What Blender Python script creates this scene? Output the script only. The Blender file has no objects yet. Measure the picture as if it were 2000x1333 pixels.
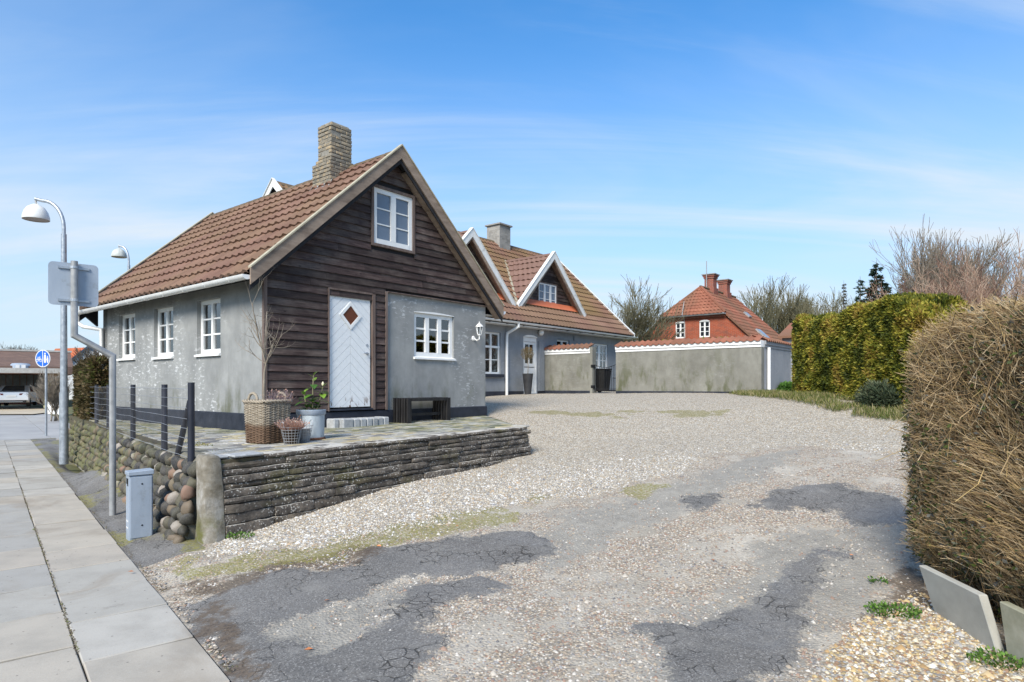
import bpy, bmesh, math, random
import numpy as np
from mathutils import Vector, Matrix

# ------------------------------------------------------------------ camera, sky, sun, exposure
S = bpy.context.scene
COL = S.collection
cam_d = bpy.data.cameras.new("camera"); cam = bpy.data.objects.new("camera", cam_d); COL.objects.link(cam)
cam.location = (0, 0, 1.65); cam.rotation_euler = (math.radians(90), 0, 0)
cam_d.sensor_width = 36; cam_d.lens = 36 * 1231 / 2000; cam_d.shift_y = (753 - 666.5) / 2000
cam_d.clip_start = .05; cam_d.clip_end = 2000
S.camera = cam
S.view_settings.view_transform = 'Standard'; S.view_settings.look = 'None'
S.view_settings.gamma = 1; S.view_settings.use_curve_mapping = False
S.view_settings.exposure = 1.45

SUN_EL = math.radians(40)
SUN_DIR = Vector((-.36, -.93, 0)).normalized()            # horizontal direction towards the sun
W = bpy.data.worlds.new("World"); S.world = W; W.use_nodes = True
def build_world():
    nt = W.node_tree; nt.nodes.clear()
    N = lambda t, **k: mk(nt, t, **k)
    sky = nt.nodes.new('ShaderNodeTexSky'); sky.sky_type = 'NISHITA'; sky.sun_disc = False
    sky.sun_elevation = SUN_EL; sky.sun_rotation = math.atan2(SUN_DIR.x, SUN_DIR.y)
    sky.air_density = 1.0; sky.dust_density = .6; sky.ozone_density = 2.2
    tc = nt.nodes.new('ShaderNodeTexCoord')
    sep = N('ShaderNodeSeparateXYZ', Vector=tc.outputs['Generated'])
    zc = N('ShaderNodeMath', operation='MAXIMUM', i0=sep.outputs['Z'], i1=0.0)
    den = N('ShaderNodeMath', operation='ADD', i0=zc.outputs[0], i1=.22)
    px = N('ShaderNodeMath', operation='DIVIDE', i0=sep.outputs['X'], i1=den.outputs[0])
    py = N('ShaderNodeMath', operation='DIVIDE', i0=sep.outputs['Y'], i1=den.outputs[0])
    cv = N('ShaderNodeCombineXYZ', X=px.outputs[0], Y=py.outputs[0], Z=0.0)
    def streak(rot, sc, scale, lo, hi, det=6, dist=.6, loc=(0, 0, 0)):
        m = N('ShaderNodeMapping', Vector=cv.outputs[0], Rotation=(0, 0, rot), Scale=sc, Location=loc)
        n = N('ShaderNodeTexNoise', Vector=m.outputs[0], Scale=scale, Detail=det, Roughness=.58, Distortion=dist)
        r = N('ShaderNodeMapRange', Value=n.outputs['Fac']); r.inputs[1].default_value = lo; r.inputs[2].default_value = hi
        r.interpolation_type = 'SMOOTHSTEP'
        return r.outputs[0]
    a = streak(.55, (.40, 1.3, 1), .80, .35, .70, loc=(16.73, 9.53, 0))
    b = streak(-.42, (.24, 1.2, 1), 1.25, .44, .80, det=8, dist=1.1, loc=(12.78, 3.01, 0))
    c = streak(.2, (.5, .7, 1), .45, .36, .66, det=3, loc=(12.70, 17.36, 0))
    bc = N('ShaderNodeMath', operation='MULTIPLY', i0=b, i1=.85)
    ac = N('ShaderNodeMath', operation='MULTIPLY', i0=a, i1=c)
    mx = N('ShaderNodeMath', operation='ADD', i0=ac.outputs[0], i1=bc.outputs[0]); mx.use_clamp = True
    fac = N('ShaderNodeMath', operation='MULTIPLY', i0=mx.outputs[0], i1=.92)
    # thin veil that thickens towards the horizon all the way round
    hz = N('ShaderNodeMapRange', Value=sep.outputs['Z']); hz.inputs[1].default_value = -.05; hz.inputs[2].default_value = .56
    hz.inputs[3].default_value = .92; hz.inputs[4].default_value = .03; hz.interpolation_type = 'SMOOTHSTEP'
    tint = N('ShaderNodeMixRGB', blend_type='MULTIPLY', Fac=1.0, Color1=sky.outputs[0], Color2=(.21, .64, .92, 1))
    m1 = N('ShaderNodeMixRGB', Fac=hz.outputs[0], Color1=tint.outputs[0], Color2=(2.6, 3.02, 3.42, 1))
    m2 = N('ShaderNodeMixRGB', Fac=fac.outputs[0], Color1=m1.outputs[0], Color2=(2.9, 3.2, 3.5, 1))
    bg = N('ShaderNodeBackground', Color=m2.outputs[0], Strength=.10)
    out = N('ShaderNodeOutputWorld'); nt.links.new(bg.outputs[0], out.inputs[0])

sun_d = bpy.data.lights.new("sun", 'SUN'); sun = bpy.data.objects.new("sun", sun_d); COL.objects.link(sun)
sun_d.energy = 2.2; sun_d.angle = math.radians(24); sun_d.color = (1, .92, .80)
sv = Vector((SUN_DIR.x * math.cos(SUN_EL), SUN_DIR.y * math.cos(SUN_EL), math.sin(SUN_EL)))
sun.rotation_euler = sv.to_track_quat('Z', 'Y').to_euler()

# ------------------------------------------------------------------ node helpers
def mk(nt, t, **k):
    n = nt.nodes.new(t)
    for key, v in k.items():
        if key in ('operation', 'blend_type', 'feature', 'data_type', 'attribute_name', 'interpolation_type', 'distance', 'noise_dimensions'):
            setattr(n, key, v); continue
        s = n.inputs[int(key[1:])] if (key[0] == 'i' and key[1:].isdigit()) else n.inputs[key]
        if isinstance(v, bpy.types.NodeSocket): nt.links.new(v, s)
        else: s.default_value = v
    return n
build_world()

class Sh:
    """small shader builder"""
    def __init__(self, name):
        self.m = bpy.data.materials.new(name); self.m.use_nodes = True
        self.nt = self.m.node_tree; self.nt.nodes.clear()
        self.out = self.nt.nodes.new('ShaderNodeOutputMaterial')
        self.b = self.nt.nodes.new('ShaderNodeBsdfPrincipled')
        self.nt.links.new(self.b.outputs[0], self.out.inputs[0])
        self._tc = None
    def n(self, t, **k): return mk(self.nt, t, **k)
    def rand(self):
        if not hasattr(self, '_oi'): self._oi = self.n('ShaderNodeObjectInfo')
        return self._oi.outputs['Random']
    def vec(self, kind='Object', scale=(1, 1, 1), rnd=True, rot=(0, 0, 0)):
        if self._tc is None: self._tc = self.nt.nodes.new('ShaderNodeTexCoord')
        v = self.n('ShaderNodeNewGeometry').outputs['Position'] if kind == 'Pos' else self._tc.outputs[kind]
        if rnd:
            r = self.n('ShaderNodeMath', operation='MULTIPLY', i0=self.rand(), i1=53.0)
            v = self.n('ShaderNodeVectorMath', operation='ADD', i0=v, i1=r.outputs[0]).outputs[0]
        return self.n('ShaderNodeMapping', Vector=v, Scale=scale, Rotation=rot).outputs[0]
    def noise(self, v, scale, detail=5, rough=.6, dist=0.0):
        return self.n('ShaderNodeTexNoise', Vector=v, Scale=scale, Detail=detail, Roughness=rough, Distortion=dist).outputs['Fac']
    def vor(self, v, scale, feature='F1', out='Distance', rnd=1.0):
        return self.n('ShaderNodeTexVoronoi', Vector=v, Scale=scale, feature=feature, Randomness=rnd).outputs[out]
    def ramp(self, f, stops, interp='LINEAR'):
        r = self.nt.nodes.new('ShaderNodeValToRGB'); cr = r.color_ramp; cr.interpolation = interp
        while len(cr.elements) < len(stops): cr.elements.new(.5)
        for e, (p, c) in zip(cr.elements, stops):
            e.position = p; e.color = (c, c, c, 1) if isinstance(c, (int, float)) else (*c, 1)
        self.nt.links.new(f, r.inputs[0]); return r.outputs[0]
    def mix(self, f, a, b, mode='MIX'):
        def c(x): return x if isinstance(x, bpy.types.NodeSocket) else (*x, 1)
        return self.n('ShaderNodeMixRGB', blend_type=mode, Fac=f, Color1=c(a), Color2=c(b)).outputs[0]
    def mth(self, op, a, b=0.0, clamp=False):
        n = self.n('ShaderNodeMath', operation=op, i0=a, i1=b); n.use_clamp = clamp; return n.outputs[0]
    def rng(self, v, lo, hi, a=0.0, b=1.0):
        n = self.n('ShaderNodeMapRange', Value=v); 
        for i, x in enumerate((lo, hi, a, b)): n.inputs[i + 1].default_value = x
        n.interpolation_type = 'SMOOTHSTEP'; return n.outputs[0]
    def bump(self, h, strength=.4, dist=.01, prev=None):
        k = dict(Height=h, Strength=strength, Distance=dist)
        if prev is not None: k['Normal'] = prev
        return self.n('ShaderNodeBump', **k).outputs[0]
    def attr(self, name, out='Color'):
        return self.n('ShaderNodeAttribute', attribute_name=name).outputs[out]
    def sep(self, v): return self.n('ShaderNodeSeparateXYZ', Vector=v).outputs
    def done(self, col=None, rough=.8, normal=None, spec=.3, metal=0.0):
        b = self.b
        for k, v in (('Base Color', col), ('Roughness', rough), ('Normal', normal), ('Specular IOR Level', spec), ('Metallic', metal)):
            if v is None: continue
            if isinstance(v, bpy.types.NodeSocket): self.nt.links.new(v, b.inputs[k])
            elif k == 'Base Color': b.inputs[k].default_value = (*v, 1)
            else: b.inputs[k].default_value = v
        return self.m

MT = {}
def simple(name, c0, c1, scale=6, rough=.7, bump=.2, bdist=.004, spec=.3, metal=0.0, stretch=(1, 1, 1), bscale=None, rvar=0.0, detail=6):
    s = Sh(name); v = s.vec(scale=stretch)
    f = s.noise(v, scale, detail)
    col = s.ramp(f, [(.3, c0), (.7, c1)])
    if rvar:
        k = s.mth('ADD', s.mth('MULTIPLY', s.rand(), 2 * rvar), 1 - rvar)
        col = s.mix(1.0, col, s.n('ShaderNodeCombineXYZ', X=k, Y=k, Z=k).outputs[0], 'MULTIPLY')
    h = s.noise(v, bscale or scale * 4, 6)
    r = s.rng(f, .3, .7, rough - .08, rough + .08)
    MT[name] = s.done(col, r, s.bump(h, bump, bdist), spec, metal); return MT[name]

def materials():
    simple('white_paint', (.70, .70, .69), (.80, .80, .79), 5, .45, .15, .002)
    simple('white_gutter', (.72, .72, .71), (.80, .80, .79), 4, .35, .05, .002, spec=.5)
    simple('black_paint', (.010, .011, .016), (.022, .024, .032), 5, .55, .3, .004, spec=.4)
    simple('bench_black', (.006, .006, .007), (.03, .028, .028), 20, .6, .4, .003, stretch=(1, 1, .15), rvar=.3)
    simple('plinth_black', (.012, .015, .024), (.035, .04, .055), 5, .6, .5, .006)
    simple('galvanised', (.30, .33, .37), (.46, .49, .53), 14, .42, .1, .001, metal=.55, spec=.5)
    simple('galv_dull', (.24, .25, .26), (.40, .40, .40), 8, .55, .15, .001, metal=.3, spec=.4)
    simple('sign_back', (.30, .35, .42), (.36, .41, .48), 3, .5, .04, .001, metal=.25)
    simple('cabinet_grey', (.27, .32, .39), (.33, .38, .45), 4, .5, .1, .001, spec=.4)
    for nm_, c0_, c1_ in (('sign_back', (.29, .34, .41), (.37, .42, .49)), ('cabinet_grey', (.26, .31, .38), (.34, .39, .46))):
        s = Sh(nm_); v = s.vec('Object', (1, 1, .25), False); f = s.noise(v, 7, 7, .65); col = s.ramp(f, [(.3, c0_), (.7, c1_)]); sc = s.noise(s.vec('Object', (1, 1, 6), False, (.4, .2, 0)), 22, 4, .7); col = s.mix(s.rng(sc, .68, .74, 0, .5), col, (.55, .58, .62)); gm = s.noise(s.vec('Object', rnd=False), 5, 7, .7); col = s.mix(s.rng(gm, .52, .72, 0, .5), col, (.17, .175, .17)); MT[nm_] = s.done(col, .5, s.bump(f, .1, .001), .4, .1)
    simple('dark_hole', (.004, .004, .005), (.008, .008, .008), 3, .9)
    simple('wood_rake', (.17, .125, .095), (.33, .255, .20), 9, .8, .5, .003, stretch=(.3, 1, 1), rvar=.12)
    simple('wood_cap', (.30, .27, .20), (.46, .42, .32), 7, .85, .4, .003)
    simple('wood_trim', (.09, .06, .05), (.20, .155, .135), 14, .85, .4, .003, stretch=(1, 1, .1))
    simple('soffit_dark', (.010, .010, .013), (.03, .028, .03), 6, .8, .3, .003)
    simple('grey_block', (.27, .28, .29), (.40, .41, .42), 20, .9, .5, .004, rvar=.14)
    simple('slab_concrete', (.30, .295, .265), (.42, .41, .37), 4, .9, .3, .003, bscale=60)
    simple('slab_mossy', (.20, .20, .13), (.40, .38, .30), 5, .9, .3, .003, bscale=60)
    simple('orange_flash', (.50, .13, .06), (.58, .18, .09), 4, .6)
    simple('concrete_cap', (.20, .20, .19), (.34, .33, .31), 10, .9, .4, .004)
    simple('zinc_rust', (.12, .05, .03), (.25, .12, .07), 14, .8, .4, .003)
    simple('bulb_white', (.75, .75, .73), (.8, .8, .78), 2, .3)
    simple('planter_black', (.020, .021, .024), (.045, .046, .05), 4, .6, .1, .002)
    simple('iron_black', (.006, .006, .007), (.014, .014, .016), 6, .5, .2, .001, spec=.4)
    simple('leather_brown', (.115, .040, .022), (.15, .055, .032), 3, .7, .05, .001, spec=.15)
    simple('fence_post', (.006, .007, .012), (.022, .025, .042), 10, .5, .3, .003, spec=.5, stretch=(1, 1, .2))
    simple('wire', (.30, .31, .33), (.44, .45, .47), 5, .4, 0, metal=.5)
    simple('wire_dark', (.10, .10, .11), (.18, .18, .19), 5, .5, 0, metal=.3)
    simple('soil', (.022, .014, .009), (.06, .04, .028), 12, 1, .8, .02)
    simple('twig_grey', (.16, .13, .10), (.30, .26, .21), 10, .9, .4, .003)
    simple('bark', (.06, .05, .04), (.15, .13, .10), 6, .95, .5, .02)
    simple('bark_moss', (.11, .105, .055), (.20, .18, .12), 3, .95, .5, .02)
    simple('tree_dark', (.050, .040, .036), (.10, .085, .075), 3, .95, .2, .01)
    simple('plate_white', (.6, .6, .6), (.66, .66, .66), 3, .4)
    simple('rubber', (.008, .008, .008), (.02, .02, .02), 6, .8)
    simple('blue_sign', (.005, .10, .50), (.008, .125, .56), 2, .4, 0, spec=.5)
    simple('lamp_white', (.62, .63, .62), (.74, .74, .73), 3, .35, .05, .001, spec=.5)
    simple('lamp_dirty', (.36, .38, .36), (.58, .60, .58), 12, .6, .1, .001)
    simple('diffuser', (.30, .26, .24), (.38, .34, .31), 3, .4, 0, spec=.5)
    simple('blue_trim', (.03, .055, .09), (.045, .07, .11), 3, .5)
    simple('orange_roof', (.52, .17, .085), (.64, .24, .125), 3, .8, .3, .01)
    simple('white_wall', (.66, .68, .70), (.76, .78, .80), 3, .9, .2, .004)
    simple('fence_yellow', (.26, .24, .10), (.42, .40, .22), 6, .9, .3, .003, rvar=.15)
    simple('carport_sheet', (.16, .155, .15), (.26, .25, .245), 4, .8, .2, .004, rvar=.15)
    simple('fascia_grey', (.34, .33, .31), (.46, .45, .43), 5, .8, .2, .004)
    simple('asphalt_far', (.26, .255, .255), (.36, .355, .35), .6, .9, .3, .004, bscale=40)
    simple('paving_buff', (.36, .30, .22), (.48, .41, .31), 1.2, .9, .3, .004, bscale=12)
    simple('interior', (.10, .085, .07), (.16, .13, .11), 2, .9)
    simple('curtain', (.50, .47, .43), (.62, .59, .55), 3, .9, .4, .01, stretch=(6, 6, .3))
    simple('blind_blue', (.15, .20, .29), (.18, .235, .33), 1, .5)
    simple('blind_brown', (.26, .16, .08), (.34, .22, .12), 2, .8)
    simple('blue_cup', (.01, .02, .30), (.015, .03, .36), 2, .4)
    simple('flower_bud', (.62, .58, .38), (.72, .66, .46), 9, .7)
    simple('dry_heather', (.30, .15, .11), (.46, .27, .20), 30, .95)
    simple('dry_lavender', (.16, .12, .14), (.30, .24, .26), 30, .95)
    simple('leaf_litter', (.42, .13, .05), (.55, .24, .10), 12, .8, rvar=.3)
    simple('mortar', (.10, .095, .075), (.24, .225, .18), 5, .95, .7, .02, bscale=14)
    simple('chimney_mortar', (.17, .16, .14), (.30, .285, .25), 8, .95, .6, .01)
    simple('ridge_brown', (.075, .055, .032), (.16, .115, .07), 5, .85, .3, .004)

    s = Sh('car_paint'); MT['car_paint'] = s.done((.62, .64, .67), .25, None, .6, .15)
    s = Sh('tail_red'); MT['tail_red'] = s.done((.10, .008, .012), .2, None, .6)
    s = Sh('chrome'); MT['chrome'] = s.done((.6, .6, .62), .25, None, .5, .9)
    # glass: clear pane, reflective
    s = Sh('glass'); nt = s.nt
    tr = s.n('ShaderNodeBsdfTransparent', Color=(.78, .82, .85, 1)); gl = s.n('ShaderNodeBsdfGlossy', Color=(1, 1, 1, 1), Roughness=.02)
    fr = s.n('ShaderNodeFresnel', IOR=1.6)
    f2 = s.mth('ADD', s.mth('MULTIPLY', fr.outputs[0], 1.2), .07, True)
    mx = s.n('ShaderNodeMixShader', i0=f2, i1=tr.outputs[0], i2=gl.outputs[0]); nt.links.new(mx.outputs[0], s.out.inputs[0]); MT['glass'] = s.m
    s = Sh('glass_dark'); MT['glass_dark'] = s.done((.018, .022, .028), .06, None, .8)
    s = Sh('glass_pale'); v = s.vec(); MT['glass_pale'] = s.done(s.ramp(s.noise(v, 1.5), [(.3, (.10, .13, .18)), (.7, (.15, .19, .25))]), .10, None, .6)

    # grey cement wash over brick, worn through to white patches, algae low down
    def plaster(name, base0, base1, white, algae, lo=1.2, hi=2.0, brick=True):
        s = Sh(name); v = s.vec('Object', rnd=False)
        f = s.noise(v, 1.6, 8, .62); col = s.ramp(f, [(.28, base0), (.72, base1)])
        f2 = s.noise(s.vec('Object', (1, 1, .5), False), 4.5, 6, .6)
        col = s.mix(s.rng(f2, .42, .72, 0, .5), col, base0)
        # flaking lime
        fl = s.noise(s.vec('Object', (1.0, 1.0, 3.0), False), 6.5, 9, .70, .25)
        zone = s.noise(v, .75, 3, .5)
        amt = s.mth('MULTIPLY', s.rng(fl, .53, .64), s.rng(zone, .47, .61))
        col = s.mix(s.mth('MULTIPLY', amt, white), col, (.58, .59, .60))
        z = s.sep(v)[2]
        al = s.noise(s.vec('Object', (2.2, 2.2, .8), False), 1.4, 7, .65)
        am = s.mth('MULTIPLY', s.rng(al, .48, .68), s.rng(z, hi, lo))
        col = s.mix(s.mth('MULTIPLY', am, algae), col, (.085, .090, .045))
        rust = s.noise(s.vec('Object', (5, 5, .5), False), 1.2, 5, .6)
        col = s.mix(s.mth('MULTIPLY', s.rng(rust, .58, .75), .35), col, (.13, .13, .12))
        hb = s.noise(v, 55, 8, .7); hm = s.noise(v, 7, 5, .6)
        nrm = s.bump(hm, .5, .012); nrm = s.bump(hb, .45, .004, nrm); nrm = s.bump(amt, .3, .004, nrm)
        MT[name] = s.done(col, .93, nrm, .2)
    plaster('plaster', (.20, .205, .205), (.33, .335, .33), .9, .75)
    plaster('plaster_main', (.20, .215, .235), (.28, .295, .315), .15, .25, 1.3, 2.0)
    plaster('plaster_mossy', (.15, .145, .125), (.255, .25, .22), .10, .9, 1.3, 3.3)
    plaster('plaster_side', (.24, .25, .27), (.31, .32, .335), .1, .3, 1.3, 2.0)

    # stained, weathered clapboard
    s = Sh('board'); v = s.vec('Object', (.5, .5, 9)); vb = s.vec('Object', (1, 1, 1.4))
    g = s.noise(v, 7, 8, .65, .5); b1 = s.noise(vb, 1.7, 5, .6)
    col = s.ramp(g, [(.30, (.024, .014, .013)), (.55, (.070, .045, .041)), (.78, (.14, .10, .088))])
    col = s.mix(s.rng(b1, .42, .68, 0, .8), col, s.ramp(g, [(.3, (.075, .056, .050)), (.75, (.22, .175, .150))]))
    k = s.mth('ADD', s.mth('MULTIPLY', s.rand(), .65), .48)
    col = s.mix(1.0, col, s.n('ShaderNodeCombineXYZ', X=k, Y=k, Z=k).outputs[0], 'MULTIPLY')
    kn = s.vor(s.vec('Object', (1.1, 1.1, 3.4)), 2.2); col = s.mix(s.rng(kn, .09, .04), col, (.012, .008, .008))
    MT['board'] = s.done(col, .78, s.bump(g, .6, .004), .3)

    # roof tile: granulated steel panel tile, lichen and bleached algae film
    def tile(name, reds, ochre, oam):
        s = Sh(name); v = s.vec('Pos', rnd=False)
        f = s.noise(v, 1.1, 6, .6); gr = s.noise(v, 90, 4, .7)
        col = s.ramp(f, [(.3, reds[0]), (.7, reds[1])])
        o = s.noise(s.vec('Pos', (1, 1, .6), False), .55, 4, .55)
        col = s.mix(s.mth('MULTIPLY', s.rng(o, .36, .62), oam), col, ochre)
        sp = s.noise(s.vec('Pos', rnd=False), 9, 3, .6); col = s.mix(s.rng(sp, .76, .79, 0, .8), col, (.42, .36, .26))
        k = s.mth('ADD', s.mth('MULTIPLY', s.rand(), .24), .88)
        col = s.mix(1.0, col, s.n('ShaderNodeCombineXYZ', X=k, Y=k, Z=k).outputs[0], 'MULTIPLY')
        col = s.mix(s.rng(gr, .35, .7, .25, 0), col, (.05, .03, .022))
        MT[name] = s.done(col, .85, s.bump(gr, .35, .002), .25)
    tile('tile_brown', ((.165, .090, .066), (.240, .140, .103)), (.205, .138, .078), .55)
    tile('tile_ochre', ((.175, .090, .062), (.240, .132, .088)), (.208, .138, .060), .85)
    tile('tile_new', ((.185, .105, .085), (.235, .138, .112)), (.21, .14, .095), .2)
    tile('tile_red', ((.24, .085, .052), (.36, .140, .085)), (.18, .10, .062), .85)

    # chimney brick with flaking render
    s = Sh('brick_buff'); v = s.vec(); f = s.noise(v, 9, 7, .65)
    col = s.ramp(f, [(.3, (.13, .12, .10)), (.50, (.225, .20, .16)), (.60, (.38, .29, .18)), (.8, (.47, .39, .27))])
    col = s.mix(s.rng(s.rand(), .35, .9, 0, .7), col, (.21, .195, .165))
    MT['brick_buff'] = s.done(col, .95, s.bump(s.noise(v, 30, 6), .7, .008), .2)
    # brickwork too far off for separate bricks
    def brick(name, c1, c2, mo, sx=.24, sz=.075, stain=(.1, .06, .05)):
        s = Sh(name); v = s.vec('Object', rnd=False)
        p = s.sep(v); xy = s.mth('ADD', p[0], p[1])
        cv = s.n('ShaderNodeCombineXYZ', X=xy, Y=p[2], Z=0.0).outputs[0]
        br = s.n('ShaderNodeTexBrick', Vector=cv, Color1=(*c1, 1), Color2=(*c2, 1), Mortar=(*mo, 1), Scale=1.0)
        br.inputs['Mortar Size'].default_value = .008; br.inputs['Brick Width'].default_value = sx; br.inputs['Row Height'].default_value = sz
        col = s.mix(s.rng(s.noise(v, 2.2, 6), .45, .75, 0, .6), br.outputs['Color'], stain)
        MT[name] = s.done(col, .9, s.bump(br.outputs['Fac'], .5, .006), .2)
    brick('brick_red', (.36, .075, .032), (.28, .055, .026), (.24, .15, .11))
    brick('brick_red_old', (.30, .075, .042), (.22, .065, .045), (.25, .2, .17))
    brick('brick_grey', (.34, .32, .29), (.25, .235, .215), (.30, .29, .27), .23, .072, (.12, .11, .10))
    brick('brick_tan', (.44, .29, .19), (.36, .22, .14), (.45, .38, .30), .24, .08, (.3, .2, .14))
    brick('roof_old', (.16, .105, .085), (.125, .085, .072), (.09, .065, .055), .3, .3, (.2, .13, .1))

    # dry-stacked concrete slabs: black algae, lichen dots, moss at the foot
    s = Sh('stack_slab'); v = s.vec(); vp = s.vec('Pos', rnd=False)
    f = s.noise(v, 6, 8, .7)
    col = s.ramp(f, [(.3, (.036, .032, .029)), (.5, (.098, .085, .074)), (.72, (.225, .19, .155))])
    col = s.mix(s.rng(s.rand(), .45, 1.0, 0, .6), col, s.ramp(f, [(.3, (.04, .034, .028)), (.7, (.20, .16, .115))]))
    mz = s.noise(vp, 2.4, 5, .6)
    col = s.mix(s.mth('MULTIPLY', s.rng(mz, .54, .70), .6), col, (.115, .105, .045))
    li = s.vor(vp, 34); lz = s.noise(vp, 4, 5, .65)
    lm = s.mth('MULTIPLY', s.rng(li, .34, .20), s.rng(lz, .36, .58))
    l2 = s.vor(vp, 20); lm2 = s.mth('MULTIPLY', s.rng(l2, .24, .13), s.rng(s.noise(vp, 3, 3), .5, .6))
    lm = s.mth('MAXIMUM', lm, lm2)
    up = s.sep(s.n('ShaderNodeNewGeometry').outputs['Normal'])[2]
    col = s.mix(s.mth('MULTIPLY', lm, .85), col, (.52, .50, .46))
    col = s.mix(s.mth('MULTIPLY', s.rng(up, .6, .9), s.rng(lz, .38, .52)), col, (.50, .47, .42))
    MT['stack_slab'] = s.done(col, .95, s.bump(s.noise(vp, 26, 8, .7), .9, .018), .2)

    # field stones
    s = Sh('boulder'); v = s.vec(); r = s.rand()
    base = s.ramp(r, [(0, (.048, .044, .038)), (.16, (.085, .075, .058)), (.30, (.030, .030, .032)), (.44, (.150, .115, .082)), (.56, (.055, .052, .05)),
                      (.70, (.22, .135, .10)), (.76, (.095, .088, .060)), (.88, (.30, .265, .235)), (.95, (.07, .062, .055))], 'CONSTANT')
    f = s.noise(v, 5, 7, .65); col = s.mix(s.rng(f, .42, .75, 0, .45), base, (.17, .155, .125))
    gg = s.noise(v, 26, 5, .7); col = s.mix(s.rng(gg, .58, .74, 0, .4), col, (.26, .25, .23))
    vp = s.vec('Pos', rnd=False); mo = s.noise(vp, 3, 6, .6)
    a_ = s.sep(s.vec('Pos', rnd=False))[1]
    mm = s.mth('MULTIPLY', s.rng(mo, .46, .62), s.rng(a_, 6.5, 11.0, .12, .85))
    col = s.mix(mm, col, (.135, .135, .055))
    MT['boulder'] = s.done(col, .72, s.bump(gg, .4, .006), .35)
    s = Sh('boulder_far'); v = s.vec('Pos', rnd=False); vc = s.sep(s.vor(v, 7, out='Color'))[0]
    col = s.ramp(vc, [(0, (.055, .05, .042)), (.2, (.10, .09, .07)), (.36, (.04, .04, .04)), (.5, (.14, .11, .08)), (.66, (.075, .075, .05)), (.8, (.17, .13, .10)), (.88, (.11, .11, .06))], 'CONSTANT')
    col = s.mix(s.rng(s.noise(v, 3, 6), .42, .62, .1, .7), col, (.135, .135, .055)); MT['boulder_far'] = s.done(col, .8, s.bump(s.noise(v, 26), .4, .006), .3)
    # rendered pillar
    s = Sh('pillar'); v = s.vec('Pos', rnd=False); z = s.sep(v)[2]
    f = s.noise(v, 4.5, 8, .68); col = s.ramp(f, [(.3, (.10, .085, .06)), (.5, (.21, .19, .155)), (.68, (.36, .345, .32))])
    mo = s.noise(v, 5, 6, .6); col = s.mix(s.mth('MULTIPLY', s.rng(mo, .40, .6), s.rng(z, .45, .05)), col, (.11, .115, .028))
    MT['pillar'] = s.done(col, .95, s.bump(s.noise(v, 22, 8, .7), .8, .015), .2)

    # pavers: mixed tumbled concrete setts
    s = Sh('paver'); v = s.vec(); r = s.rand()
    base = s.ramp(r, [(0, (.33, .315, .28)), (.20, (.40, .345, .225)), (.36, (.21, .20, .19)), (.52, (.36, .35, .325)), (.66, (.16, .155, .16)), (.78, (.46, .44, .41)), (.9, (.36, .30, .19))], 'CONSTANT')
    f = s.noise(v, 14, 6, .65); col = s.mix(s.rng(f, .35, .75, 0, .45), base, (.16, .15, .11))
    MT['paver'] = s.done(col, .9, s.bump(s.noise(v, 50, 5), .4, .003), .25)
    s = Sh('paver_field'); v = s.vec('Pos', rnd=False)
    vc = s.vor(v, 6.0, out='Color'); base = s.ramp(s.sep(vc)[0], [(0, (.30, .29, .24)), (.3, (.36, .32, .21)), (.5, (.20, .20, .17)), (.7, (.38, .37, .33)), (.9, (.15, .15, .14))], 'CONSTANT')
    col = s.mix(s.rng(s.noise(v, 2.3, 6), .45, .65, 0, .7), base, (.12, .13, .05))
    MT['paver_field'] = s.done(col, .95, s.bump(s.noise(v, 30), .5, .01), .2)

    # sidewalk slabs
    s = Sh('sidewalk_slab'); v = s.vec(); r = s.rand(); vp = s.vec('Pos', rnd=False)
    base = s.ramp(r, [(0, (.36, .34, .305)), (.25, (.40, .36, .305)), (.5, (.33, .315, .29)), (.75, (.38, .34, .29)), (.9, (.41, .385, .345))], 'CONSTANT')
    f = s.noise(vp, 2.6, 7, .6); col = s.mix(s.rng(f, .38, .72, 0, .45), base, (.235, .22, .195))
    ag = s.noise(vp, 120, 3, .7); col = s.mix(s.rng(ag, .58, .72, 0, .40), col, (.15, .14, .13)); col = s.mix(s.rng(ag, .42, .28, 0, .35), col, (.52, .51, .49))
    sp = s.vor(s.vec('Pos', (1, 1, 1), False), 11); col = s.mix(s.rng(sp, .10, .05, 0, .7), col, (.09, .08, .075))
    st = s.noise(vp, .9, 5, .6, 1.0); col = s.mix(s.rng(st, .50, .70, 0, .6), col, (.25, .21, .165)); dk = s.noise(vp, 4.2, 7, .7); col = s.mix(s.rng(dk, .60, .74, 0, .55), col, (.17, .155, .135))
    h = s.noise(vp, 70, 6, .7)
    MT['sidewalk_slab'] = s.done(col, .88, s.bump(h, .35, .004), .3)
    s = Sh('joint_sand'); v = s.vec('Pos', rnd=False); f = s.noise(v, 9, 6)
    MT['joint_sand'] = s.done(s.ramp(f, [(.3, (.045, .038, .026)), (.5, (.09, .075, .05)), (.68, (.08, .095, .03))]), 1, s.bump(s.noise(v, 60), .6, .01))

    # driveway: asphalt remains, loose gravel, grit, moss (masks stored on the mesh)
    s = Sh('driveway'); vp = s.vec('Pos', rnd=False)
    mk1 = s.n('ShaderNodeSeparateColor', Color=s.attr('mask1')).outputs; mk2 = s.n('ShaderNodeSeparateColor', Color=s.attr('mask2')).outputs
    n1 = s.noise(vp, 7, 8, .7); n2 = s.noise(vp, 1.3, 6, .6); n3 = s.noise(vp, 34, 5, .7)
    def edge(m, w=.5):
        j = s.mth('ADD', m, s.mth('MULTIPLY', s.mth('SUBTRACT', n1, .5), w)); j = s.mth('ADD', j, s.mth('MULTIPLY', s.mth('SUBTRACT', n3, .5), .45))
        return s.rng(j, .40, .60)
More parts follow.
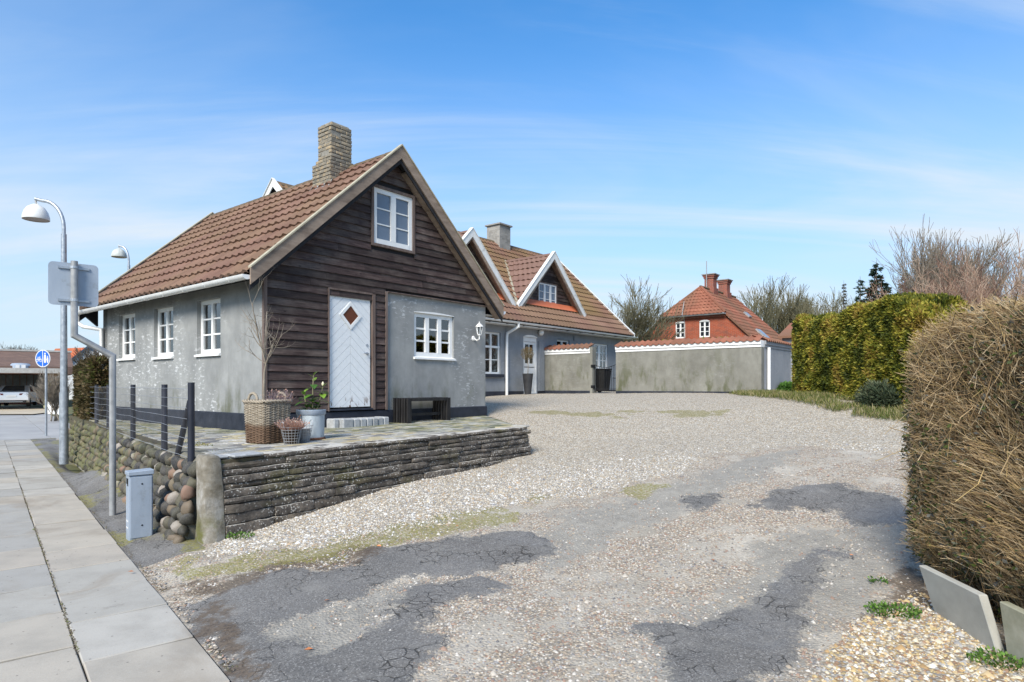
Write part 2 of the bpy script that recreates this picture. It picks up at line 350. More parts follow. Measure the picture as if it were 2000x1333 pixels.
    ae = s.mth('ADD', mk1[0], s.mth('MULTIPLY', s.mth('SUBTRACT', n1, .5), 1.1)); ae = s.mth('ADD', ae, s.mth('MULTIPLY', s.mth('SUBTRACT', n3, .5), 1.1)); ae = s.mth('ADD', ae, s.mth('MULTIPLY', s.mth('SUBTRACT', n2, .5), .7)); asph = s.rng(ae, .40, .60, 0, .95); loose = edge(mk1[1], .8); moss = edge(mk1[2], 1.0); dirt = edge(mk2[0], .9); yellow = edge(mk2[1], .6); grey = edge(mk2[2], 1.2)
    def stones(scale, stops):
        vc = s.n('ShaderNodeTexVoronoi', Vector=vp, Scale=scale); c = s.ramp(s.sep(vc.outputs['Color'])[0], stops, 'CONSTANT')
        d = vc.outputs['Distance']; return s.mix(s.rng(d, .38, .58, 0, .6), c, (.17, .15, .125)), d
    light = [(0, (0.520, 0.440, 0.326)), (.2, (0.645, 0.575, 0.474)), (.40, (0.385, 0.330, 0.260)), (.55, (0.707, 0.650, 0.558)), (.72, (0.478, 0.360, 0.233)), (.84, (0.312, 0.290, 0.265)), (.93, (0.749, 0.700, 0.614))]
    mixed = [(0, (0.374, 0.300, 0.223)), (.18, (0.520, 0.450, 0.363)), (.34, (0.260, 0.220, 0.172)), (.5, (0.447, 0.360, 0.260)), (.64, (0.343, 0.315, 0.279)), (.76, (0.322, 0.190, 0.130)), (.84, (0.624, 0.565, 0.484)), (.93, (0.208, 0.190, 0.172))]
    yel = [(0, (.46, .35, .18)), (.2, (.55, .48, .36)), (.4, (.36, .24, .12)), (.55, (.60, .56, .48)), (.7, (.26, .17, .11)), (.85, (.30, .29, .28))]
    cl, dl = stones(46, light); cm, dm = stones(62, mixed); cy, dy = stones(44, yel)
    gritc = s.ramp(n2, [(.3, (0.302, 0.270, 0.223)), (.6, (0.437, 0.395, 0.335)), (.8, (0.499, 0.455, 0.391))])
    gritc = s.mix(s.rng(n3, .4, .7, 0, .35), gritc, (.20, .185, .165))
    base = s.mix(s.rng(s.noise(vp, 2.1, 7, .65), .38, .56), gritc, cm)
    base = s.mix(loose, base, cl)
    base = s.mix(s.mth('MULTIPLY', yellow, 1.0), base, cy)
    cr_v = s.n('ShaderNodeVectorMath', operation='ADD', i0=vp, i1=s.n('ShaderNodeVectorMath', operation='SCALE', i0=s.n('ShaderNodeTexNoise', Vector=vp, Scale=5.0, Detail=4.0).outputs['Color'], Scale=.16).outputs[0]).outputs[0]
    crk = s.vor(cr_v, 3.4, 'DISTANCE_TO_EDGE'); crk2 = s.vor(cr_v, 9.0, 'DISTANCE_TO_EDGE')
    cz = s.rng(s.noise(vp, 1.7, 3), .54, .64, 0, .7); cz2 = s.rng(s.noise(vp, 2.2, 3), .50, .60)
    cm1 = s.mth('MULTIPLY', s.rng(crk, .014, .003), cz); cm2 = s.mth('MULTIPLY', s.rng(crk2, .05, .012), cz2); cracks = s.mth('MAXIMUM', cm1, cm2)
    agg = s.vor(vp, 130, out='Color'); aggv = s.sep(agg)[0]
    ac = s.ramp(n2, [(.3, (0.104, 0.100, 0.097)), (.7, (0.172, 0.163, 0.153))])
    ac = s.mix(s.rng(aggv, .80, .92, 0, .6), ac, (.30, .29, .28)); ac = s.mix(s.rng(aggv, .25, .1, 0, .5), ac, (.035, .035, .038))
    ac = s.mix(s.mth('MULTIPLY', cracks, .85), ac, (.018, .017, .016)); ac = s.mix(s.rng(s.noise(vp, 3.2, 6, .65), .54, .68, 0, .5), ac, (.22, .21, .195))
    gc = s.ramp(n1, [(.3, (0.192, 0.178, 0.156)), (.7, (0.312, 0.290, 0.253))]); gc = s.mix(s.rng(aggv, .78, .92, 0, .6), gc, (0.374, 0.345, 0.298))
    col = s.mix(grey, base, gc)
    col = s.mix(asph, col, ac)
    col = s.mix(s.mth('MULTIPLY', dirt, .8), col, s.mix(s.rng(n3, .35, .6), (.045, .030, .020), (.11, .080, .055)))
    col = s.mix(s.mth('MULTIPLY', moss, s.rng(n3, .38, .58, .15, .85)), col, s.mix(n1, (.14, .135, .03), (.26, .23, .07)))
    noasph = s.mth('SUBTRACT', 1.0, asph)
    hg = s.mth('MULTIPLY', s.rng(dl, .75, .1), s.mth('MULTIPLY', noasph, s.mth('ADD', .35, s.mth('MULTIPLY', loose, .65))))
    nrm = s.bump(hg, .8, .016); nrm = s.bump(s.mth('SUBTRACT', n3, s.mth('MULTIPLY', s.mth('MULTIPLY', cracks, asph), 2.0)), .5, .008, nrm)
    rough = s.mix(s.mth('MULTIPLY', asph, s.rng(n2, .45, .6)), (.95, .95, .95), (.62, .62, .62))
    MT['driveway'] = s.done(col, rough, nrm, .3)
    s = Sh('earth'); v = s.vec('Pos', rnd=False); f = s.noise(v, .25, 6)
    MT['earth'] = s.done(s.ramp(f, [(.3, (.07, .085, .03)), (.6, (.12, .11, .055))]), 1, s.bump(s.noise(v, 5), .6, .05))

    # colours carried per piece by foliage, twigs and pebbles
    def percol(name, rough=.8, trans=0.0, spec=.25):
        s = Sh(name); c = s.attr('Col')
        if trans:
            tl = s.n('ShaderNodeBsdfTranslucent', Color=c); s.done(c, rough, None, spec)
            mx = s.n('ShaderNodeMixShader', i0=trans, i1=s.b.outputs[0], i2=tl.outputs[0]); s.nt.links.new(mx.outputs[0], s.out.inputs[0]); MT[name] = s.m
        else: MT[name] = s.done(c, rough, None, spec)
    percol('piece', .75); percol('foliage', .6, .25); percol('twigs', .85)
    # wicker
    s = Sh('wicker'); v = s.vec('Object', rnd=False); z = s.sep(v)[2]; f = s.noise(s.vec('Object', (1, 1, 5), False), 9, 6)
    c1 = s.ramp(f, [(.3, (.20, .165, .125)), (.7, (.40, .345, .27))]); c2 = s.ramp(f, [(.3, (.09, .055, .035)), (.7, (.20, .13, .085))])
    zz = s.mth('ADD', z, s.mth('MULTIPLY', s.mth('SUBTRACT', s.noise(v, 4), .5), .12))
    MT['wicker'] = s.done(s.mix(s.rng(zz, .27, .20), c1, c2), .85, s.bump(f, .4, .003))
    # galvanised tub
    s = Sh('zinc'); v = s.vec('Object', (1, 1, .35), False); f = s.noise(v, 11, 7, .65); f2 = s.noise(s.vec('Object', rnd=False), 34, 4)
    col = s.ramp(f, [(.3, (.30, .34, .37)), (.7, (.50, .55, .58))]); col = s.mix(s.rng(f2, .66, .72), col, (.10, .10, .10))
    col = s.mix(s.rng(s.noise(s.vec('Object', rnd=False), 5.5, 4), .62, .70, 0, .8), col, (.20, .09, .05))
    MT['zinc'] = s.done(col, .6, s.bump(f, .2, .002), .4, .1)
    # peeling door paint
    s = Sh('door_paint'); v = s.vec('Object', rnd=False); z = s.sep(v)[2]; f = s.noise(v, 16, 6, .65)
    pe = s.mth('MULTIPLY', s.rng(s.noise(s.vec('Object', (2.2, 2.2, .9), False), 6, 6, .65), .55, .60), s.rng(z, 1.52, 1.28))
    col = s.mix(pe, s.ramp(f, [(.3, (.68, .70, .71)), (.7, (.77, .78, .79))]), (.16, .09, .06))
    MT['door_paint'] = s.done(col, .5, s.bump(pe, -.4, .002), .35)
    s = Sh('rake_white'); v = s.vec('Object', rnd=False); f = s.noise(v, 7, 7, .65)
    MT['rake_white'] = s.done(s.ramp(f, [(.25, (.40, .39, .34)), (.42, (.68, .68, .66)), (.8, (.78, .78, .77))]), .6, s.bump(f, .2, .002))
materials()

# ------------------------------------------------------------------ mesh helpers
class MB:
    def __init__(self): self.v = []; self.f = []
    def add(self, vs, fs):
        o = len(self.v); self.v += [tuple(p) for p in vs]; self.f += [tuple(i + o for i in q) for q in fs]; return self
    def box(self, x0, x1, y0, y1, z0, z1, tf=None):
        vs = [(x, y, z) for z in (z0, z1) for y in (y0, y1) for x in (x0, x1)]
        if tf: vs = [tf(*p) for p in vs]
        return self.add(vs, [(0, 2, 3, 1), (4, 5, 7, 6), (0, 1, 5, 4), (2, 6, 7, 3), (0, 4, 6, 2), (1, 3, 7, 5)])
    def hexa(self, vs):    # 8 corners ordered like box
        return self.add(vs, [(0, 2, 3, 1), (4, 5, 7, 6), (0, 1, 5, 4), (2, 6, 7, 3), (0, 4, 6, 2), (1, 3, 7, 5)])
    def prism(self, poly, d0, d1, tf):     # poly of (a,b) extruded along d ; tf(a,d,b)
        n = len(poly); vs = [tf(a, d0, b) for a, b in poly] + [tf(a, d1, b) for a, b in poly]
        fs = [tuple(range(n)), tuple(range(2 * n - 1, n - 1, -1))] + [(i, (i + 1) % n, n + (i + 1) % n, n + i) for i in range(n)]
        return self.add(vs, fs)
    def tube(self, pts, rad, n=8, cap=True):
        pts = [Vector(p) for p in pts]; m = len(pts)
        rad = [rad] * m if isinstance(rad, (int, float)) else rad
        vs = []; up = None
        for i, p in enumerate(pts):
            if i == 0: t = (pts[1] - p)
            elif i == m - 1: t = (p - pts[i - 1])
            else: t = (pts[i + 1] - p).normalized() + (p - pts[i - 1]).normalized()
            t.normalize()
            if up is None: up = Vector((0, 0, 1)) if abs(t.z) < .9 else Vector((1, 0, 0))
            s = t.cross(up); s.normalize(); up = s.cross(t)
            k = 1.0
            if 0 < i < m - 1:
                c = (pts[i + 1] - p).normalized().dot((p - pts[i - 1]).normalized()); k = 1 / max(.5, math.sqrt((1 + c) / 2))
            for j in range(n):
                a = 2 * math.pi * j / n; vs.append(p + (s * math.cos(a) + up * math.sin(a)) * rad[i] * (k if k < 1.3 else 1.3))
        fs = [(i * n + j, i * n + (j + 1) % n, (i + 1) * n + (j + 1) % n, (i + 1) * n + j) for i in range(m - 1) for j in range(n)]
        if cap: fs += [tuple(range(n - 1, -1, -1)), tuple((m - 1) * n + j for j in range(n))]
        return self.add(vs, fs)
    def lathe(self, prof, n=24, c=(0, 0, 0), cap0=True, cap1=True, tf=None):
        vs = []
        for r, z in prof:
            for j in range(n):
                a = 2 * math.pi * j / n; p = (c[0] + r * math.cos(a), c[1] + r * math.sin(a), c[2] + z); vs.append(tf(*p) if tf else p)
        m = len(prof); fs = [(i * n + j, i * n + (j + 1) % n, (i + 1) * n + (j + 1) % n, (i + 1) * n + j) for i in range(m - 1) for j in range(n)]
        if cap0: fs.append(tuple(range(n - 1, -1, -1)))
        if cap1: fs.append(tuple((m - 1) * n + j for j in range(n)))
        return self.add(vs, fs)
    def mesh(self, name, mat, smooth=False, bevel=0.0, recalc=True):
        me = bpy.data.meshes.new(name); me.from_pydata([tuple(p) for p in self.v], [], self.f)
        bm = bmesh.new(); bm.from_mesh(me)
        if recalc: bmesh.ops.recalc_face_normals(bm, faces=bm.faces)
        if bevel: bmesh.ops.bevel(bm, geom=bm.edges[:], offset=bevel, segments=1, affect='EDGES', clamp_overlap=True)
        bm.to_mesh(me); bm.free()
        me.materials.append(MT[mat])
        if smooth == 'auto':
            me.shade_smooth(); me.set_sharp_from_angle(angle=math.radians(38))
        elif smooth: me.shade_smooth()
        me.update(); return me
    def build(self, name, mat, parent=None, smooth=False, bevel=0.0, loc=None, rot=None, recalc=True):
        return inst(name, self.mesh(name, mat, smooth, bevel, recalc), parent, loc, rot)
def inst(name, me, parent=None, loc=None, rot=None, scale=None):
    o = bpy.data.objects.new(name, me); COL.objects.link(o); o.parent = parent
    if loc is not None: o.location = loc
    if rot is not None: o.rotation_euler = rot
    if scale is not None: o.scale = scale
    return o
def tag(o, label=None, cat=None, group=None, kind=None):
    if label: o['label'] = label
    if cat: o['category'] = cat
    if group: o['group'] = group
    if kind: o['kind'] = kind
    return o
def thing(name, label, cat, loc=(0, 0, 0), rz=0.0, group=None):
    o = bpy.data.objects.new(name, None); COL.objects.link(o); o.location = loc; o.rotation_euler = (0, 0, rz)
    o.empty_display_size = .1; return tag(o, label, cat, group, 'thing')
def np_mesh(name, V, F, mat, col=None, smooth=False):
    """V (n,3), F (m,3|4) arrays; col per-vertex (n,3)"""
    me = bpy.data.meshes.new(name); V = np.asarray(V, np.float32); F = np.asarray(F, np.int32)
    k = F.shape[1]; me.vertices.add(len(V)); me.vertices.foreach_set('co', V.ravel())
    me.loops.add(F.size); me.loops.foreach_set('vertex_index', F.ravel())
    me.polygons.add(len(F)); me.polygons.foreach_set('loop_start', np.arange(0, F.size, k, dtype=np.int32))
    try: me.polygons.foreach_set('loop_total', np.full(len(F), k, np.int32))
    except Exception: pass
    if smooth: me.polygons.foreach_set('use_smooth', np.ones(len(F), bool))
    me.update(calc_edges=True)
    if col is not None: put_col(me, 'Col', col)
    me.materials.append(MT[mat]); return me
def put_col(me, name, col):
    a = me.color_attributes.new(name, 'FLOAT_COLOR', 'POINT'); c = np.ones((len(me.vertices), 4), np.float32); c[:, :3] = col; a.data.foreach_set('color', c.ravel())
rs = np.random.RandomState(7); R = random.Random(11)
def hash3(i, j, k, s=0):
    h = (i * 374761393 + j * 668265263 + k * 2147483647 + s * 144665) & 0xffffffff
    h = ((h ^ (h >> 13)) * 1274126177) & 0xffffffff
    return ((h ^ (h >> 16)) & 0xffff) / 65535.0
def vnoise(P, s=0):
    P = np.asarray(P, float); i = np.floor(P).astype(np.int64); fr = P - i; w = fr * fr * (3 - 2 * fr); out = 0
    for a in (0, 1):
        for b in (0, 1):
            for c in (0, 1):
                out = out + hash3(i[:, 0] + a, i[:, 1] + b, i[:, 2] + c, s) * (w[:, 0] if a else 1 - w[:, 0]) * (w[:, 1] if b else 1 - w[:, 1]) * (w[:, 2] if c else 1 - w[:, 2])
    return out
def fbm(P, s=0, o=4):
    P = np.asarray(P, float); t = 0; a = .5
    for k in range(o): t = t + a * vnoise(P, s + k); P = P * 2.03; a *= .5
    return t / (1 - .5 ** o)
def sstep(x, a, b): t = np.clip((x - a) / (b - a), 0, 1); return t * t * (3 - 2 * t)
def unit(v): return v / np.maximum(np.linalg.norm(v, axis=-1, keepdims=True), 1e-9)

# ------------------------------------------------------------------ site frames
TH = math.atan2(990, 1231)                                   # bearing of the cottage gable wall
DX = np.array([math.sin(TH), math.cos(TH)]); DY = np.array([-math.cos(TH), math.sin(TH)]); OO = np.array([-3.877, 9.8])
HRZ = math.atan2(DX[1], DX[0])
def L2W(x, y, z=0.0): p = OO + x * DX + y * DY; return (p[0], p[1], z)
NV = np.array([.767, .641]); NV = NV / np.linalg.norm(NV); AV = np.array([-NV[1], NV[0]]); SRZ = math.atan2(NV[1], NV[0])
def S2W(n, a, z=0.0): p = n * NV + a * AV; return (p[0], p[1], z)
def houseframe(name, label, cat, group=None): return thing(name, label, cat, (OO[0], OO[1], 0), HRZ, group)

# terrain height
_ctl = []
for (x, y, z) in [(-2.3, -2.95, .12), (-.2, -2.95, .30), (1.5, -2.95, .40), (3.15, -2.95, .5), (4.3, -1.6, .74), (5.45, -.3, .94), (5.7, 2, 1.10), (10.65, 4.6, 1.265), (13.6, 4.6, 1.335),
                  (14.0, 1.74, 1.375), (14, -3.3, 1.41), (0, -1.2, .45), (2.5, -1, .6), (2.6, 3, .75), (-1, 2, .4), (9, 1.0, 1.22), (7, -2.2, .98), (5.2, -4.2, .70)]:
    p = L2W(x, y); _ctl.append((p[0], p[1], z))
_ctl += [(3.0, 4.2, .05), (3.1, 6.5, .35), (7.1, 16, 1.40), (7.25, 11.8, 1.25), (6.5, 9.0, .85), (0, 4.2, .06), (.5, 6.2, .2), (1.8, 8.4, .5)]
for a in (-6, -3, 0, 2, 4, 6, 7.5, 9, 11, 14): p = S2W(1.06, a); _ctl.append((p[0], p[1], 0.0))
for a in (7.5, 9, 11, 14): p = S2W(1.6, a); _ctl.append((p[0], p[1], 0.02))
_ctl = np.array(_ctl)
def _base(x, y): n = x * NV[0] + y * NV[1]; return 1.4 * sstep(n, 1.06, 15.0)
_sg = 2.6
_A = np.exp(-((_ctl[:, None, :2] - _ctl[None, :, :2]) ** 2).sum(-1) / (2 * _sg ** 2)) + np.eye(len(_ctl)) * .02
_wt = np.linalg.solve(_A, _ctl[:, 2] - _base(_ctl[:, 0], _ctl[:, 1]))
def gz(x, y):
    x = np.asarray(x, float); y = np.asarray(y, float); out = _base(x, y)
    for (cx, cy, _), w in zip(_ctl, _wt): out = out + w * np.exp(-((x - cx) ** 2 + (y - cy) ** 2) / (2 * _sg ** 2))
    n = x * NV[0] + y * NV[1]
    return out * sstep(n, 1.06, 1.5)
def g1(x, y): return float(gz(np.array([x]), np.array([y]))[0])
def survey(u, v):          # survey mark in the photograph -> point on the ground
    z = .2
    for _ in range(60):
        d = (z - 1.65) / (-(v - 753) / 1231); x = (u - 1000) / 1231 * d; z = .6 * z + .4 * g1(x, d)
    return (x, d)
def at(u, v, d): return ((u - 1000) / 1231 * d, d, 1.65 - (v - 753) / 1231 * d)

# ------------------------------------------------------------------ ground
def pts_in_poly(px, py, poly):
    c = np.zeros(px.shape, bool); n = len(poly)
    for i in range(n):
        x1, y1 = poly[i]; x2, y2 = poly[(i + 1) % n]
        if y1 == y2: continue
        c ^= ((y1 > py) != (y2 > py)) & (px < (x2 - x1) * (py - y1) / (y2 - y1) + x1)
    return c
def poly_mask(px, py, poly, w):
    ins = pts_in_poly(px, py, poly); d = np.full(px.shape, 1e9); n = len(poly)
    for i in range(n):
        a = np.array(poly[i]); b = np.array(poly[(i + 1) % n]); e = b - a; L = max((e ** 2).sum(), 1e-9)
        t = np.clip(((px - a[0]) * e[0] + (py - a[1]) * e[1]) / L, 0, 1)
        d = np.minimum(d, np.hypot(px - a[0] - t * e[0], py - a[1] - t * e[1]))
    sd = np.where(ins, d, -d); return np.clip(.5 + sd / (2 * w), 0, 1)
# outlines of the asphalt remains and of the gravel, surveyed from the photograph
_P = lambda q: [survey(u, v) for u, v in q]
ASPH = [_P(q) for q in (
    [(385, 1175), (440, 1150), (520, 1130), (600, 1122), (680, 1098), (720, 1080), (800, 1065), (880, 1052), (960, 1045), (1040, 1038), (1085, 1055), (1075, 1085), (1010, 1098), (960, 1112), (880, 1125), (800, 1135), (740, 1150), (690, 1165), (640, 1180), (590, 1195), (560, 1215), (540, 1240), (600, 1255), (680, 1262), (740, 1250), (800, 1215), (850, 1205), (840, 1240), (800, 1280), (790, 1400), (430, 1400), (400, 1280), (350, 1200)],
    [(775, 1190), (790, 1165), (860, 1145), (920, 1130), (965, 1140), (962, 1170), (930, 1195), (880, 1200), (840, 1235), (800, 1245), (760, 1265), (720, 1272), (740, 1250), (800, 1215)],
    [(1335, 995), (1350, 972), (1410, 968), (1400, 985), (1370, 1000)],
    [(1450, 990), (1520, 950), (1570, 942), (1650, 950), (1770, 975), (1775, 1012), (1700, 1020), (1640, 1010), (1570, 995), (1500, 998)],
    [(1290, 1250), (1310, 1228), (1390, 1235), (1420, 1200), (1480, 1150), (1560, 1100), (1640, 1075), (1620, 1110), (1570, 1160), (1540, 1220), (1510, 1290), (1480, 1390), (1280, 1390)])]
GREY = [_P([(1420, 1130), (1500, 1060), (1600, 1020), (1790, 1005), (1790, 1110), (1700, 1150), (1640, 1200), (1560, 1260), (1530, 1390), (1200, 1390), (1260, 1260), (1380, 1180)]), _P([(440, 1230), (600, 1190), (760, 1150), (860, 1140), (800, 1220), (780, 1330), (500, 1360)]),
        _P([(1080, 1010), (1300, 950), (1480, 890), (1560, 880), (1500, 930), (1350, 990), (1200, 1060), (1060, 1120)])]
LOOSE = [_P([(395, 1085), (430, 1045), (560, 1010), (720, 960), (1030, 885), (960, 815), (950, 790), (1200, 777), (1480, 778), (1640, 800), (1790, 830), (1790, 900), (1560, 870), (1400, 890), (1330, 925), (1150, 965), (1000, 985), (800, 1030), (620, 1070)])]
YEL = [_P([(1570, 1400), (1620, 1260), (1690, 1190), (1790, 1150), (1840, 1195), (1960, 1270), (2120, 1360), (2150, 1420)])]
MOSS = [_P([(330, 1110), (430, 1080), (640, 1060), (820, 1020), (1000, 975), (1200, 945), (1300, 935), (1330, 950), (1200, 975), (1000, 1015), (820, 1050), (640, 1095), (420, 1125)]), _P([(1000, 805), (1150, 800), (1420, 800), (1400, 812), (1150, 815)])]
DIRT = [_P([(1640, 1225), (1720, 1160), (1790, 1090), (1830, 1130), (1860, 1200), (1800, 1190), (1720, 1210)]), _P([(330, 1150), (420, 1130), (600, 1090), (760, 1060), (740, 1085), (600, 1120), (430, 1160)]), _P([(380, 1200), (420, 1180), (470, 1250), (480, 1330), (430, 1290)])]
def masks(x, y):
    P = np.stack([x, y, np.zeros_like(x)], 1)
    wx = (fbm(P * 2.6, 3, 5) - .5) * .75; wy = (fbm(P * 2.6, 9, 5) - .5) * .75
    X = x + wx * .7; Y = y + wy * .7
    mx = lambda L, w: np.max([poly_mask(X, Y, q, w) for q in L], axis=0)
    a, gr, lo, ye, mo, di = mx(ASPH, .17), mx(GREY, .45), mx(LOOSE, .35), mx(YEL, .2), mx(MOSS, .3), mx(DIRT, .3)
    n = x * NV[0] + y * NV[1]; t = -x * NV[1] + y * NV[0]
    strip = ((n < 1.66) & (t > 6.55)).astype(float)
    a = np.maximum(a * (1 - strip), strip * .92); lo = lo * (1 - strip)
    mo = np.maximum(mo, strip * (.38 + .75 * np.maximum(sstep(n, 1.24, 1.06), sstep(n, 1.4, 1.6)) * fbm(P * 2.5, 5)))
    mo = mo * (.25 + .9 * sstep(fbm(P * 1.3, 61), .42, .60)); far = sstep(y, 13, 15)
    lo = np.maximum(lo, far)
    fine = np.clip(a * 1.0, 0, 1)
    return a, lo, mo, di, ye, gr

def grid_mesh(name, nn, aa, dz, mat):
    Ng, Ag = np.meshgrid(nn, aa, indexing='ij'); n = Ng.ravel(); a = Ag.ravel()
    x = n * NV[0] + a * AV[0]; y = n * NV[1] + a * AV[1]; z = gz(x, y) + dz
    nx, na = Ng.shape; i = np.arange(nx - 1)[:, None] * na + np.arange(na - 1)[None]; i = i.ravel()
    F = np.stack([i, i + na, i + na + 1, i + 1], 1); return x, y, z, F
def build_ground():
    far = np.array([-400, -250, -120, -60, -30, -15, -6, -2, 0, 1.06, 2, 3, 4, 6, 8, 10, 12, 15, 20, 30, 50, 90, 180, 400.])
    aa = np.array([-400, -200, -100, -50, -25, -12, -6, -3, 0, 2, 4, 6, 8, 10, 12, 14, 16, 18, 20, 24, 30, 40, 60, 120, 250, 400.])
    x, y, z, F = grid_mesh('ground', far, aa, -.10, 'earth')
    tag(inst('ground', np_mesh('ground', np.stack([x, y, z], 1), F, 'earth')), kind='structure')
    nn = np.concatenate([np.arange(1.06, 8.0, .04), np.arange(8.0, 13, .08), np.arange(13, 21, .2)]); aa = np.concatenate([np.arange(-6, -.5, .12), np.arange(-.5, 8.6, .04), np.arange(8.6, 12, .08), np.arange(12, 24, .2)])
    x, y, z, F = grid_mesh('driveway', nn, aa, 0, 'driveway')
    a, lo, mo, di, ye, gr = masks(x, y); P = np.stack([x, y, 0 * x], 1)
    edge = sstep(x * NV[0] + y * NV[1], 1.06, 1.25)
    z = z + edge * (.014 * sstep(a, .35, .65) + .022 * (fbm(P * 1.4, 21) - .5) * 2 + .014 * (fbm(P * 6, 31) - .5)) - .012 * (1 - edge)
    me = np_mesh('driveway', np.stack([x, y, z], 1), F, 'driveway', smooth=True)
    put_col(me, 'mask1', np.stack([a, lo, mo], 1)); put_col(me, 'mask2', np.stack([di, ye, gr], 1))
    tag(inst('driveway', me), kind='structure')
    # loose stones that lie on top, close to the camera
    K = 210000
    n = 1.08 + 9.0 * rs.rand(K) ** 1.25; t = -1.5 + 10.5 * rs.rand(K); px = n * NV[0] + t * AV[0]; py = n * NV[1] + t * AV[1]
    u = px / np.maximum(py, .1); keep = (py > 2.9) & (py < 10.5) & (np.abs(u) < .86)
    lx = (px - OO[0]) * DX[0] + (py - OO[1]) * DX[1]; ly = (px - OO[0]) * DY[0] + (py - OO[1]) * DY[1]
    keep &= ~((ly > -2.86) & (lx < 3.1)); keep &= ~((n < 1.72) & (t > 6.5)); keep &= ~((px > 3.05) & (py < 4.9))
    px, py, n, t = px[keep], py[keep], n[keep], t[keep]
    a, lo, mo, di, ye, gr = masks(px, py); P = np.stack([px, py, 0 * px], 1)
    clump = fbm(P * 1.6, 51); c2 = fbm(P * 4.5, 55)
    p = .24 + .9 * sstep(lo, .3, .7) + 1.0 * sstep(ye, .4, .6) + .8 * sstep(clump, .46, .58) * sstep(c2, .38, .55)
    p = p + .5 * sstep(a, .05, .3) * sstep(a, .75, .4); p *= (1 - .95 * sstep(a, .5, .8) * (1 - .16 * (c2 > .56))); p *= (1 - .55 * sstep(gr, .35, .7)); p *= 1 - .4 * mo
    p *= np.clip(5.5 / py, .3, 1.4) * sstep(py, 10.4, 7.8); p *= np.where((n < 1.75) & (t < 6.2), .22, 1.0); p *= .55 + .75 * fbm(P * 2.3, 91)
    keep = rs.rand(len(px)) < p; px, py = px[keep], py[keep]; lo, ye = lo[keep], ye[keep]; K = len(px)
    J = 4200; jn = np.where(rs.rand(J) < .6, .441 + .006 * rs.randn(J), 1.065 + .028 * np.abs(rs.randn(J))); jt = 2.4 + 14 * rs.rand(J) ** 1.6; jk = fbm(np.stack([jn * 3, jt * 1.7, 0 * jn], 1), 77) > .44; jn, jt = jn[jk], jt[jk]; J = len(jn)
    px = np.concatenate([px, jn * NV[0] + jt * AV[0]]); py = np.concatenate([py, jn * NV[1] + jt * AV[1]]); lo = np.concatenate([lo, -np.ones(J)]); ye = np.concatenate([ye, np.zeros(J)]); K = len(px)
    P = np.stack([px, py, 0 * px], 1); edge = sstep(px * NV[0] + py * NV[1], 1.06, 1.25)
    zz = gz(px, py) + edge * (.022 * (fbm(P * 1.4, 21) - .5) * 2 + .014 * (fbm(P * 6, 31) - .5))
    size = (.0055 + .0105 * rs.rand(K) ** 2.6) * (1 + .25 * (ye > .5) + .15 * (lo > .5)); size *= np.where(rs.rand(K) < .02, 1.9, 1.0)
    o = np.array([[1, 0, -.1], [.45, .9, 0], [-.55, .8, -.1], [-1, -.05, 0], [-.5, -.85, -.1], [.5, -.8, 0], [.1, .05, .75]]); fo = np.array([[0, 1, 6], [1, 2, 6], [2, 3, 6], [3, 4, 6], [4, 5, 6], [5, 0, 6]])
    an = rs.rand(K) * 6.283; ca, sa = np.cos(an), np.sin(an); st = .55 + .4 * rs.rand(K)
    jit = 1 + .35 * (rs.rand(K, 7, 3) - .5); q = o[None] * jit; q[:, :, 1] *= st[:, None]
    V = np.empty((K, 7, 3)); V[:, :, 0] = px[:, None] + size[:, None] * (q[:, :, 0] * ca[:, None] - q[:, :, 1] * sa[:, None])
    V[:, :, 1] = py[:, None] + size[:, None] * (q[:, :, 0] * sa[:, None] + q[:, :, 1] * ca[:, None]); V[:, :, 2] = zz[:, None] + size[:, None] * q[:, :, 2] * .95 + .001
    F = (fo[None] + 7 * np.arange(K)[:, None, None]).reshape(-1, 3)
    pal_l = np.array([[.42, .37, .29], [.54, .50, .44], [.33, .29, .25], [.60, .575, .53], [.40, .30, .20], [.24, .235, .24], [.66, .64, .61], [.50, .43, .33]])
    pal_m = np.array([[.29, .24, .185], [.37, .33, .28], [.20, .17, .14], [.33, .27, .205], [.25, .24, .235], [.25, .17, .13], [.43, .40, .36], [.14, .135, .135]])
    pal_y = np.array([[.46, .35, .18], [.55, .48, .36], [.36, .24, .12], [.62, .58, .50], [.28, .18, .12], [.32, .31, .30], [.50, .38, .22], [.42, .36, .28]])
    k = rs.randint(0, 8, K); c = np.where((ye > .5)[:, None], pal_y[k], np.where((lo > .45)[:, None], pal_l[k] * .90, pal_m[k] * 1.12)) * (.85 + .35 * rs.rand(K, 1))
    jm = lo < -.5; jp = np.array([[.10, .075, .045], [.15, .12, .08], [.12, .13, .04], [.22, .19, .15], [.07, .055, .04]]); c[jm] = jp[rs.randint(0, 5, int(jm.sum()))]; V[jm] = (V[jm] - V[jm][:, 6:7]) * .55 + V[jm][:, 6:7] - np.array([0, 0, .003])
    me = np_mesh('loose_gravel', V.reshape(-1, 3), F, 'piece', np.repeat(c, 7, 0), smooth=True)
    tag(inst('loose_gravel', me), 'loose pebbles and gravel lying on the driveway', 'gravel', kind='stuff')
build_ground()

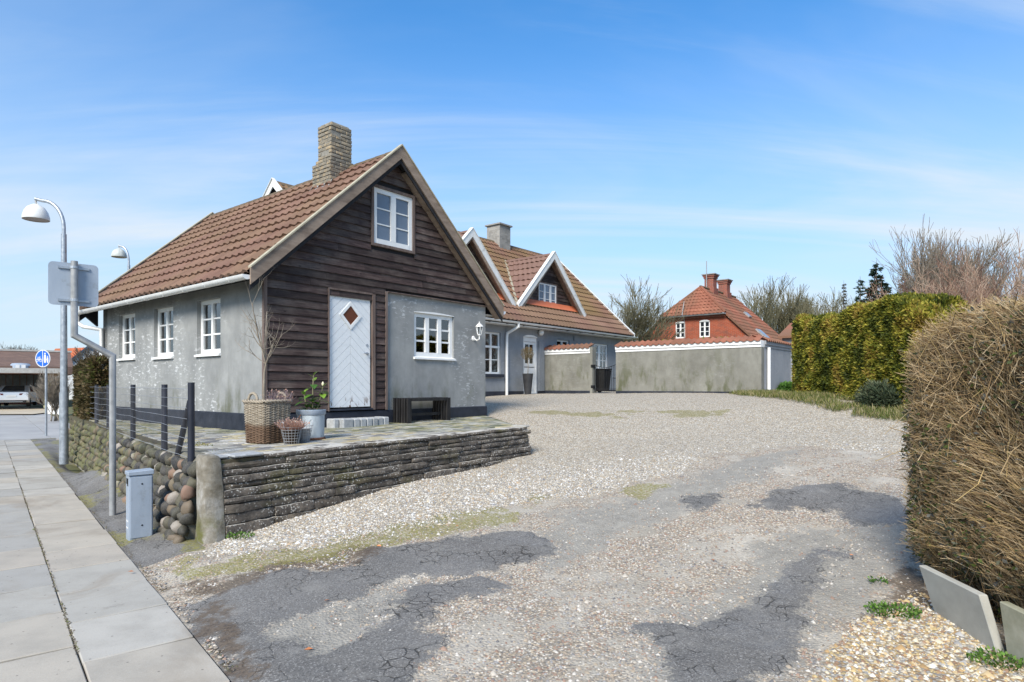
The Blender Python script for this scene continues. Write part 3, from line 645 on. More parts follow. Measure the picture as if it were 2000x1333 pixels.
def build_sidewalk():
    m = MB(); m.box(-7.0, 1.058, -8, 24.3, -.2, -.024); base = m.build('sidewalk', 'joint_sand', loc=(0, 0, 0), rot=(0, 0, SRZ)); tag(base, kind='structure')
    for col, (n0, n1, off) in enumerate(((.445, 1.055, .15), (-.175, .437, .50), (-.80, -.187, .3))):
        a = -2.0 + off
        while a < 24.2:
            L = R.choice((.78, .80, .80, .80, .62 if R.random() < .3 else .8)); a1 = min(a + L, 24.25)
            m = MB(); j = lambda: R.uniform(-.004, .004); z = R.uniform(-.006, .004); tx = R.uniform(-.004, .004)
            vs = [(n0 + j(), a + .009 + j(), -.05), (n1 + j(), a + .009 + j(), -.05), (n0 + j(), a1 - .009 + j(), -.05), (n1 + j(), a1 - .009 + j(), -.05)]
            if R.random() < .22: ci = R.randrange(4); vs[ci] = (vs[ci][0] + (.012 if ci % 2 == 0 else -.012) * R.random() * 2, vs[ci][1] + (.02 if ci < 2 else -.02) * R.random(), vs[ci][2])
            vs += [(x, y, z + (tx if i % 2 else -tx)) for i, (x, y, _) in enumerate(vs)]
            m.hexa(vs); m.build('slab', 'sidewalk_slab', base, bevel=.006 if a < 12 else 0); a = a1
    # the cross street beyond
    m = MB(); m.box(-60, 1.6, 24.4, 48, -.25, -.03); tag(m.build('road', 'asphalt_far', rot=(0, 0, SRZ)), kind='structure')
    m = MB(); m.box(-60, 1.7, 24.32, 24.44, -.25, .0); tag(m.build('kerb', 'concrete_cap', rot=(0, 0, SRZ)), kind='structure')
    m = MB(); m.box(1.62, 60, 24.4, 48, -.25, -.034); tag(m.build('road', 'asphalt_far', rot=(0, 0, SRZ)), kind='structure')
build_sidewalk()

# ------------------------------------------------------------------ terrace, its walls
TZ = lambda x: .92 + .0125 * x
def build_terrace():
    t = houseframe('terrace', 'raised terrace of mixed yellow and grey block paving beside the cottage', 'terrace'); t['kind'] = 'structure'
    for k in ('label', 'category'): del t[k]
    # joint bed under the setts, following the tilt of the terrace
    outline = [(-2.12, -2.83), (3.02, -2.80), (5.22, -.10), (5.22, .5), (0.3, .5), (0.3, 7.2), (.9, 7.2), (.9, 9.0), (.04, 9.0)]
    m = MB(); n = len(outline); top = [(x, y, TZ(x) - .012) for x, y in outline]; bot = [(x, y, -.1) for x, y in outline]
    m.add(top + bot, [tuple(range(n)), tuple(range(2 * n - 1, n - 1, -1))] + [(i, n + i, n + (i + 1) % n, (i + 1) % n) for i in range(n)])
    m.build('paving_bed', 'joint_sand', t)
    # setts, rows running towards the gable wall
    cells = []; W_, H_ = .208, .138
    r = 0; y = -2.78
    while y < 6.5:
        xl = -2.12 + (y + 2.83) * .178 + .12; xr = (3.0 + (y + 2.8) * .815) if y < -.03 else -.02
        x = xl - (W_ / 2 if r % 2 else 0) - R.random() * .05
        while x < xr:
            x0, x1 = max(x, xl), min(x + W_, xr)
            if x1 - x0 > .05: cells.append((x0, x1, y))
            x += W_
        y += H_; r += 1
    cells.sort(key=lambda c: (L2W(c[0], c[2])[1]))
    variants = []
    def sett(x0, x1, y): 
        m = MB(); g = .004; h = R.uniform(-.003, .004); m.box(x0 + g, x1 - g, y + g, y + H_ - g, -.04, 0)
        m.v = [(a, b, TZ(a) + c + h) for a, b, c in m.v]; return m
    rest = MB()
    for i, (x0, x1, y) in enumerate(cells):
        m = sett(x0, x1, y)
        if i < 300: m.build('paver', 'paver', t, bevel=.008)
        else: rest.add(m.v, m.f)
    tag(rest.build('pavers', 'paver_field', t), kind='stuff')
    # dry stacked slab wall along the driveway
    w = houseframe('stacked_slab_wall', 'low dry stacked wall of dark lichen spotted concrete slabs holding up the terrace', 'wall')
    hts = [.055, .07, .062, .075, .06, .085, .07, .095, .11, .12, .14]
    m = MB(); m.box(-2.1, 2.95, -2.79, -2.55, -.1, .8); m.v = [(x, y, z + .0125 * x) for x, y, z in m.v]; m.build('core', 'soil', w)
    ztop = .0
    for ci, h in enumerate(hts):
        z1 = ztop; z0 = ztop - h; ztop = z0
        x = -2.075 + R.uniform(0, .025)
        xe = 3.06 + (.0 if ci == 0 else R.uniform(-.03, .05)) + ci * .006
        if ci == 0: x = -1.60
        while x < xe - .05:
            L = R.uniform(.38, .95) if ci < 7 else R.uniform(.3, .65)
            x1 = x + L
            if xe - x1 < .22: x1 = xe
            xm = (x + x1) / 2; gx, gy, _ = L2W(xm, -2.95)
            if TZ(xm) + z1 > g1(gx, gy) - .02:
                m = MB(); seg = 6; out = -2.86 - ci * .006 + R.uniform(-.022, .016); tw = R.uniform(-.012, .012)
                g = .004 + .004 * R.random(); vs = []
                for i in range(seg + 1):
                    xx = x + .004 + (x1 - x - .008) * i / seg; tz = TZ(xx) + .012
                    e = .012 if i in (0, seg) else 0
                    dz0 = R.uniform(-.005, .006); dz1 = R.uniform(-.007, .004); o1 = out + tw * (i / seg - .5) + R.uniform(-.009, .009)
                    vs += [(xx, -2.6, tz + z0 + g), (xx, o1 + e + .006, tz + z0 + g + dz0), (xx, o1 + e - .004 + R.uniform(-.006, .006), tz + (z0 + z1) / 2), (xx, o1 + e + .010, tz + z1 - g * .4 + dz1), (xx, -2.6, tz + z1 - g * .4)]
                fs = [tuple(range(5)), tuple(seg * 5 + k for k in (4, 3, 2, 1, 0))]
                for i in range(seg):
                    for k in range(5): fs.append((i * 5 + k, i * 5 + (k + 1) % 5, (i + 1) * 5 + (k + 1) % 5, (i + 1) * 5 + k))
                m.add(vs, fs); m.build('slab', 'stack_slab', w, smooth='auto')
            x = x1
    # pale coping stones at the corner
    for (x0, x1, y0, y1, z) in ((-1.95, -1.62, -2.88, -2.66, .035), (-2.12, -1.96, -2.80, -2.58, .03), (2.62, 3.0, -2.62, -2.5, .02), (2.98, 3.1, -2.86, -2.55, .03)):
        m = MB(); m.box(x0, x1, y0, y1, -.03, .0); m.v = [(a, b, TZ(a) + c + z) for a, b, c in m.v]; m.build('coping_stone', 'grey_block' if x0 < 0 else 'paver', w, bevel=.012)
    # rendered corner pillar (leaning out at the foot)
    p = houseframe('corner_pillar', 'cracked rendered corner pillar between boulder wall and stacked slabs', 'pillar')
    m = MB(); sec = []
    nz = 9
    for i in range(nz):
        z = -.05 + .99 * i / (nz - 1); sp = .07 * (1 - i / (nz - 1)) + (-.03 if i == nz - 1 else 0); 
        for (x, y) in ((-2.24 - sp * .3, -2.85 - sp * .4), (-2.16, -2.885 - sp * .6), (-2.06 + sp * .4, -2.875 - sp * .5), (-2.07, -2.66), (-2.24, -2.66)):
            sec.append((x + R.uniform(-.010, .010), y + R.uniform(-.010, .010), z + (R.uniform(-.015, .012) if i == nz - 1 else 0)))
    fs = [tuple(range(4, -1, -1)), tuple((nz - 1) * 5 + k for k in range(5))]
    for i in range(nz - 1):
        for k in range(5): fs.append((i * 5 + k, i * 5 + (k + 1) % 5, (i + 1) * 5 + (k + 1) % 5, (i + 1) * 5 + k))
    m.add(sec, fs); m.build('render_coat', 'pillar', p, smooth='auto', bevel=.02)
    # boulder wall along the sidewalk
    A0 = np.array([-3.33, 6.42]); A1 = np.array([-10.80, 15.36]); Lw = np.linalg.norm(A1 - A0); dw = (A1 - A0) / Lw
    b = thing('boulder_wall', 'fieldstone wall of rounded boulders along the sidewalk below the wire fence', 'wall', (A0[0], A0[1], 0), math.atan2(dw[1], dw[0]))
    # local: x along the wall away from the camera, y to the left = street side
    m = MB(); seg = 48; vs = []
    for i in range(seg + 1):
        x = Lw * i / seg; top = .875 + .02 * math.sin(x * 1.7)
        vs += [(x, .045, -.1), (x, -.10, top - .06 + R.uniform(-.01, .01)), (x, -.16, top + R.uniform(-.012, .012)), (x, -.40, top + .005), (x, -.46, -.1)]
    fs = [tuple(range(5)), tuple(seg * 5 + k for k in (4, 3, 2, 1, 0))] + [(i * 5 + k, i * 5 + (k + 1) % 5, (i + 1) * 5 + (k + 1) % 5, (i + 1) * 5 + k) for i in range(seg) for k in range(5)]
    m.add(vs, fs); m.build('mortar_core', 'mortar', b, smooth='auto')
    vm = []
    for k in range(14):
        bm = bmesh.new(); bmesh.ops.create_icosphere(bm, subdivisions=2, radius=1)
        V = np.array([v.co[:] for v in bm.verts]); V = V * (1 + .55 * (fbm(V * 1.25 + k * 7.3 + 20, k, 3) - .5))[:, None]
        for _ in range(6):                                   # split faces
            d = unit(rs.randn(3)); h = V @ d - R.uniform(.62, .86); V = V - np.outer(np.maximum(h, 0) * .9, d)
        for v, q in zip(bm.verts, V): v.co = q
        me = bpy.data.meshes.new('boulder'); bm.to_mesh(me); bm.free(); me.materials.append(MT['boulder']); me.shade_smooth(); vm.append(me)
    st = []
    for ri in range(7):
        z = .05 + .122 * ri; x = R.uniform(-.14, -.06)
        while x < Lw - .05:
            wd = R.choice((R.uniform(.042, .06), R.uniform(.05, .08), R.uniform(.07, .10))) * (1.15 if ri < 2 else 1.0) * (1.0 if x < 5 else 1.15); x += wd
            yy = .06 - .16 * (z / .84)
            st.append((x, R.choice(vm), (x, yy - .012 + R.uniform(-.015, .022), z + R.uniform(-.025, .025)), (R.uniform(-.5, .5), R.uniform(-.9, .9), R.uniform(-.5, .5)), (wd * 1.12, R.uniform(.055, .09), .068 * R.uniform(.85, 1.5)))); x += wd * .88
    st.sort(key=lambda q: q[0]); fv, ff, o = [], [], 0
    for i, (_, me, lo, ro, sc) in enumerate(st):
        if i < 300: inst('stone', me, b, lo, ro, sc)
        else:
            M = Matrix.LocRotScale(Vector(lo), Matrix.Rotation(ro[1], 3, 'Y').to_quaternion(), Vector(sc)); V = np.array([v.co[:] for v in me.vertices]); V = V @ np.array(M.to_3x3()).T + np.array(lo); fv.append(V); ff.append(np.array([p.vertices[:] for p in me.polygons]) + o); o += len(V)
    if fv: tag(inst('stones', np_mesh('stones', np.concatenate(fv), np.concatenate(ff), 'boulder_far', smooth=True), b), kind='stuff')
build_terrace()

# ------------------------------------------------------------------ building helpers
FRONT = lambda y0: (lambda a, d, z: (a, y0 - d, z))          # wall facing the courtyard: a along x, d outward
WEST = lambda x0: (lambda a, d, z: (x0 - d, a, z))           # wall facing the street: a along y
def tbox(m, tf, a0, a1, d0, d1, z0, z1): return m.box(a0, a1, d0, d1, z0, z1, tf)
def wall_open(m, tf, a0, a1, z0, z1, th, ops):
    xs = sorted({a0, a1, *[o[0] for o in ops], *[o[1] for o in ops]})
    for p, q in zip(xs, xs[1:]):
        mid = (p + q) / 2; sp = sorted((o[2], o[3]) for o in ops if o[0] < mid < o[1]); z = z0
        for s0, s1 in sp:
            if s0 > z: tbox(m, tf, p, q, -th, 0, z, s0)
            z = s1
        if z < z1: tbox(m, tf, p, q, -th, 0, z, z1)
def window(parent, tf, a0, a1, z0, z1, cols, rows, rec=.05, fr=.065, bar=.022, mull=.05, mat='white_paint', glass='glass', label=None, sill=True, backing=None, bd=.35, casement=None):
    """frame + glazing bars as one mesh, panes as children. cols: list of lists = casements of pane columns"""
    m = MB(); d0, d1 = -rec - .05, -rec
    tbox(m, tf, a0, a0 + fr, d0, d1, z0, z1); tbox(m, tf, a1 - fr, a1, d0, d1, z0, z1)
    tbox(m, tf, a0 + fr, a1 - fr, d0, d1, z1 - fr, z1); tbox(m, tf, a0 + fr, a1 - fr, d0, d1 + .006, z0, z0 + fr * 1.1)
    ia0, ia1, iz0, iz1 = a0 + fr, a1 - fr, z0 + fr * 1.1, z1 - fr
    nc = len(cols); cw = (ia1 - ia0 - mull * (nc - 1)) / nc; panes = []
    hs = rows if isinstance(rows, list) else [1] * rows; tot = sum(hs)
    for ci, nb in enumerate(cols):
        c0 = ia0 + ci * (cw + mull)
        if ci: tbox(m, tf, c0 - mull, c0, d0 - .002, d1 + .008, iz0, iz1)
        pw = (cw - bar * (nb - 1)) / nb; z = iz0
        for ri, hh in enumerate(hs):
            ph = (iz1 - iz0 - bar * (len(hs) - 1)) * hh / tot
            for k in range(nb):
                p0 = c0 + k * (pw + bar); panes.append((p0, p0 + pw, z, z + ph))
                if k: tbox(m, tf, p0 - bar, p0, d0 + .01, d1 - .008, z, z + ph)
            z += ph
            if ri < len(hs) - 1: tbox(m, tf, c0, c0 + cw, d0 + .012, d1 - .010, z, z + bar); z += bar
    w = m.build('window', mat, parent)
    if label: w['label'] = label
    for (p0, p1, q0, q1) in panes:
        m = MB(); tbox(m, tf, p0 - .004, p1 + .004, d0 + .020, d0 + .025, q0 - .004, q1 + .004); m.build('pane', glass, w)
    if sill:
        m = MB(); m.prism([(-rec, z0 + .012), (.045, z0 - .016), (.045, z0 - .05), (-rec, z0 - .05)], a0 - .02, a1 + .02, lambda a, d, b: tf(d, a, b)); m.build('sill', mat, w)
    if backing:
        m = MB(); tbox(m, tf, a0 - .05, a1 + .05, -bd - .01, -bd, z0 - .05, z1 + .05); m.build('blind', backing, w)
    return w
def clip_poly(poly, a, b, c):      # keep a*x+b*y<=c
    out = []
    for i in range(len(poly)):
        p, q = poly[i], poly[(i + 1) % len(poly)]; fp = a * p[0] + b * p[1] - c; fq = a * q[0] + b * q[1] - c
        if fp <= 0: out.append(p)
        if fp * fq < 0: t = fp / (fp - fq); out.append((p[0] + t * (q[0] - p[0]), p[1] + t * (q[1] - p[1])))
    return out
def board(parent, tf, poly, h, mat='board', d0=.0):       # clapboard: polygon (a,z), thicker at its lower edge
    zs = [z for _, z in poly]; lo = min(zs); m = MB(); n = len(poly); dep = lambda z: d0 + .046 - .026 * (z - lo) / h
    vs = [tf(a, d0, z) for a, z in poly] + [tf(a, dep(z), z) for a, z in poly]
    m.add(vs, [tuple(range(n)), tuple(range(2 * n - 1, n - 1, -1))] + [(i, (i + 1) % n, n + (i + 1) % n, n + i) for i in range(n)])
    return m.build('board', mat, parent)
def roof_pt(E, up, al, nm): return lambda w, l, h: tuple(E[i] + al[i] * w + up[i] * l + nm[i] * h for i in range(3))
def wave(t): t = t % 1.0; return .5 + .5 * math.cos(2 * math.pi * (t - .30)) if t > -.1 else 0
WPROF = [(0, .004), (.12, .0), (.34, .006), (.52, .026), (.66, .034), (.80, .026), (.93, .010), (1.0, .004)]
def tile_mesh(pitch, course, lift=.046, over=.05):
    m = MB(); vs = []
    for l, h0 in ((0, lift), (course + over, .0)):
        for t, h in WPROF: vs.append((t * pitch, l, h0 + h))
    for t, h in WPROF: vs.append((t * pitch, .003, lift + h - .046))
    n = len(WPROF); fs = [(i, i + 1, n + i + 1, n + i) for i in range(n - 1)] + [(2 * n + i, 2 * n + i + 1, i + 1, i) for i in range(n - 1)]
    return m.add(vs, fs)
def tile_course(rp, w0, w1, l, pitch, course, lift=.032, skew0=0.0, skew1=0.0, over=.05):
    """one course of wave tiles from w0 to w1; skew = how far the ends move per metre upslope"""
    m = MB(); top = []; bot = []; lip = []; pts = []
    k = math.floor(w0 / pitch)
    while k * pitch < w1:
        for t, h in WPROF[:-1]:
            w = (k + t) * pitch
            if w0 <= w <= w1: pts.append((w, h))
        k += 1
    pts = [(w0, .006)] + pts + [(w1, .006)]; n = len(pts); vs = []
    for l_, h0, dl in ((l, lift, 0), (l + course + over, 0.0, course + over), (l + .003, lift - .030, 0)):
        for i, (w, h) in enumerate(pts):
            f = (w - w0) / max(w1 - w0, 1e-6); vs.append(rp(w + dl * (skew0 * (1 - f) + skew1 * f), l_, h0 + h))
    fs = [(i, i + 1, n + i + 1, n + i) for i in range(n - 1)] + [(2 * n + i, 2 * n + i + 1, i + 1, i) for i in range(n - 1)]
    return m.add(vs, fs)
def gutter(m, tfp, r=.065, n=7):
    """half-round gutter along list of 3D points"""
    P = [Vector(p) for p in tfp]; d = (P[1] - P[0]).normalized(); s = d.cross(Vector((0, 0, 1))).normalized(); vs = []
    for p in P:
        for rr in (r, r - .008):
            for j in range(n): a = math.pi + math.pi * j / (n - 1); vs.append(p + s * math.cos(a) * rr + Vector((0, 0, 1)) * math.sin(a) * rr)
    fs = []; k = 2 * n
    for i in range(len(P) - 1):
        for j in range(n - 1):
            fs.append((i * k + j, i * k + j + 1, (i + 1) * k + j + 1, (i + 1) * k + j)); fs.append((i * k + n + j, i * k + n + j + 1, (i + 1) * k + n + j + 1, (i + 1) * k + n + j))
        for j in (0, n - 1): fs.append((i * k + j, i * k + n + j, (i + 1) * k + n + j, (i + 1) * k + j))
    fs.append(tuple(range(n))); fs.append(tuple((len(P) - 1) * k + j for j in range(n)))
    m.add(vs, fs); return m
def lantern(parent, tf, a, z):
    m = MB(); c = tf(a, 0, z - .10)
    m.tube([tf(a, .0, z - .08), tf(a, .02, z - .08)], [.055, .045], 12)
    m.tube([tf(a, .02, z - .08), tf(a, .10, z - .13), tf(a, .17, z - .10), tf(a, .17, z - .03)], .012, 8)
    cx, cy, cz = tf(a, .17, z); m.lathe([(.03, -.03), (.042, -.01), (.035, 0)], 6, (cx, cy, cz))
    m.lathe([(.085, .16), (.08, .175), (.035, .225), (.012, .235), (.010, .27), (.0, .275)], 6, (cx, cy, cz), cap1=False)
    for j in range(6):
        an = 2 * math.pi * j / 6; m.tube([(cx + .04 * math.cos(an), cy + .04 * math.sin(an), cz), (cx + .072 * math.cos(an), cy + .072 * math.sin(an), cz + .165)], .006, 4)
    l = m.build('wall_lantern', 'white_paint', parent)
    g = MB(); g.lathe([(.036, .0), (.066, .165)], 6, (cx, cy, cz)); g.build('lantern_glass', 'glass', l)

# ------------------------------------------------------------------ the cottage
def build_cottage():
    c = houseframe('cottage', 'small cottage with grey plaster, dark clapboard gable and brown tiled roof', 'house')
    Wd, Ln, zr, sl, yf, yb = 5.25, 6.65, 6.03, .91, -.22, 7.05; xr = 2.62; ex = -.30
    ze = zr - sl * (xr - ex)
    F0 = FRONT(0.0); L0 = WEST(0.0)
    lw = [(1.34, 2.19, 2.20, 3.14), (3.14, 3.99, 2.20, 3.14), (4.90, 5.75, 2.22, 3.14)]
    fw = (3.15, 4.25, 2.21, 3.08); door = (1.19, 2.08, 1.24, 3.29); uw = (2.13, 3.07, 4.24, 5.26)
    m = MB(); wall_open(m, F0, 2.44, Wd, 1.18, 3.40, .3, [fw]); m.build('plaster_wall', 'plaster', c)
    m = MB(); wall_open(m, L0, 0.0, Ln, 1.18, 3.55, .3, lw); m.build('plaster_wall', 'plaster', c)
    m = MB(); m.box(Wd - .3, Wd - .002, .3, Ln - .002, 1.18, 3.55); m.build('plaster_wall', 'plaster', c)
    m = MB(); m.prism([(.0, 1.18), (Wd, 1.18), (Wd, 3.6), (xr, zr - .1), (.0, 3.6)], Ln - .25, Ln + .002, lambda a, d, b: (a, d, b)); m.build('plaster_wall', 'plaster', c)
    m = MB(); m.box(.28, Wd - .28, .28, Ln - .2, 1.0, 1.15); m.build('floor', 'interior', c)
    m = MB(); m.box(2.9, 3.0, .3, Ln - .3, 1.15, 3.5); m.build('partition_wall', 'interior', c)
    m = MB(); m.box(.25, Wd - .25, .3, Ln - .2, 3.52, 3.6); m.build('ceiling', 'interior', c)
    # timber framed part behind the boards
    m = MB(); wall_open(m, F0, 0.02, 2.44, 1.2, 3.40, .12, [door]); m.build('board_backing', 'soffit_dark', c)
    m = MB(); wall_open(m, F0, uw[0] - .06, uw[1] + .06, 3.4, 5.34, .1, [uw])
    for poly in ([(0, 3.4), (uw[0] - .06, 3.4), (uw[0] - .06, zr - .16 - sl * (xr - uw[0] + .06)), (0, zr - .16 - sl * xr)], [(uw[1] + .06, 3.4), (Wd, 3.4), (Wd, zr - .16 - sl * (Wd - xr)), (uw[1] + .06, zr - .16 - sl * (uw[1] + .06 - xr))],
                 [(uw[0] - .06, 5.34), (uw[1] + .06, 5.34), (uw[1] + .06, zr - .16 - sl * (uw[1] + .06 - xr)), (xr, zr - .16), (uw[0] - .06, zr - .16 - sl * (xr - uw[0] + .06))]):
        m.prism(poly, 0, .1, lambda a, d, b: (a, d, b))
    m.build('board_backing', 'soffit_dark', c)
    # plinth
    for (x0, x1, y0, y1) in ((-.035, Wd + .03, -.035, .25), (-.033, .2, .25, Ln + .03), (Wd - .2, Wd + .028, .25, Ln)):
        m = MB(); m.box(x0, x1, y0, y1, .6, 1.20 if y0 > 0 else 1.195); m.build('plinth', 'plinth_black', c, bevel=.012)
    # clapboards
    ex_ = .131; z = 1.215; k = 0
    rake = lambda zz: (zr - .165 - zz) / sl          # half width available under the rakes
    while z < zr - .25:
        z1 = z + ex_ + .024; zt = min(z1, zr - .2)
        if z < 3.27:
            spans = [(.05, 1.165), (2.155, 2.40)]
            if z + ex_ > 3.30: spans = [(.05, 2.40)]
        else: spans = [(0.02, Wd - .0)]
        if z + .02 > 3.27 and z < 3.37: spans = [(.03, 2.42)]
        if z < uw[3] + .05 and z1 > uw[2] - .04:
            spans = [(spans[0][0], uw[0] - .055), (uw[1] + .055, spans[0][1])]
        for s0, s1 in spans:
            cuts = [s0]
            if s1 - s0 > 2.2:
                n = 1 if s1 - s0 < 4 else 2
                cuts += sorted(R.uniform(s0 + .5, s1 - .5) for _ in range(n))
            cuts.append(s1)
            for p, q in zip(cuts, cuts[1:]):
                j = R.uniform(-.004, .004); poly = [(p + .0015, z + j), (q - .0015, z + j), (q - .0015, z1), (p + .0015, z1)]
                poly = clip_poly(poly, sl, 1, zr - .17 + sl * xr); poly = clip_poly(poly, -sl, 1, zr - .17 - sl * xr)
                if len(poly) >= 3 and max(a for a, _ in poly) - min(a for a, _ in poly) > .06: board(c, F0, poly, ex_ + .024)
        z += ex_; k += 1
    # trims
    for (a0, a1, z0, z1, d) in ((-.012, .045, 1.2, 3.47, .055), (2.405, 2.452, 1.2, 3.385, .052), (2.10, 2.158, 1.21, 3.30, .058), (1.163, 1.186, 1.21, 3.31, .056), (1.186, 2.10, 3.285, 3.315, .05)):
        m = MB(); tbox(m, F0, a0, a1, .0, d, z0, z1); m.build('trim_board', 'wood_trim', c)
    m = MB(); tbox(m, F0, 2.452, Wd + .02, .0, .06, 3.375, 3.392); m.build('trim_board', 'wood_trim', c)
    for (a0, a1, z0, z1) in ((uw[0] - .055, uw[0], uw[2] - .05, uw[3] + .05), (uw[1], uw[1] + .055, uw[2] - .05, uw[3] + .05), (uw[0], uw[1], uw[3], uw[3] + .05), (uw[0], uw[1], uw[2] - .05, uw[2])):
        m = MB(); tbox(m, F0, a0, a1, .0, .058, z0, z1); m.build('trim_board', 'wood_trim', c)
    # windows
    for w in lw: window(c, L0, w[0], w[1], w[2], w[3], [1, 1], 3, rec=.07, fr=.07, bar=.026, mull=.055)
    for (a0, a1), bk in (((1.34, 1.75), 'blind_brown'), ((3.14, 3.55), 'blind_brown'), ((4.95, 5.3), 'curtain')):
        m = MB(); m.box(.42, .44, a0, a1, 2.1, 3.2); m.build('curtain', bk, c)
    window(c, F0, *fw, [1, 1, 1], 3, rec=.04, fr=.085, bar=.035, mull=.10)
    m = MB(); m.prism([(3.15, 3.075), (4.25, 3.075), (4.25, 3.085), (3.95, 3.105), (3.7, 3.112), (3.45, 3.105), (3.15, 3.085)], .0, .03, lambda a, d, b: F0(a, d - .02, b)); m.build('lintel_board', 'white_paint', c)
    window(c, F0, *uw, [1, 1], 3, rec=-.03, fr=.085, bar=.022, mull=.12, glass='glass_pale', sill=False)
    m = MB(); tbox(m, F0, uw[0] - .02, uw[1] + .02, -.35, -.3, uw[2] - .1, uw[3] + .1); m.build('blind', 'blind_blue', c)
    # herringbone door
    d = MB(); tbox(d, F0, 1.195, 2.075, -.03, .005, 1.265, 3.275); dr = d.build('door', 'door_paint', c)
    dr['label'] = 'white herringbone plank door with diamond shaped window'
    cx = 1.637
    for side, (a0, a1) in ((-1, (1.20, cx - .002)), (1, (cx + .002, 2.07))):
        kk = -.78
        while kk < 3.4:
            lo, hi = 1.27 + kk + .003, 1.27 + kk + .153
            poly = [(a0, 1.27), (a1, 1.27), (a1, 3.27), (a0, 3.27)]
            # bands z + 1.12*|a-cx| between lo and hi
            s = .90 * side; poly = clip_poly(poly, s, 1, hi + s * cx); poly = clip_poly(poly, -s, -1, -(lo + s * cx))
            if len(poly) >= 3:
                m = MB(); m.prism(poly, .004, .016, F0); m.build('plank', 'door_paint', dr)
            kk += .156
    dm = lambda r: [(cx, 2.875 + r * 1.05), (cx + r, 2.875), (cx, 2.875 - r * 1.05), (cx - r, 2.875)]
    m = MB(); o, i = dm(.235), dm(.165)
    for q in range(4): m.prism([o[q], o[(q + 1) % 4], i[(q + 1) % 4], i[q]], .014, .034, F0)
    m.build('diamond_frame', 'white_paint', dr)
    m = MB(); m.prism(dm(.17), .017, .021, F0); m.build('diamond_pane', 'leather_brown', dr)
    m = MB(); m.tube([F0(2.0, .016, 2.22), F0(2.0, .06, 2.22), F0(1.90, .065, 2.225)], .010, 8); m.tube([F0(2.0, .014, 2.22), F0(2.0, .022, 2.22)], .028, 12); m.build('handle', 'galvanised', dr, smooth='auto')
    m = MB(); m.tube([F0(2.0, .014, 2.37), F0(2.0, .024, 2.37)], .026, 12); m.build('lock', 'galvanised', dr, smooth='auto')
    m = MB(); tbox(m, F0, 1.19, 2.09, .0, .07, 1.215, 1.245); m.build('threshold', 'plinth_black', c)
    lantern(c, F0, 4.86, 2.74)
    # roof deck under the tiles
    h0 = .10
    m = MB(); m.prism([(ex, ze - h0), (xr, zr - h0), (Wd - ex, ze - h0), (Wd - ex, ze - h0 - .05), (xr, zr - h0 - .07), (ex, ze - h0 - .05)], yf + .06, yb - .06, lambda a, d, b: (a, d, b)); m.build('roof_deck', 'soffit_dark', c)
    # west slope: single tiles
    L = math.hypot(xr - ex, zr - ze); ux, uz = (xr - ex) / L, (zr - ze) / L; P_, C_ = .222, L / 11
    rp = roof_pt((ex - .02, yb - .05, ze - .045), (ux, 0, uz), (0, -1, 0), (-uz, 0, ux))
    M3 = Matrix(((0, ux, -uz), (-1, 0, 0), (0, uz, ux)))
    eul = M3.to_euler(); nW = int((yb - yf - .1) / P_); rest = MB(); cells = []
    for r in range(11):
        for q in range(nW): cells.append((-q, r, q))
    cells.sort(); P_ = (yb - yf - .1) / nW
    me = tile_mesh(P_, C_).mesh('roof_tile', 'tile_brown', smooth='auto', recalc=False); tm = tile_mesh(P_, C_)
    for i, (_, r, q) in enumerate(cells):
        if i < 300: inst('roof_tile', me, c, rp(q * P_ + R.uniform(-.003, .003), r * C_ + R.uniform(-.006, .004) - (.02 if R.random() < .02 else 0), R.uniform(-.003, .004)), (eul[0] + R.uniform(-.006, .006), eul[1] + R.uniform(-.006, .006), eul[2] + R.uniform(-.006, .006)))
        else: rest.add([rp(q * P_ + v[0], r * C_ + v[1], v[2]) for v in tm.v], tm.f)
    tag(rest.build('roof_tiles', 'tile_brown', c, smooth='auto', recalc=False), kind='stuff')
    # east slope: courses
    rp2 = roof_pt((Wd - ex + .02, yb - .05, ze - .045), (-ux, 0, uz), (0, -1, 0), (uz, 0, ux))
    for r in range(11): tile_course(rp2, 0, yb - yf - .1, r * C_, P_, C_).build('tile_course', 'tile_brown', c, smooth='auto', recalc=False)
    m = MB(); n = 24
    for i in range(n):
        y0 = yf + .05 + (yb - yf - .1) * i / n; y1 = yf + .05 + (yb - yf - .1) * (i + 1) / n + .02
        m.prism([(xr - .13, zr - .085), (xr - .06, zr - .005), (xr, zr + .018), (xr + .06, zr - .005), (xr + .13, zr - .085)], y0, y1, lambda a, d, b: (a, d, b + .006 * (d == y1)))
    m.build('ridge_cap', 'ridge_brown', c, smooth='auto')
    # rake boards, dark inner board, cap strip
    for yy, tag_ in ((yf, 1), (yb, 0)):
        s_ = -1 if tag_ else 1
        for side in (-1, 1):
            xe_ = ex - .03 if side < 0 else Wd - ex + .03
            X = lambda t: xr + (xe_ - xr) * t; Z = lambda t: zr - sl * (abs(X(t) - xr))
            tf = lambda a, d, b: (a, d, b)
            y0, y1 = (yy - .028, yy) if tag_ else (yy, yy + .028)
            m = MB(); m.prism([(X(0), Z(0) + .06), (X(1), Z(1) + .06), (X(1), Z(1) - .19), (X(0), Z(0) - .17)], y0, y1, tf); m.build('rake_board', 'wood_rake', c)
            m = MB(); m.prism([(X(0), Z(0) + .092), (X(1), Z(1) + .092), (X(1), Z(1) + .064), (X(0), Z(0) + .064)], y0 - .02, y1 + .05, tf); m.build('rake_cap', 'wood_cap', c)
            ya, yb_ = (yy + .002, yy + .022) if tag_ else (yy - .022, yy - .002)
            m = MB(); m.prism([(X(0), Z(0) - .10), (X(1), Z(1) - .10), (X(1), Z(1) - .275), (X(0), Z(0) - .26)], ya, yb_, tf); m.build('inner_board', 'soffit_dark', c)
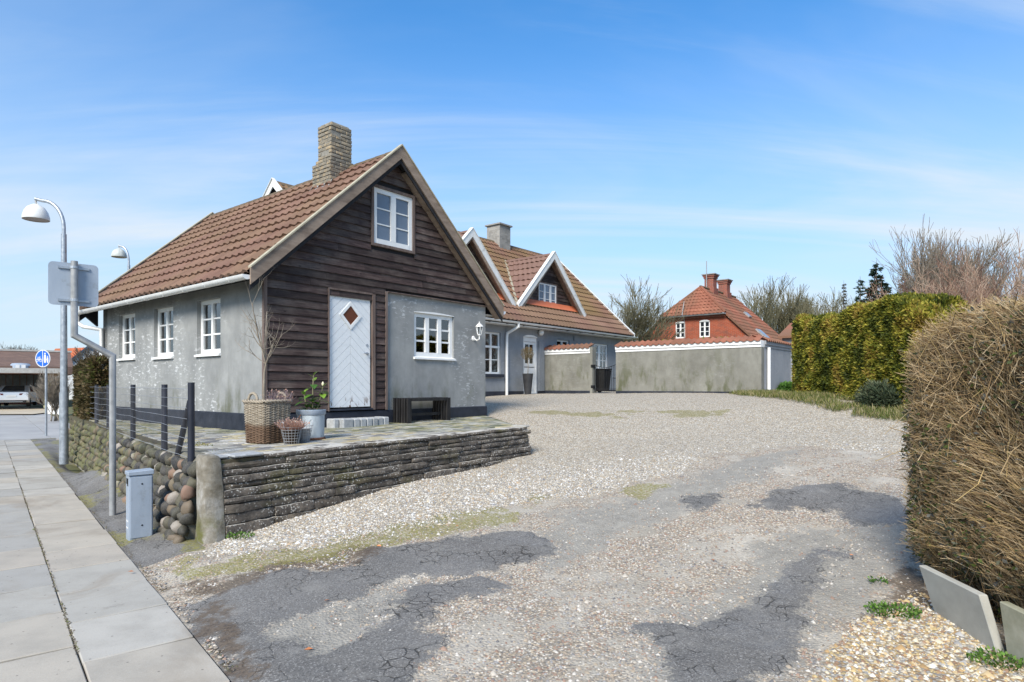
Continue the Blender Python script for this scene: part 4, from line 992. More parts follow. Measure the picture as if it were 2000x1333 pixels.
    for q in range(9):
        t = .06 + q * .105; x = xr + (Wd - ex - xr) * t; zz = zr - sl * (x - xr) - .2; m = MB(); m.box(x, x + .3, yf + .03, -.01, zz - .30, zz - .27); m.v = [(a, b, cc - sl * (a - x) + .27) for a, b, cc in m.v]; m.build('soffit_batten', 'wood_rake', c)
    # gutters and down pipe
    m = MB(); gutter(m, [(ex - .075, yf + .0, ze - .075), (ex - .075, yb + .02, ze - .10)], .072); 
    g = m.build('gutter', 'white_gutter', c, smooth='auto')
    for q in range(9):
        y = yf + .45 + q * .78; m = MB(); gutter(m, [(ex - .075, y, ze - .076 - .003 * q), (ex - .075, y + .03, ze - .076 - .003 * q)], .078); m.build('gutter_bracket', 'white_gutter', g)
    m = MB(); m.tube([(ex - .075, yb - .02, ze - .12), (ex - .075, yb - .02, ze - .34), (ex + .0, yb - .12, ze - .43), (-.06, Ln - .08, ze - .50), (-.06, Ln - .08, 1.0)], .04, 10); m.build('down_pipe', 'white_gutter', c, smooth='auto')
    m = MB(); m.prism([(ex - .02, ze - .12), (.0, ze + .1), (.0, ze - .40)], yb - .1, yb + .0, lambda a, d, b: (a, d, b)); m.build('eave_box', 'soffit_dark', c)
    m = MB(); gutter(m, [(Wd - ex + .075, yf, ze - .075), (Wd - ex + .075, 4.3, ze - .09)], .072); m.build('gutter', 'white_gutter', c, smooth='auto')
    m = MB(); m.box(Wd - .01, Wd - ex - .02, .02, 4.3, ze - .18, ze - .15); m.build('soffit', 'fascia_grey', c)
    # chimney, brick by brick, with a wider foot
    ch = MB(); ch.box(2.124, 2.592, 1.236, 1.649, 5.2, 6.72); ch.box(2.094, 2.666, 1.225, 1.80, 5.1, 5.98); chim = ch.build('chimney', 'chimney_mortar', c)
    bh = .074
    vmesh = []
    for L_ in (.235, .115):
        for k in range(4):
            m = MB(); m.box(0, L_ - .012, 0, .055, 0, bh - .012)
            me = m.mesh('brick', 'brick_buff', bevel=.008)
            for v in me.vertices: v.co += Vector((R.uniform(-.004, .004), R.uniform(-.006, .003), R.uniform(-.003, .003)))
            vmesh.append(me)
    def ring(x0, x1, y0, y1, z, odd):
        for (sx, sy, ang, ln) in ((x0, y0, 0, x1 - x0), (x1, y0, math.pi / 2, y1 - y0), (x1, y1, math.pi, x1 - x0), (x0, y1, -math.pi / 2, y1 - y0)):
            p = .0; first = odd
            ca, sa = math.cos(ang), math.sin(ang)
            while p < ln - .04:
                L_ = .12 if first else .24; first = False
                L_ = min(L_, ln - p)
                me = R.choice(vmesh[:4] if L_ > .15 else vmesh[4:]); sc = (L_ - .012) / ((.235 if L_ > .15 else .115) - .012)
                if R.random() < .97: inst('brick', me, chim, (sx + ca * p, sy + sa * p, z), (0, 0, ang), (sc, 1, 1))
                p += L_
    z = 5.36; r = 0
    while z < 6.74:
        o = R.uniform(-.006, .006)
        if z < 5.99: ring(2.085 + o, 2.675 + o, 1.215, 1.81, z, r % 2)
        elif z < 6.08: ring(2.105, 2.64, 1.225, 1.72, z, r % 2)
        else: ring(2.115 + o, 2.60 + o, 1.225, 1.66, z, r % 2)
        z += bh; r += 1
    m = MB(); m.box(2.125, 2.595, 1.24, 1.65, 6.72, 6.80); m.v = [(x + (.03 if x < 2.3 else -.03) * (zz > 6.75), y + (.03 if y < 1.4 else -.03) * (zz > 6.75), zz) for x, y, zz in m.v]; m.build('chimney_cap', 'pillar', chim, bevel=.012)
    m = MB(); m.add([(2.03, 1.17, 5.50), (2.03, 1.85, 5.50), (2.13, 1.20, 5.66), (2.13, 1.83, 5.66)], [(0, 1, 3, 2)]); m.build('chimney_flashing', 'galv_dull', chim)
build_cottage()

# ------------------------------------------------------------------ the long main house behind
def build_main():
    h = houseframe('main_house', 'long grey plastered main house with ochre brown tiled roof and two gable dormers', 'house')
    Y0, x0, x1 = 4.80, 5.55, 20.2; ye, ze, yr, zr = 4.42, 3.88, 8.70, 7.90; sl = (zr - ze) / (yr - ye); vx = 20.44
    F = FRONT(Y0)
    ops = [(10.62, 11.53, 2.04, 3.46), (12.81, 13.65, 1.33, 3.41), (14.94, 15.84, 2.7, 3.43), (17.50, 18.82, 1.36, 3.42)]
    m = MB(); wall_open(m, F, x0, x1, 1.1, 4.15, .32, ops); m.build('plaster_wall', 'plaster_main', h)
    tfy = lambda a, d, b: (d, a, b)
    m = MB(); m.prism([(Y0 + .32, 1.1), (12.6, 1.1), (12.6, 4.1), (yr, zr - .15), (Y0 + .32, 4.1)], x1 - .32, x1, tfy); m.build('plaster_wall', 'plaster_main', h)
    m = MB(); m.prism([(Y0 + .32, 1.1), (12.6, 1.1), (12.6, 4.1), (yr, zr - .15), (Y0 + .32, 4.1)], x0, x0 + .32, tfy); m.build('plaster_wall', 'plaster_main', h)
    m = MB(); m.box(x0 + .32, x1 - .32, 12.3, 12.6, 1.1, 4.1); m.build('plaster_wall', 'plaster_main', h)
    m = MB(); m.box(x0 + .3, x1 - .3, Y0 + .3, 12.4, 1.15, 1.3); m.build('floor', 'interior', h)
    m = MB(); m.box(x0 + .3, x1 - .3, Y0 + .3, 12.4, 3.9, 4.0); m.build('ceiling', 'interior', h)
    m = MB(); m.box(x0 + .3, x1 - .3, 7.2, 7.3, 1.3, 3.9); m.build('partition_wall', 'interior', h)
    for (a0, a1) in ((x0, 12.8), (13.66, 17.48), (18.84, x1 + .03)):
        m = MB(); tbox(m, F, a0, a1, -.1, .03, .9, 1.44); m.build('plinth', 'plinth_black', h)
    # lighter bay and pilaster joints in the plaster
    m = MB(); tbox(m, F, 13.72, 14.05, .0, .05, 1.44, 3.3); m.build('pilaster', 'plaster_main', h)
    # windows and doors
    w = window(h, F, *ops[0], [1, 1], [1, 1, 1.05], rec=.06, fr=.06, bar=.03, mull=.07, sill=False)
    m = MB(); tbox(m, F, 10.62, 11.53, -.10, -.045, 2.93, 3.0); m.build('transom', 'white_paint', w)
    m = MB(); tbox(m, F, 10.55, 11.64, -.05, .08, 1.93, 2.03); m.build('sill', 'plinth_black', w)
    m = MB(); m.lathe([(.045, 0), (.05, .12)], 12, F(11.3, -.2, 2.12)); m.build('cup', 'blue_cup', w)
    d = MB(); a0, a1, b0, b1 = ops[1]
    for (p, q, u, v) in ((a0, a0 + .07, b0, b1), (a1 - .07, a1, b0, b1), (a0 + .07, a1 - .07, b1 - .16, b1), (a0 + .07, a1 - .07, b0, b0 + .05)): tbox(d, F, p, q, -.12, -.03, u, v)
    dr = d.build('door', 'white_paint', h); dr['label'] = 'white half glazed stable door'
    m = MB(); tbox(m, F, a0 + .075, a1 - .075, -.10, -.055, b0 + .05, 2.30)
    for (p, q) in ((a0 + .13, a0 + .38), (a1 - .38, a1 - .13)): tbox(m, F, p, q, -.06, -.045, b0 + .15, 2.2)
    m.build('lower_leaf', 'white_paint', dr)
    m = MB(); s0, s1 = a0 + .075, a1 - .075
    for (p, q, u, v) in ((s0, s0 + .09, 2.33, 3.24), (s1 - .09, s1, 2.33, 3.24), (s0 + .09, s1 - .09, 3.15, 3.24), (s0 + .09, s1 - .09, 2.33, 2.45), ((s0 + s1) / 2 - .015, (s0 + s1) / 2 + .015, 2.45, 3.15), (s0 + .09, (s0 + s1) / 2 - .015, 2.79, 2.82), ((s0 + s1) / 2 + .015, s1 - .09, 2.79, 2.82)): tbox(m, F, p, q, -.10, -.055, u, v)
    m.build('upper_leaf', 'white_paint', dr)
    m = MB(); tbox(m, F, s0 + .08, s1 - .08, -.085, -.08, 2.44, 3.16); m.build('pane', 'glass', dr)
    m = MB(); m.prism([(a0, b1), (a1, b1), (a1, b1 + .02), ((a0 + a1) / 2 + .2, b1 + .075), ((a0 + a1) / 2, b1 + .085), ((a0 + a1) / 2 - .2, b1 + .075), (a0, b1 + .02)], -.03, .012, F); m.build('arched_head', 'white_paint', dr)
    m = MB(); tbox(m, F, a0 - .1, a1 + .1, -.05, .35, 1.2, 1.325); m.build('door_step', 'grey_block', h)
    window(h, F, *ops[2], [1, 1], 1, rec=.08, fr=.06, mull=.07, sill=False)
    window(h, F, *ops[3], [2, 2], 6, rec=.05, fr=.07, bar=.028, mull=.14, sill=False, label='white double glazed garden door with many small panes')
    m = MB(); tbox(m, F, 16.1, 16.25, .0, .04, 3.45, 3.62); m.build('vent', 'plaster_main', h)
    # globe lamp under the eave
    m = MB(); m.tube([F(13.74, .12, 3.85), F(13.74, .12, 3.72)], .022, 8); g = m.build('globe_lamp', 'iron_black', h)
    m = MB(); m.lathe([(.0, -.11), (.06, -.095), (.10, -.04), (.105, 0), (.09, .055), (.05, .09), (.0, .1)], 16, F(13.74, .12, 3.61), False, False); m.build('globe', 'bulb_white', g, smooth=True)
    # roof: deck, courses, ridge, verge
    m = MB(); m.prism([(ye, ze - .06), (yr, zr - .06), (2 * yr - ye, ze - .06), (2 * yr - ye, ze - .12), (yr, zr - .14), (ye, ze - .12)], x0 - .2, vx - .03, tfy); m.build('roof_deck', 'soffit_dark', h)
    L = math.hypot(yr - ye, zr - ze); uy, uz = (yr - ye) / L, (zr - ze) / L; NC = 16; C_ = L / NC; P_ = .222
    xs = x0 - .25
    rp = roof_pt((xs, ye - .02, ze), (0, uy, uz), (1, 0, 0), (0, -uz, uy))
    for r in range(NC): tile_course(rp, 0, vx - xs, r * C_, P_, C_, .04).build('tile_course', 'tile_ochre' if r > 2 else 'tile_brown', h, smooth='auto', recalc=False)
    rpb = roof_pt((vx, 2 * yr - ye + .02, ze), (0, -uy, uz), (-1, 0, 0), (0, uz, uy))
    tile_course(rpb, 0, vx - xs, 0, P_, L, .03, over=0).build('tile_course', 'tile_brown', h, smooth='auto', recalc=False)
    m = MB(); m.prism([(yr - .13, zr - .06), (yr - .06, zr + .04), (yr, zr + .065), (yr + .06, zr + .04), (yr + .13, zr - .06)], xs, vx, tfy); m.build('ridge_cap', 'ridge_brown', h, smooth='auto')
    for xx, mt in ((vx, 'rake_white'), (xs - .03, 'rake_white')):
        for s_ in (-1, 1):
            e = (ye - .06) if s_ < 0 else (2 * yr - ye + .06)
            m = MB(); m.prism([(yr, zr + .10), (e, ze + .06), (e, ze - .10), (yr, zr - .14)], xx, xx + .03, tfy); m.build('rake_board', mt, h)
            m = MB(); m.prism([(yr, zr + .125), (e, ze + .085), (e, ze + .064), (yr, zr + .104)], xx - .04, xx + .06, tfy); m.build('rake_cap', 'rake_white', h)
    m = MB(); gutter(m, [(x0, ye - .07, ze - .02), (vx + .1, ye - .07, ze - .05)], .068); gt = m.build('gutter', 'white_gutter', h, smooth='auto')
    q = x0 + .3
    while q < vx: m = MB(); m.box(q, q + .03, ye - .13, ye + .35, ze - .14, ze - .115); m.build('gutter_bracket', 'soffit_dark', gt); q += .92
    m = MB(); m.box(x0, vx - .05, ye + .0, Y0 + .02, ze - .155, ze - .125); m.build('soffit', 'white_gutter', h)
    m = MB(); m.tube([(11.95, ye - .07, ze - .08), (11.95, ye - .07, ze - .20), (11.80, Y0 - .07, ze - .42), (11.78, Y0 - .07, ze - .55), (11.78, Y0 - .07, 1.15)], .05, 12); m.build('down_pipe', 'white_gutter', h, smooth='auto')
    # chimney
    m = MB(); m.box(15.68, 16.42, 8.32, 9.05, 7.0, 8.62); ch = m.build('chimney', 'brick_grey', h)
    m = MB(); m.box(15.61, 16.49, 8.25, 9.12, 8.62, 8.68); m.build('chimney_cap', 'concrete_cap', ch)
    # dormers
    for di, cx in enumerate((15.15, 10.38)):
        hw, za, zb, yfr, yw = 2.22, 6.80, 4.57, 5.08, 5.42; ds = (za - zb) / hw
        Fd = FRONT(yw)
        win = (cx - .62, cx + .58, 4.72, 5.66)
        k = 0; z = 4.55
        while z < za - .3:
            z1 = z + .155; spans = [(cx - hw, cx + hw)]
            if z < win[3] + .05 and z1 > win[2] - .02: spans = [(cx - hw, win[0] - .05), (win[1] + .05, cx + hw)]
            for s0, s1 in spans:
                poly = [(s0, z), (s1, z), (s1, z1), (s0, z1)]; poly = clip_poly(poly, ds, 1, za - .14 + ds * cx); poly = clip_poly(poly, -ds, 1, za - .14 - ds * cx)
                if len(poly) >= 3: board(h, Fd, poly, .155)
            z += .132
        m = MB()
        for poly in ([(cx - hw + .1, 4.4), (win[0] - .04, 4.4), (win[0] - .04, za - .2 - ds * (cx - win[0] + .04)), (cx - hw + .1, 4.42)], [(win[1] + .04, 4.4), (cx + hw - .1, 4.4), (cx + hw - .1, 4.42), (win[1] + .04, za - .2 - ds * (win[1] + .04 - cx))],
                     [(win[0] - .04, win[3] + .04), (win[1] + .04, win[3] + .04), (win[1] + .04, za - .2 - ds * (win[1] + .04 - cx)), (cx, za - .2), (win[0] - .04, za - .2 - ds * (cx - win[0] + .04))]): m.prism(poly, yw + .002, yw + .06, lambda a, d, b: (a, d, b))
        m.build('dormer_wall', 'soffit_dark', h)
        window(h, Fd, *win, [1, 1, 1], 3, rec=-.035, fr=.055, bar=.022, mull=.11, glass='glass_pale', sill=False)
        m = MB(); tbox(m, Fd, win[0] - .06, win[1] + .06, .0, .05, win[3], win[3] + .055); tbox(m, Fd, win[1], win[1] + .05, .0, .05, win[2] - .03, win[3]); tbox(m, Fd, win[0] - .05, win[0], .0, .05, win[2] - .03, win[3]); m.build('trim_board', 'wood_trim', h)
        # flashing apron
        yq = yw - .02; zq = ze + sl * (yq - ye)
        m = MB(); m.add([(cx - hw + .25, yq, zq + .17), (cx + hw - .25, yq, zq + .17), (cx + hw - .25, yq - .23, zq - .10), (cx - hw + .25, yq - .23, zq - .10)], [(0, 1, 2, 3)]); m.build('flashing_apron', 'orange_flash', h)
        # roof slopes running back into the main roof
        Ld = math.hypot(hw, za - zb); ud, udz = hw / Ld, (za - zb) / Ld; nc = 8; Cd = Ld / nc
        for s_ in (-1, 1):
            for r in range(nc):
                l = r * Cd; zz = zb + l * udz; yb0 = ye + (zz - ze) / sl + .02; sk = udz / sl
                if s_ < 0: rpd = roof_pt((cx - hw, yfr + .05, zb), (ud, 0, udz), (0, 1, 0), (-udz, 0, ud))
                else: rpd = roof_pt((cx + hw, yfr + .05, zb), (-ud, 0, udz), (0, 1, 0), (udz, 0, ud))
                w1 = max(.06, yb0 - yfr - .05 + .05)
                co = tile_course(rpd, 0, w1, l, P_, Cd, .04, 0, sk)
                if s_ > 0: co.f = [tuple(reversed(q)) for q in co.f]
                co.build('tile_course', 'tile_new', h, smooth='auto', recalc=False)
            # valley strip
            yv = lambda zz: ye + (zz - ze) / sl
            a = (cx + s_ * hw, yv(zb), zb); b = (cx, yv(za), za); nrm = Vector((0, -uz, uy))
            da = Vector((s_ * -.9, -.1, 0)) * .0
            m = MB(); m.hexa([(a[0] + s_ * .10, a[1], a[2] + .07), (a[0] - s_ * .02, a[1] - .02, a[2] + .07), (b[0] + s_ * .12, b[1], b[2] + .06), (b[0] - s_ * .0, b[1], b[2] + .06),
                              (a[0] + s_ * .10, a[1], a[2] + .085), (a[0] - s_ * .02, a[1] - .02, a[2] + .085), (b[0] + s_ * .12, b[1], b[2] + .075), (b[0] - s_ * .0, b[1], b[2] + .075)])
            m.build('valley_strip', 'wood_cap', h)
            # barge boards
            xe = cx + s_ * (hw + .08); zx = za + .06 - ds * (hw + .08)
            m = MB(); m.prism([(cx, za + .10), (xe, zx + .04), (xe - s_ * .02, zx - .16), (cx, za - .18)], yfr - .03, yfr, lambda a, d, b: (a, d, b)); m.build('barge_board', 'rake_white', h)
            m = MB(); m.prism([(cx, za + .13), (xe, zx + .07), (xe, zx + .045), (cx, za + .105)], yfr - .05, yfr + .10, lambda a, d, b: (a, d, b)); m.build('barge_cap', 'rake_white', h)
            m = MB(); m.prism([(cx, za - .05), (xe, zx - .08), (xe, zx - .11), (cx, za - .08)], yfr + .002, yw + .02, lambda a, d, b: (a, d, b)); m.build('barge_soffit', 'wood_rake', h)
            m = MB(); m.prism([(cx, za - .10), (xe, zx - .14), (xe - s_ * .1, zx - .26), (cx, za - .26)], yfr + .002, yfr + .05, lambda a, d, b: (a, d, b)); m.build('inner_board', 'wood_rake', h)
        m = MB(); yb_ = ye + (za - ze) / sl; m.prism([(cx - .11, za - .04), (cx - .05, za + .05), (cx, za + .07), (cx + .05, za + .05), (cx + .11, za - .04)], yfr + .1, yb_ + .1, lambda a, d, b: (a, d, b)); m.build('ridge_cap', 'tile_new', h, smooth='auto')
build_main()

# ------------------------------------------------------------------ garden wall, gate, courtyard things
WX, GZ = 14.10, 1.38
def coping(parent, tf, a0, a1, z, th, pitch=.205):
    """pantiles laid crosswise over the wall head: each tile an object; front edge shows as a scallop"""
    n = max(1, round((a1 - a0) / pitch)); p = (a1 - a0) / n
    pr = [(0, .035), (.15, .012), (.35, .0), (.55, .006), (.75, .03), (.9, .052), (1.0, .040), (1.06, .030)]
    for k in range(n):
        m = MB(); vs = []
        for d, dz in ((.10, 0.0), (-th - .1, .16)):
            for t, h in pr: vs.append(tf(a0 + (k + t) * p, d, z + h + dz))
            for t, h in pr: vs.append(tf(a0 + (k + t) * p, d, z + h + dz - .022))
        q = len(pr); fs = []
        for i in range(q - 1): fs += [(i, i + 1, 2 * q + i + 1, 2 * q + i), (i, i + 1, q + i + 1, q + i), (q + i, q + i + 1, 3 * q + i + 1, 3 * q + i)]
        m.add(vs, fs); m.build('roof_tile', 'tile_red', parent, smooth='auto', recalc=False)
def wall_run(name, label, tf, a0, a1, mat, z0=GZ, plinth=True, extra=None):
    w = houseframe(name, label, 'wall')
    m = MB(); tbox(m, tf, a0, a1, -.26, 0, z0 - .4, 2.80); m.build('plaster_wall', mat, w)
    m = MB(); tbox(m, tf, a0, a1, -.24, .022, 2.80, 2.885); tbox(m, tf, a0 + .001, a1 - .001, -.25, .055, 2.885, 3.0); m.build('frieze', 'white_paint' if mat != 'plaster_side' else 'plaster_side', w)
    coping(w, tf, a0, a1, 2.99, .26)
    if plinth: m = MB(); tbox(m, tf, a0 + .002, a1 - .002, -.1, .02, z0 - .4, z0 + .075); m.build('plinth', 'plinth_black', w, bevel=.01)
    return w
def build_court():
    TW = WEST(WX)
    wall_run('garden_wall', 'long mossy garden wall with white frieze and red coping right of the iron gate', TW, -3.18, 1.74, 'plaster_mossy')
    wall_run('garden_wall', 'short garden wall with red tile coping between the stable door and the iron gate', TW, 2.77, 4.79, 'plaster_mossy')
    m = MB(); p = houseframe('gate_post', 'mossy rendered post holding the iron gate at the end of the short wall', 'post'); tbox(m, TW, 2.66, 2.765, -.2, .04, 1.0, 3.02); m.build('post_shaft', 'plaster_mossy', p)
    FS = FRONT(-3.18)
    w = wall_run('garden_wall', 'shaded grey return of the garden wall with white downpipe beside the golden hedge', FS, WX + .262, WX + 3.1, 'plaster_side', plinth=False)
    m = MB(); m.tube([FS(14.63, .06, 2.80), FS(14.63, .06, 1.42)], .05, 12); m.build('down_pipe', 'white_gutter', w, smooth='auto')
    # taller block with tiled edge behind the hedge end
    b = houseframe('outbuilding', 'grey outbuilding corner with red tile edge behind the golden hedge', 'building')
    m = MB(); m.prism([(WX + 3.11, 1.0), (WX + 4.4, 1.0), (WX + 4.4, 3.75), (WX + 3.11, 3.28)], -3.3, -2.9, lambda a, d, c: (a, d, c)); m.build('wall', 'plaster_side', b)
    m = MB(); m.prism([(WX + 2.95, 3.24), (WX + 4.5, 3.80), (WX + 4.5, 3.88), (WX + 2.95, 3.32)], -3.42, -2.8, lambda a, d, c: (a, d, c)); m.build('roof', 'tile_red', b)
    m = MB(); tbox(m, FRONT(-3.3), WX + 3.115, WX + 4.4, 0, .03, 2.95, 2.99); tbox(m, FRONT(-3.3), WX + 3.115, WX + 4.4, 0, .03, 2.80, 2.84); m.build('cornice', 'plaster_side', b)
    # iron gate
    g = houseframe('iron_gate', 'black wrought iron gate in the gap of the garden wall', 'gate')
    n = 9
    for k in range(n + 1):
        a = 1.78 + (2.64 - 1.78) * k / n; f = k / n; top = 2.38 - .10 * math.sin(math.pi * f); m = MB()
        m.tube([TW(a, -.1, 1.42), TW(a, -.1, top)], .014 if k in (0, n) else .008, 6); m.build('bar', 'iron_black', g)
    for zz in (1.48, 1.52): m = MB(); m.tube([TW(1.77, -.1, zz), TW(2.65, -.1, zz)], .009, 6); m.build('rail', 'iron_black', g)
    m = MB(); m.tube([TW(1.78 + .86 * i / 10, -.1, 2.38 - .10 * math.sin(math.pi * i / 10)) for i in range(11)], .010, 6); m.build('rail', 'iron_black', g)
    for zz in (1.55, 2.28): m = MB(); tbox(m, TW, 2.63, 2.72, -.11, .05, zz, zz + .1); m.build('hinge', 'iron_black', g)
    m = MB(); m.tube([TW(1.80, -.1, 1.9), TW(1.80, -.03, 1.9), TW(1.88, -.02, 1.9)], .012, 6); m.build('latch', 'iron_black', g)
    # dark bin and pots behind the gate
    bn = thing('waste_bin', 'black plastic bin standing behind the iron gate', 'bin', L2W(WX + .75, 2.75, GZ), HRZ)
    m = MB(); m.hexa([(-.22, -.2, .05), (.22, -.2, .05), (-.22, .2, .05), (.22, .2, .05), (-.27, -.26, .82), (.27, -.26, .82), (-.27, .26, .82), (.27, .26, .82)]); m.build('body', 'rubber', bn, bevel=.02)
    m = MB(); m.box(-.29, .29, -.28, .30, .825, .88); m.build('lid', 'rubber', bn, bevel=.02)
    for s in (-.18, .18): m = MB(); m.tube([(s - .03, .2, .09), (s + .03, .2, .09)], .09, 12); m.build('wheel', 'rubber', bn)
    pt = thing('flower_pot', 'small white and dark flower pot just inside the iron gate', 'pot', L2W(WX + .55, 1.62, GZ))
    m = MB(); m.lathe([(.10, 0), (.14, .26), (.15, .30), (.12, .30)], 14); m.build('pot', 'rubber', pt, smooth='auto'); m = MB(); m.lathe([(.151, .22), (.158, .34), (.14, .34)], 14); m.build('rim', 'white_paint', pt, smooth='auto')
    # tapered planter with clipped bare ball shrub by the stable door
    c = L2W(12.50, 4.36, GZ - .055)
    pl = thing('planter', 'tall tapered black planter beside the white stable door', 'planter', c)
    m = MB(); m.lathe([(.115, 0), (.185, .70), (.19, .74), (.165, .74), (.15, .66)], 28, cap1=True); m.build('pot', 'planter_black', pl, smooth='auto')
    m = MB(); m.lathe([(.0, .675), (.16, .67)], 20, cap0=False, cap1=False); m.build('soil', 'soil', pl)
    sh = thing('ball_shrub', 'dry brown clipped ball shrub growing in the tall black planter', 'shrub', (c[0], c[1], c[2] + .67))
    m = MB(); m.tube([(0, 0, 0), (.01, 0, .3), (-.01, .01, .62)], [.014, .012, .010], 6); m.build('stem', 'twig_grey', sh)
    K = 2600; dd = unit(rs.randn(K, 3)); r0 = .23 * rs.rand(K, 1) ** .5; pc = dd * r0 + np.array([-.02, 0, .78]); make_leaves(sh, 'crown', pc, dd + .5 * rs.randn(K, 3), .028, np.array([[.16, .12, .06], [.24, .18, .10], [.12, .10, .05], [.30, .24, .14]]))
def make_leaves(parent, name, P, D, size, pal, wid=.45, mat='foliage', var=.3):
    """rhombic leaves at P pointing along D"""
    K = len(P); D = unit(D); up = unit(rs.randn(K, 3)); S_ = unit(np.cross(D, up)); sz = size * (1 - var + 2 * var * rs.rand(K, 1))
    nrm = np.cross(S_, D)
    V = np.stack([P, P + D * sz * .5 + S_ * sz * wid * .5 + nrm * sz * .06, P + D * sz, P + D * sz * .5 - S_ * sz * wid * .5 + nrm * sz * .06], 1)
    F = np.arange(K * 4).reshape(K, 4); c = pal[rs.randint(0, len(pal), K)] * (.75 + .5 * rs.rand(K, 1))
    o = inst(name, np_mesh(name, V.reshape(-1, 3), F, mat, np.repeat(c, 4, 0)), parent); return o
def seg_tubes(name, A, B, ra, rb, mat, parent, col=None, n=3):
    A = np.asarray(A, float); B = np.asarray(B, float); K = len(A); d = unit(B - A); up = np.where(np.abs(d[:, 2:3]) < .9, np.array([[0, 0, 1.]]), np.array([[1., 0, 0]]))
    s = unit(np.cross(d, up)); t = np.cross(s, d); V = np.empty((K, 2 * n, 3)); ra = np.asarray(ra).reshape(-1, 1); rb = np.asarray(rb).reshape(-1, 1)
    for j in range(n):
        a = 2 * math.pi * j / n; o = s * math.cos(a) + t * math.sin(a); V[:, j] = A + o * ra; V[:, n + j] = B + o * rb
    f = np.array([[j, (j + 1) % n, n + (j + 1) % n, n + j] for j in range(n)]); F = (f[None] + 2 * n * np.arange(K)[:, None, None]).reshape(-1, 4)
    me = np_mesh(name, V.reshape(-1, 3), F, mat, None if col is None else np.repeat(col, 2 * n, 0), smooth=True); return inst(name, me, parent)
build_court()

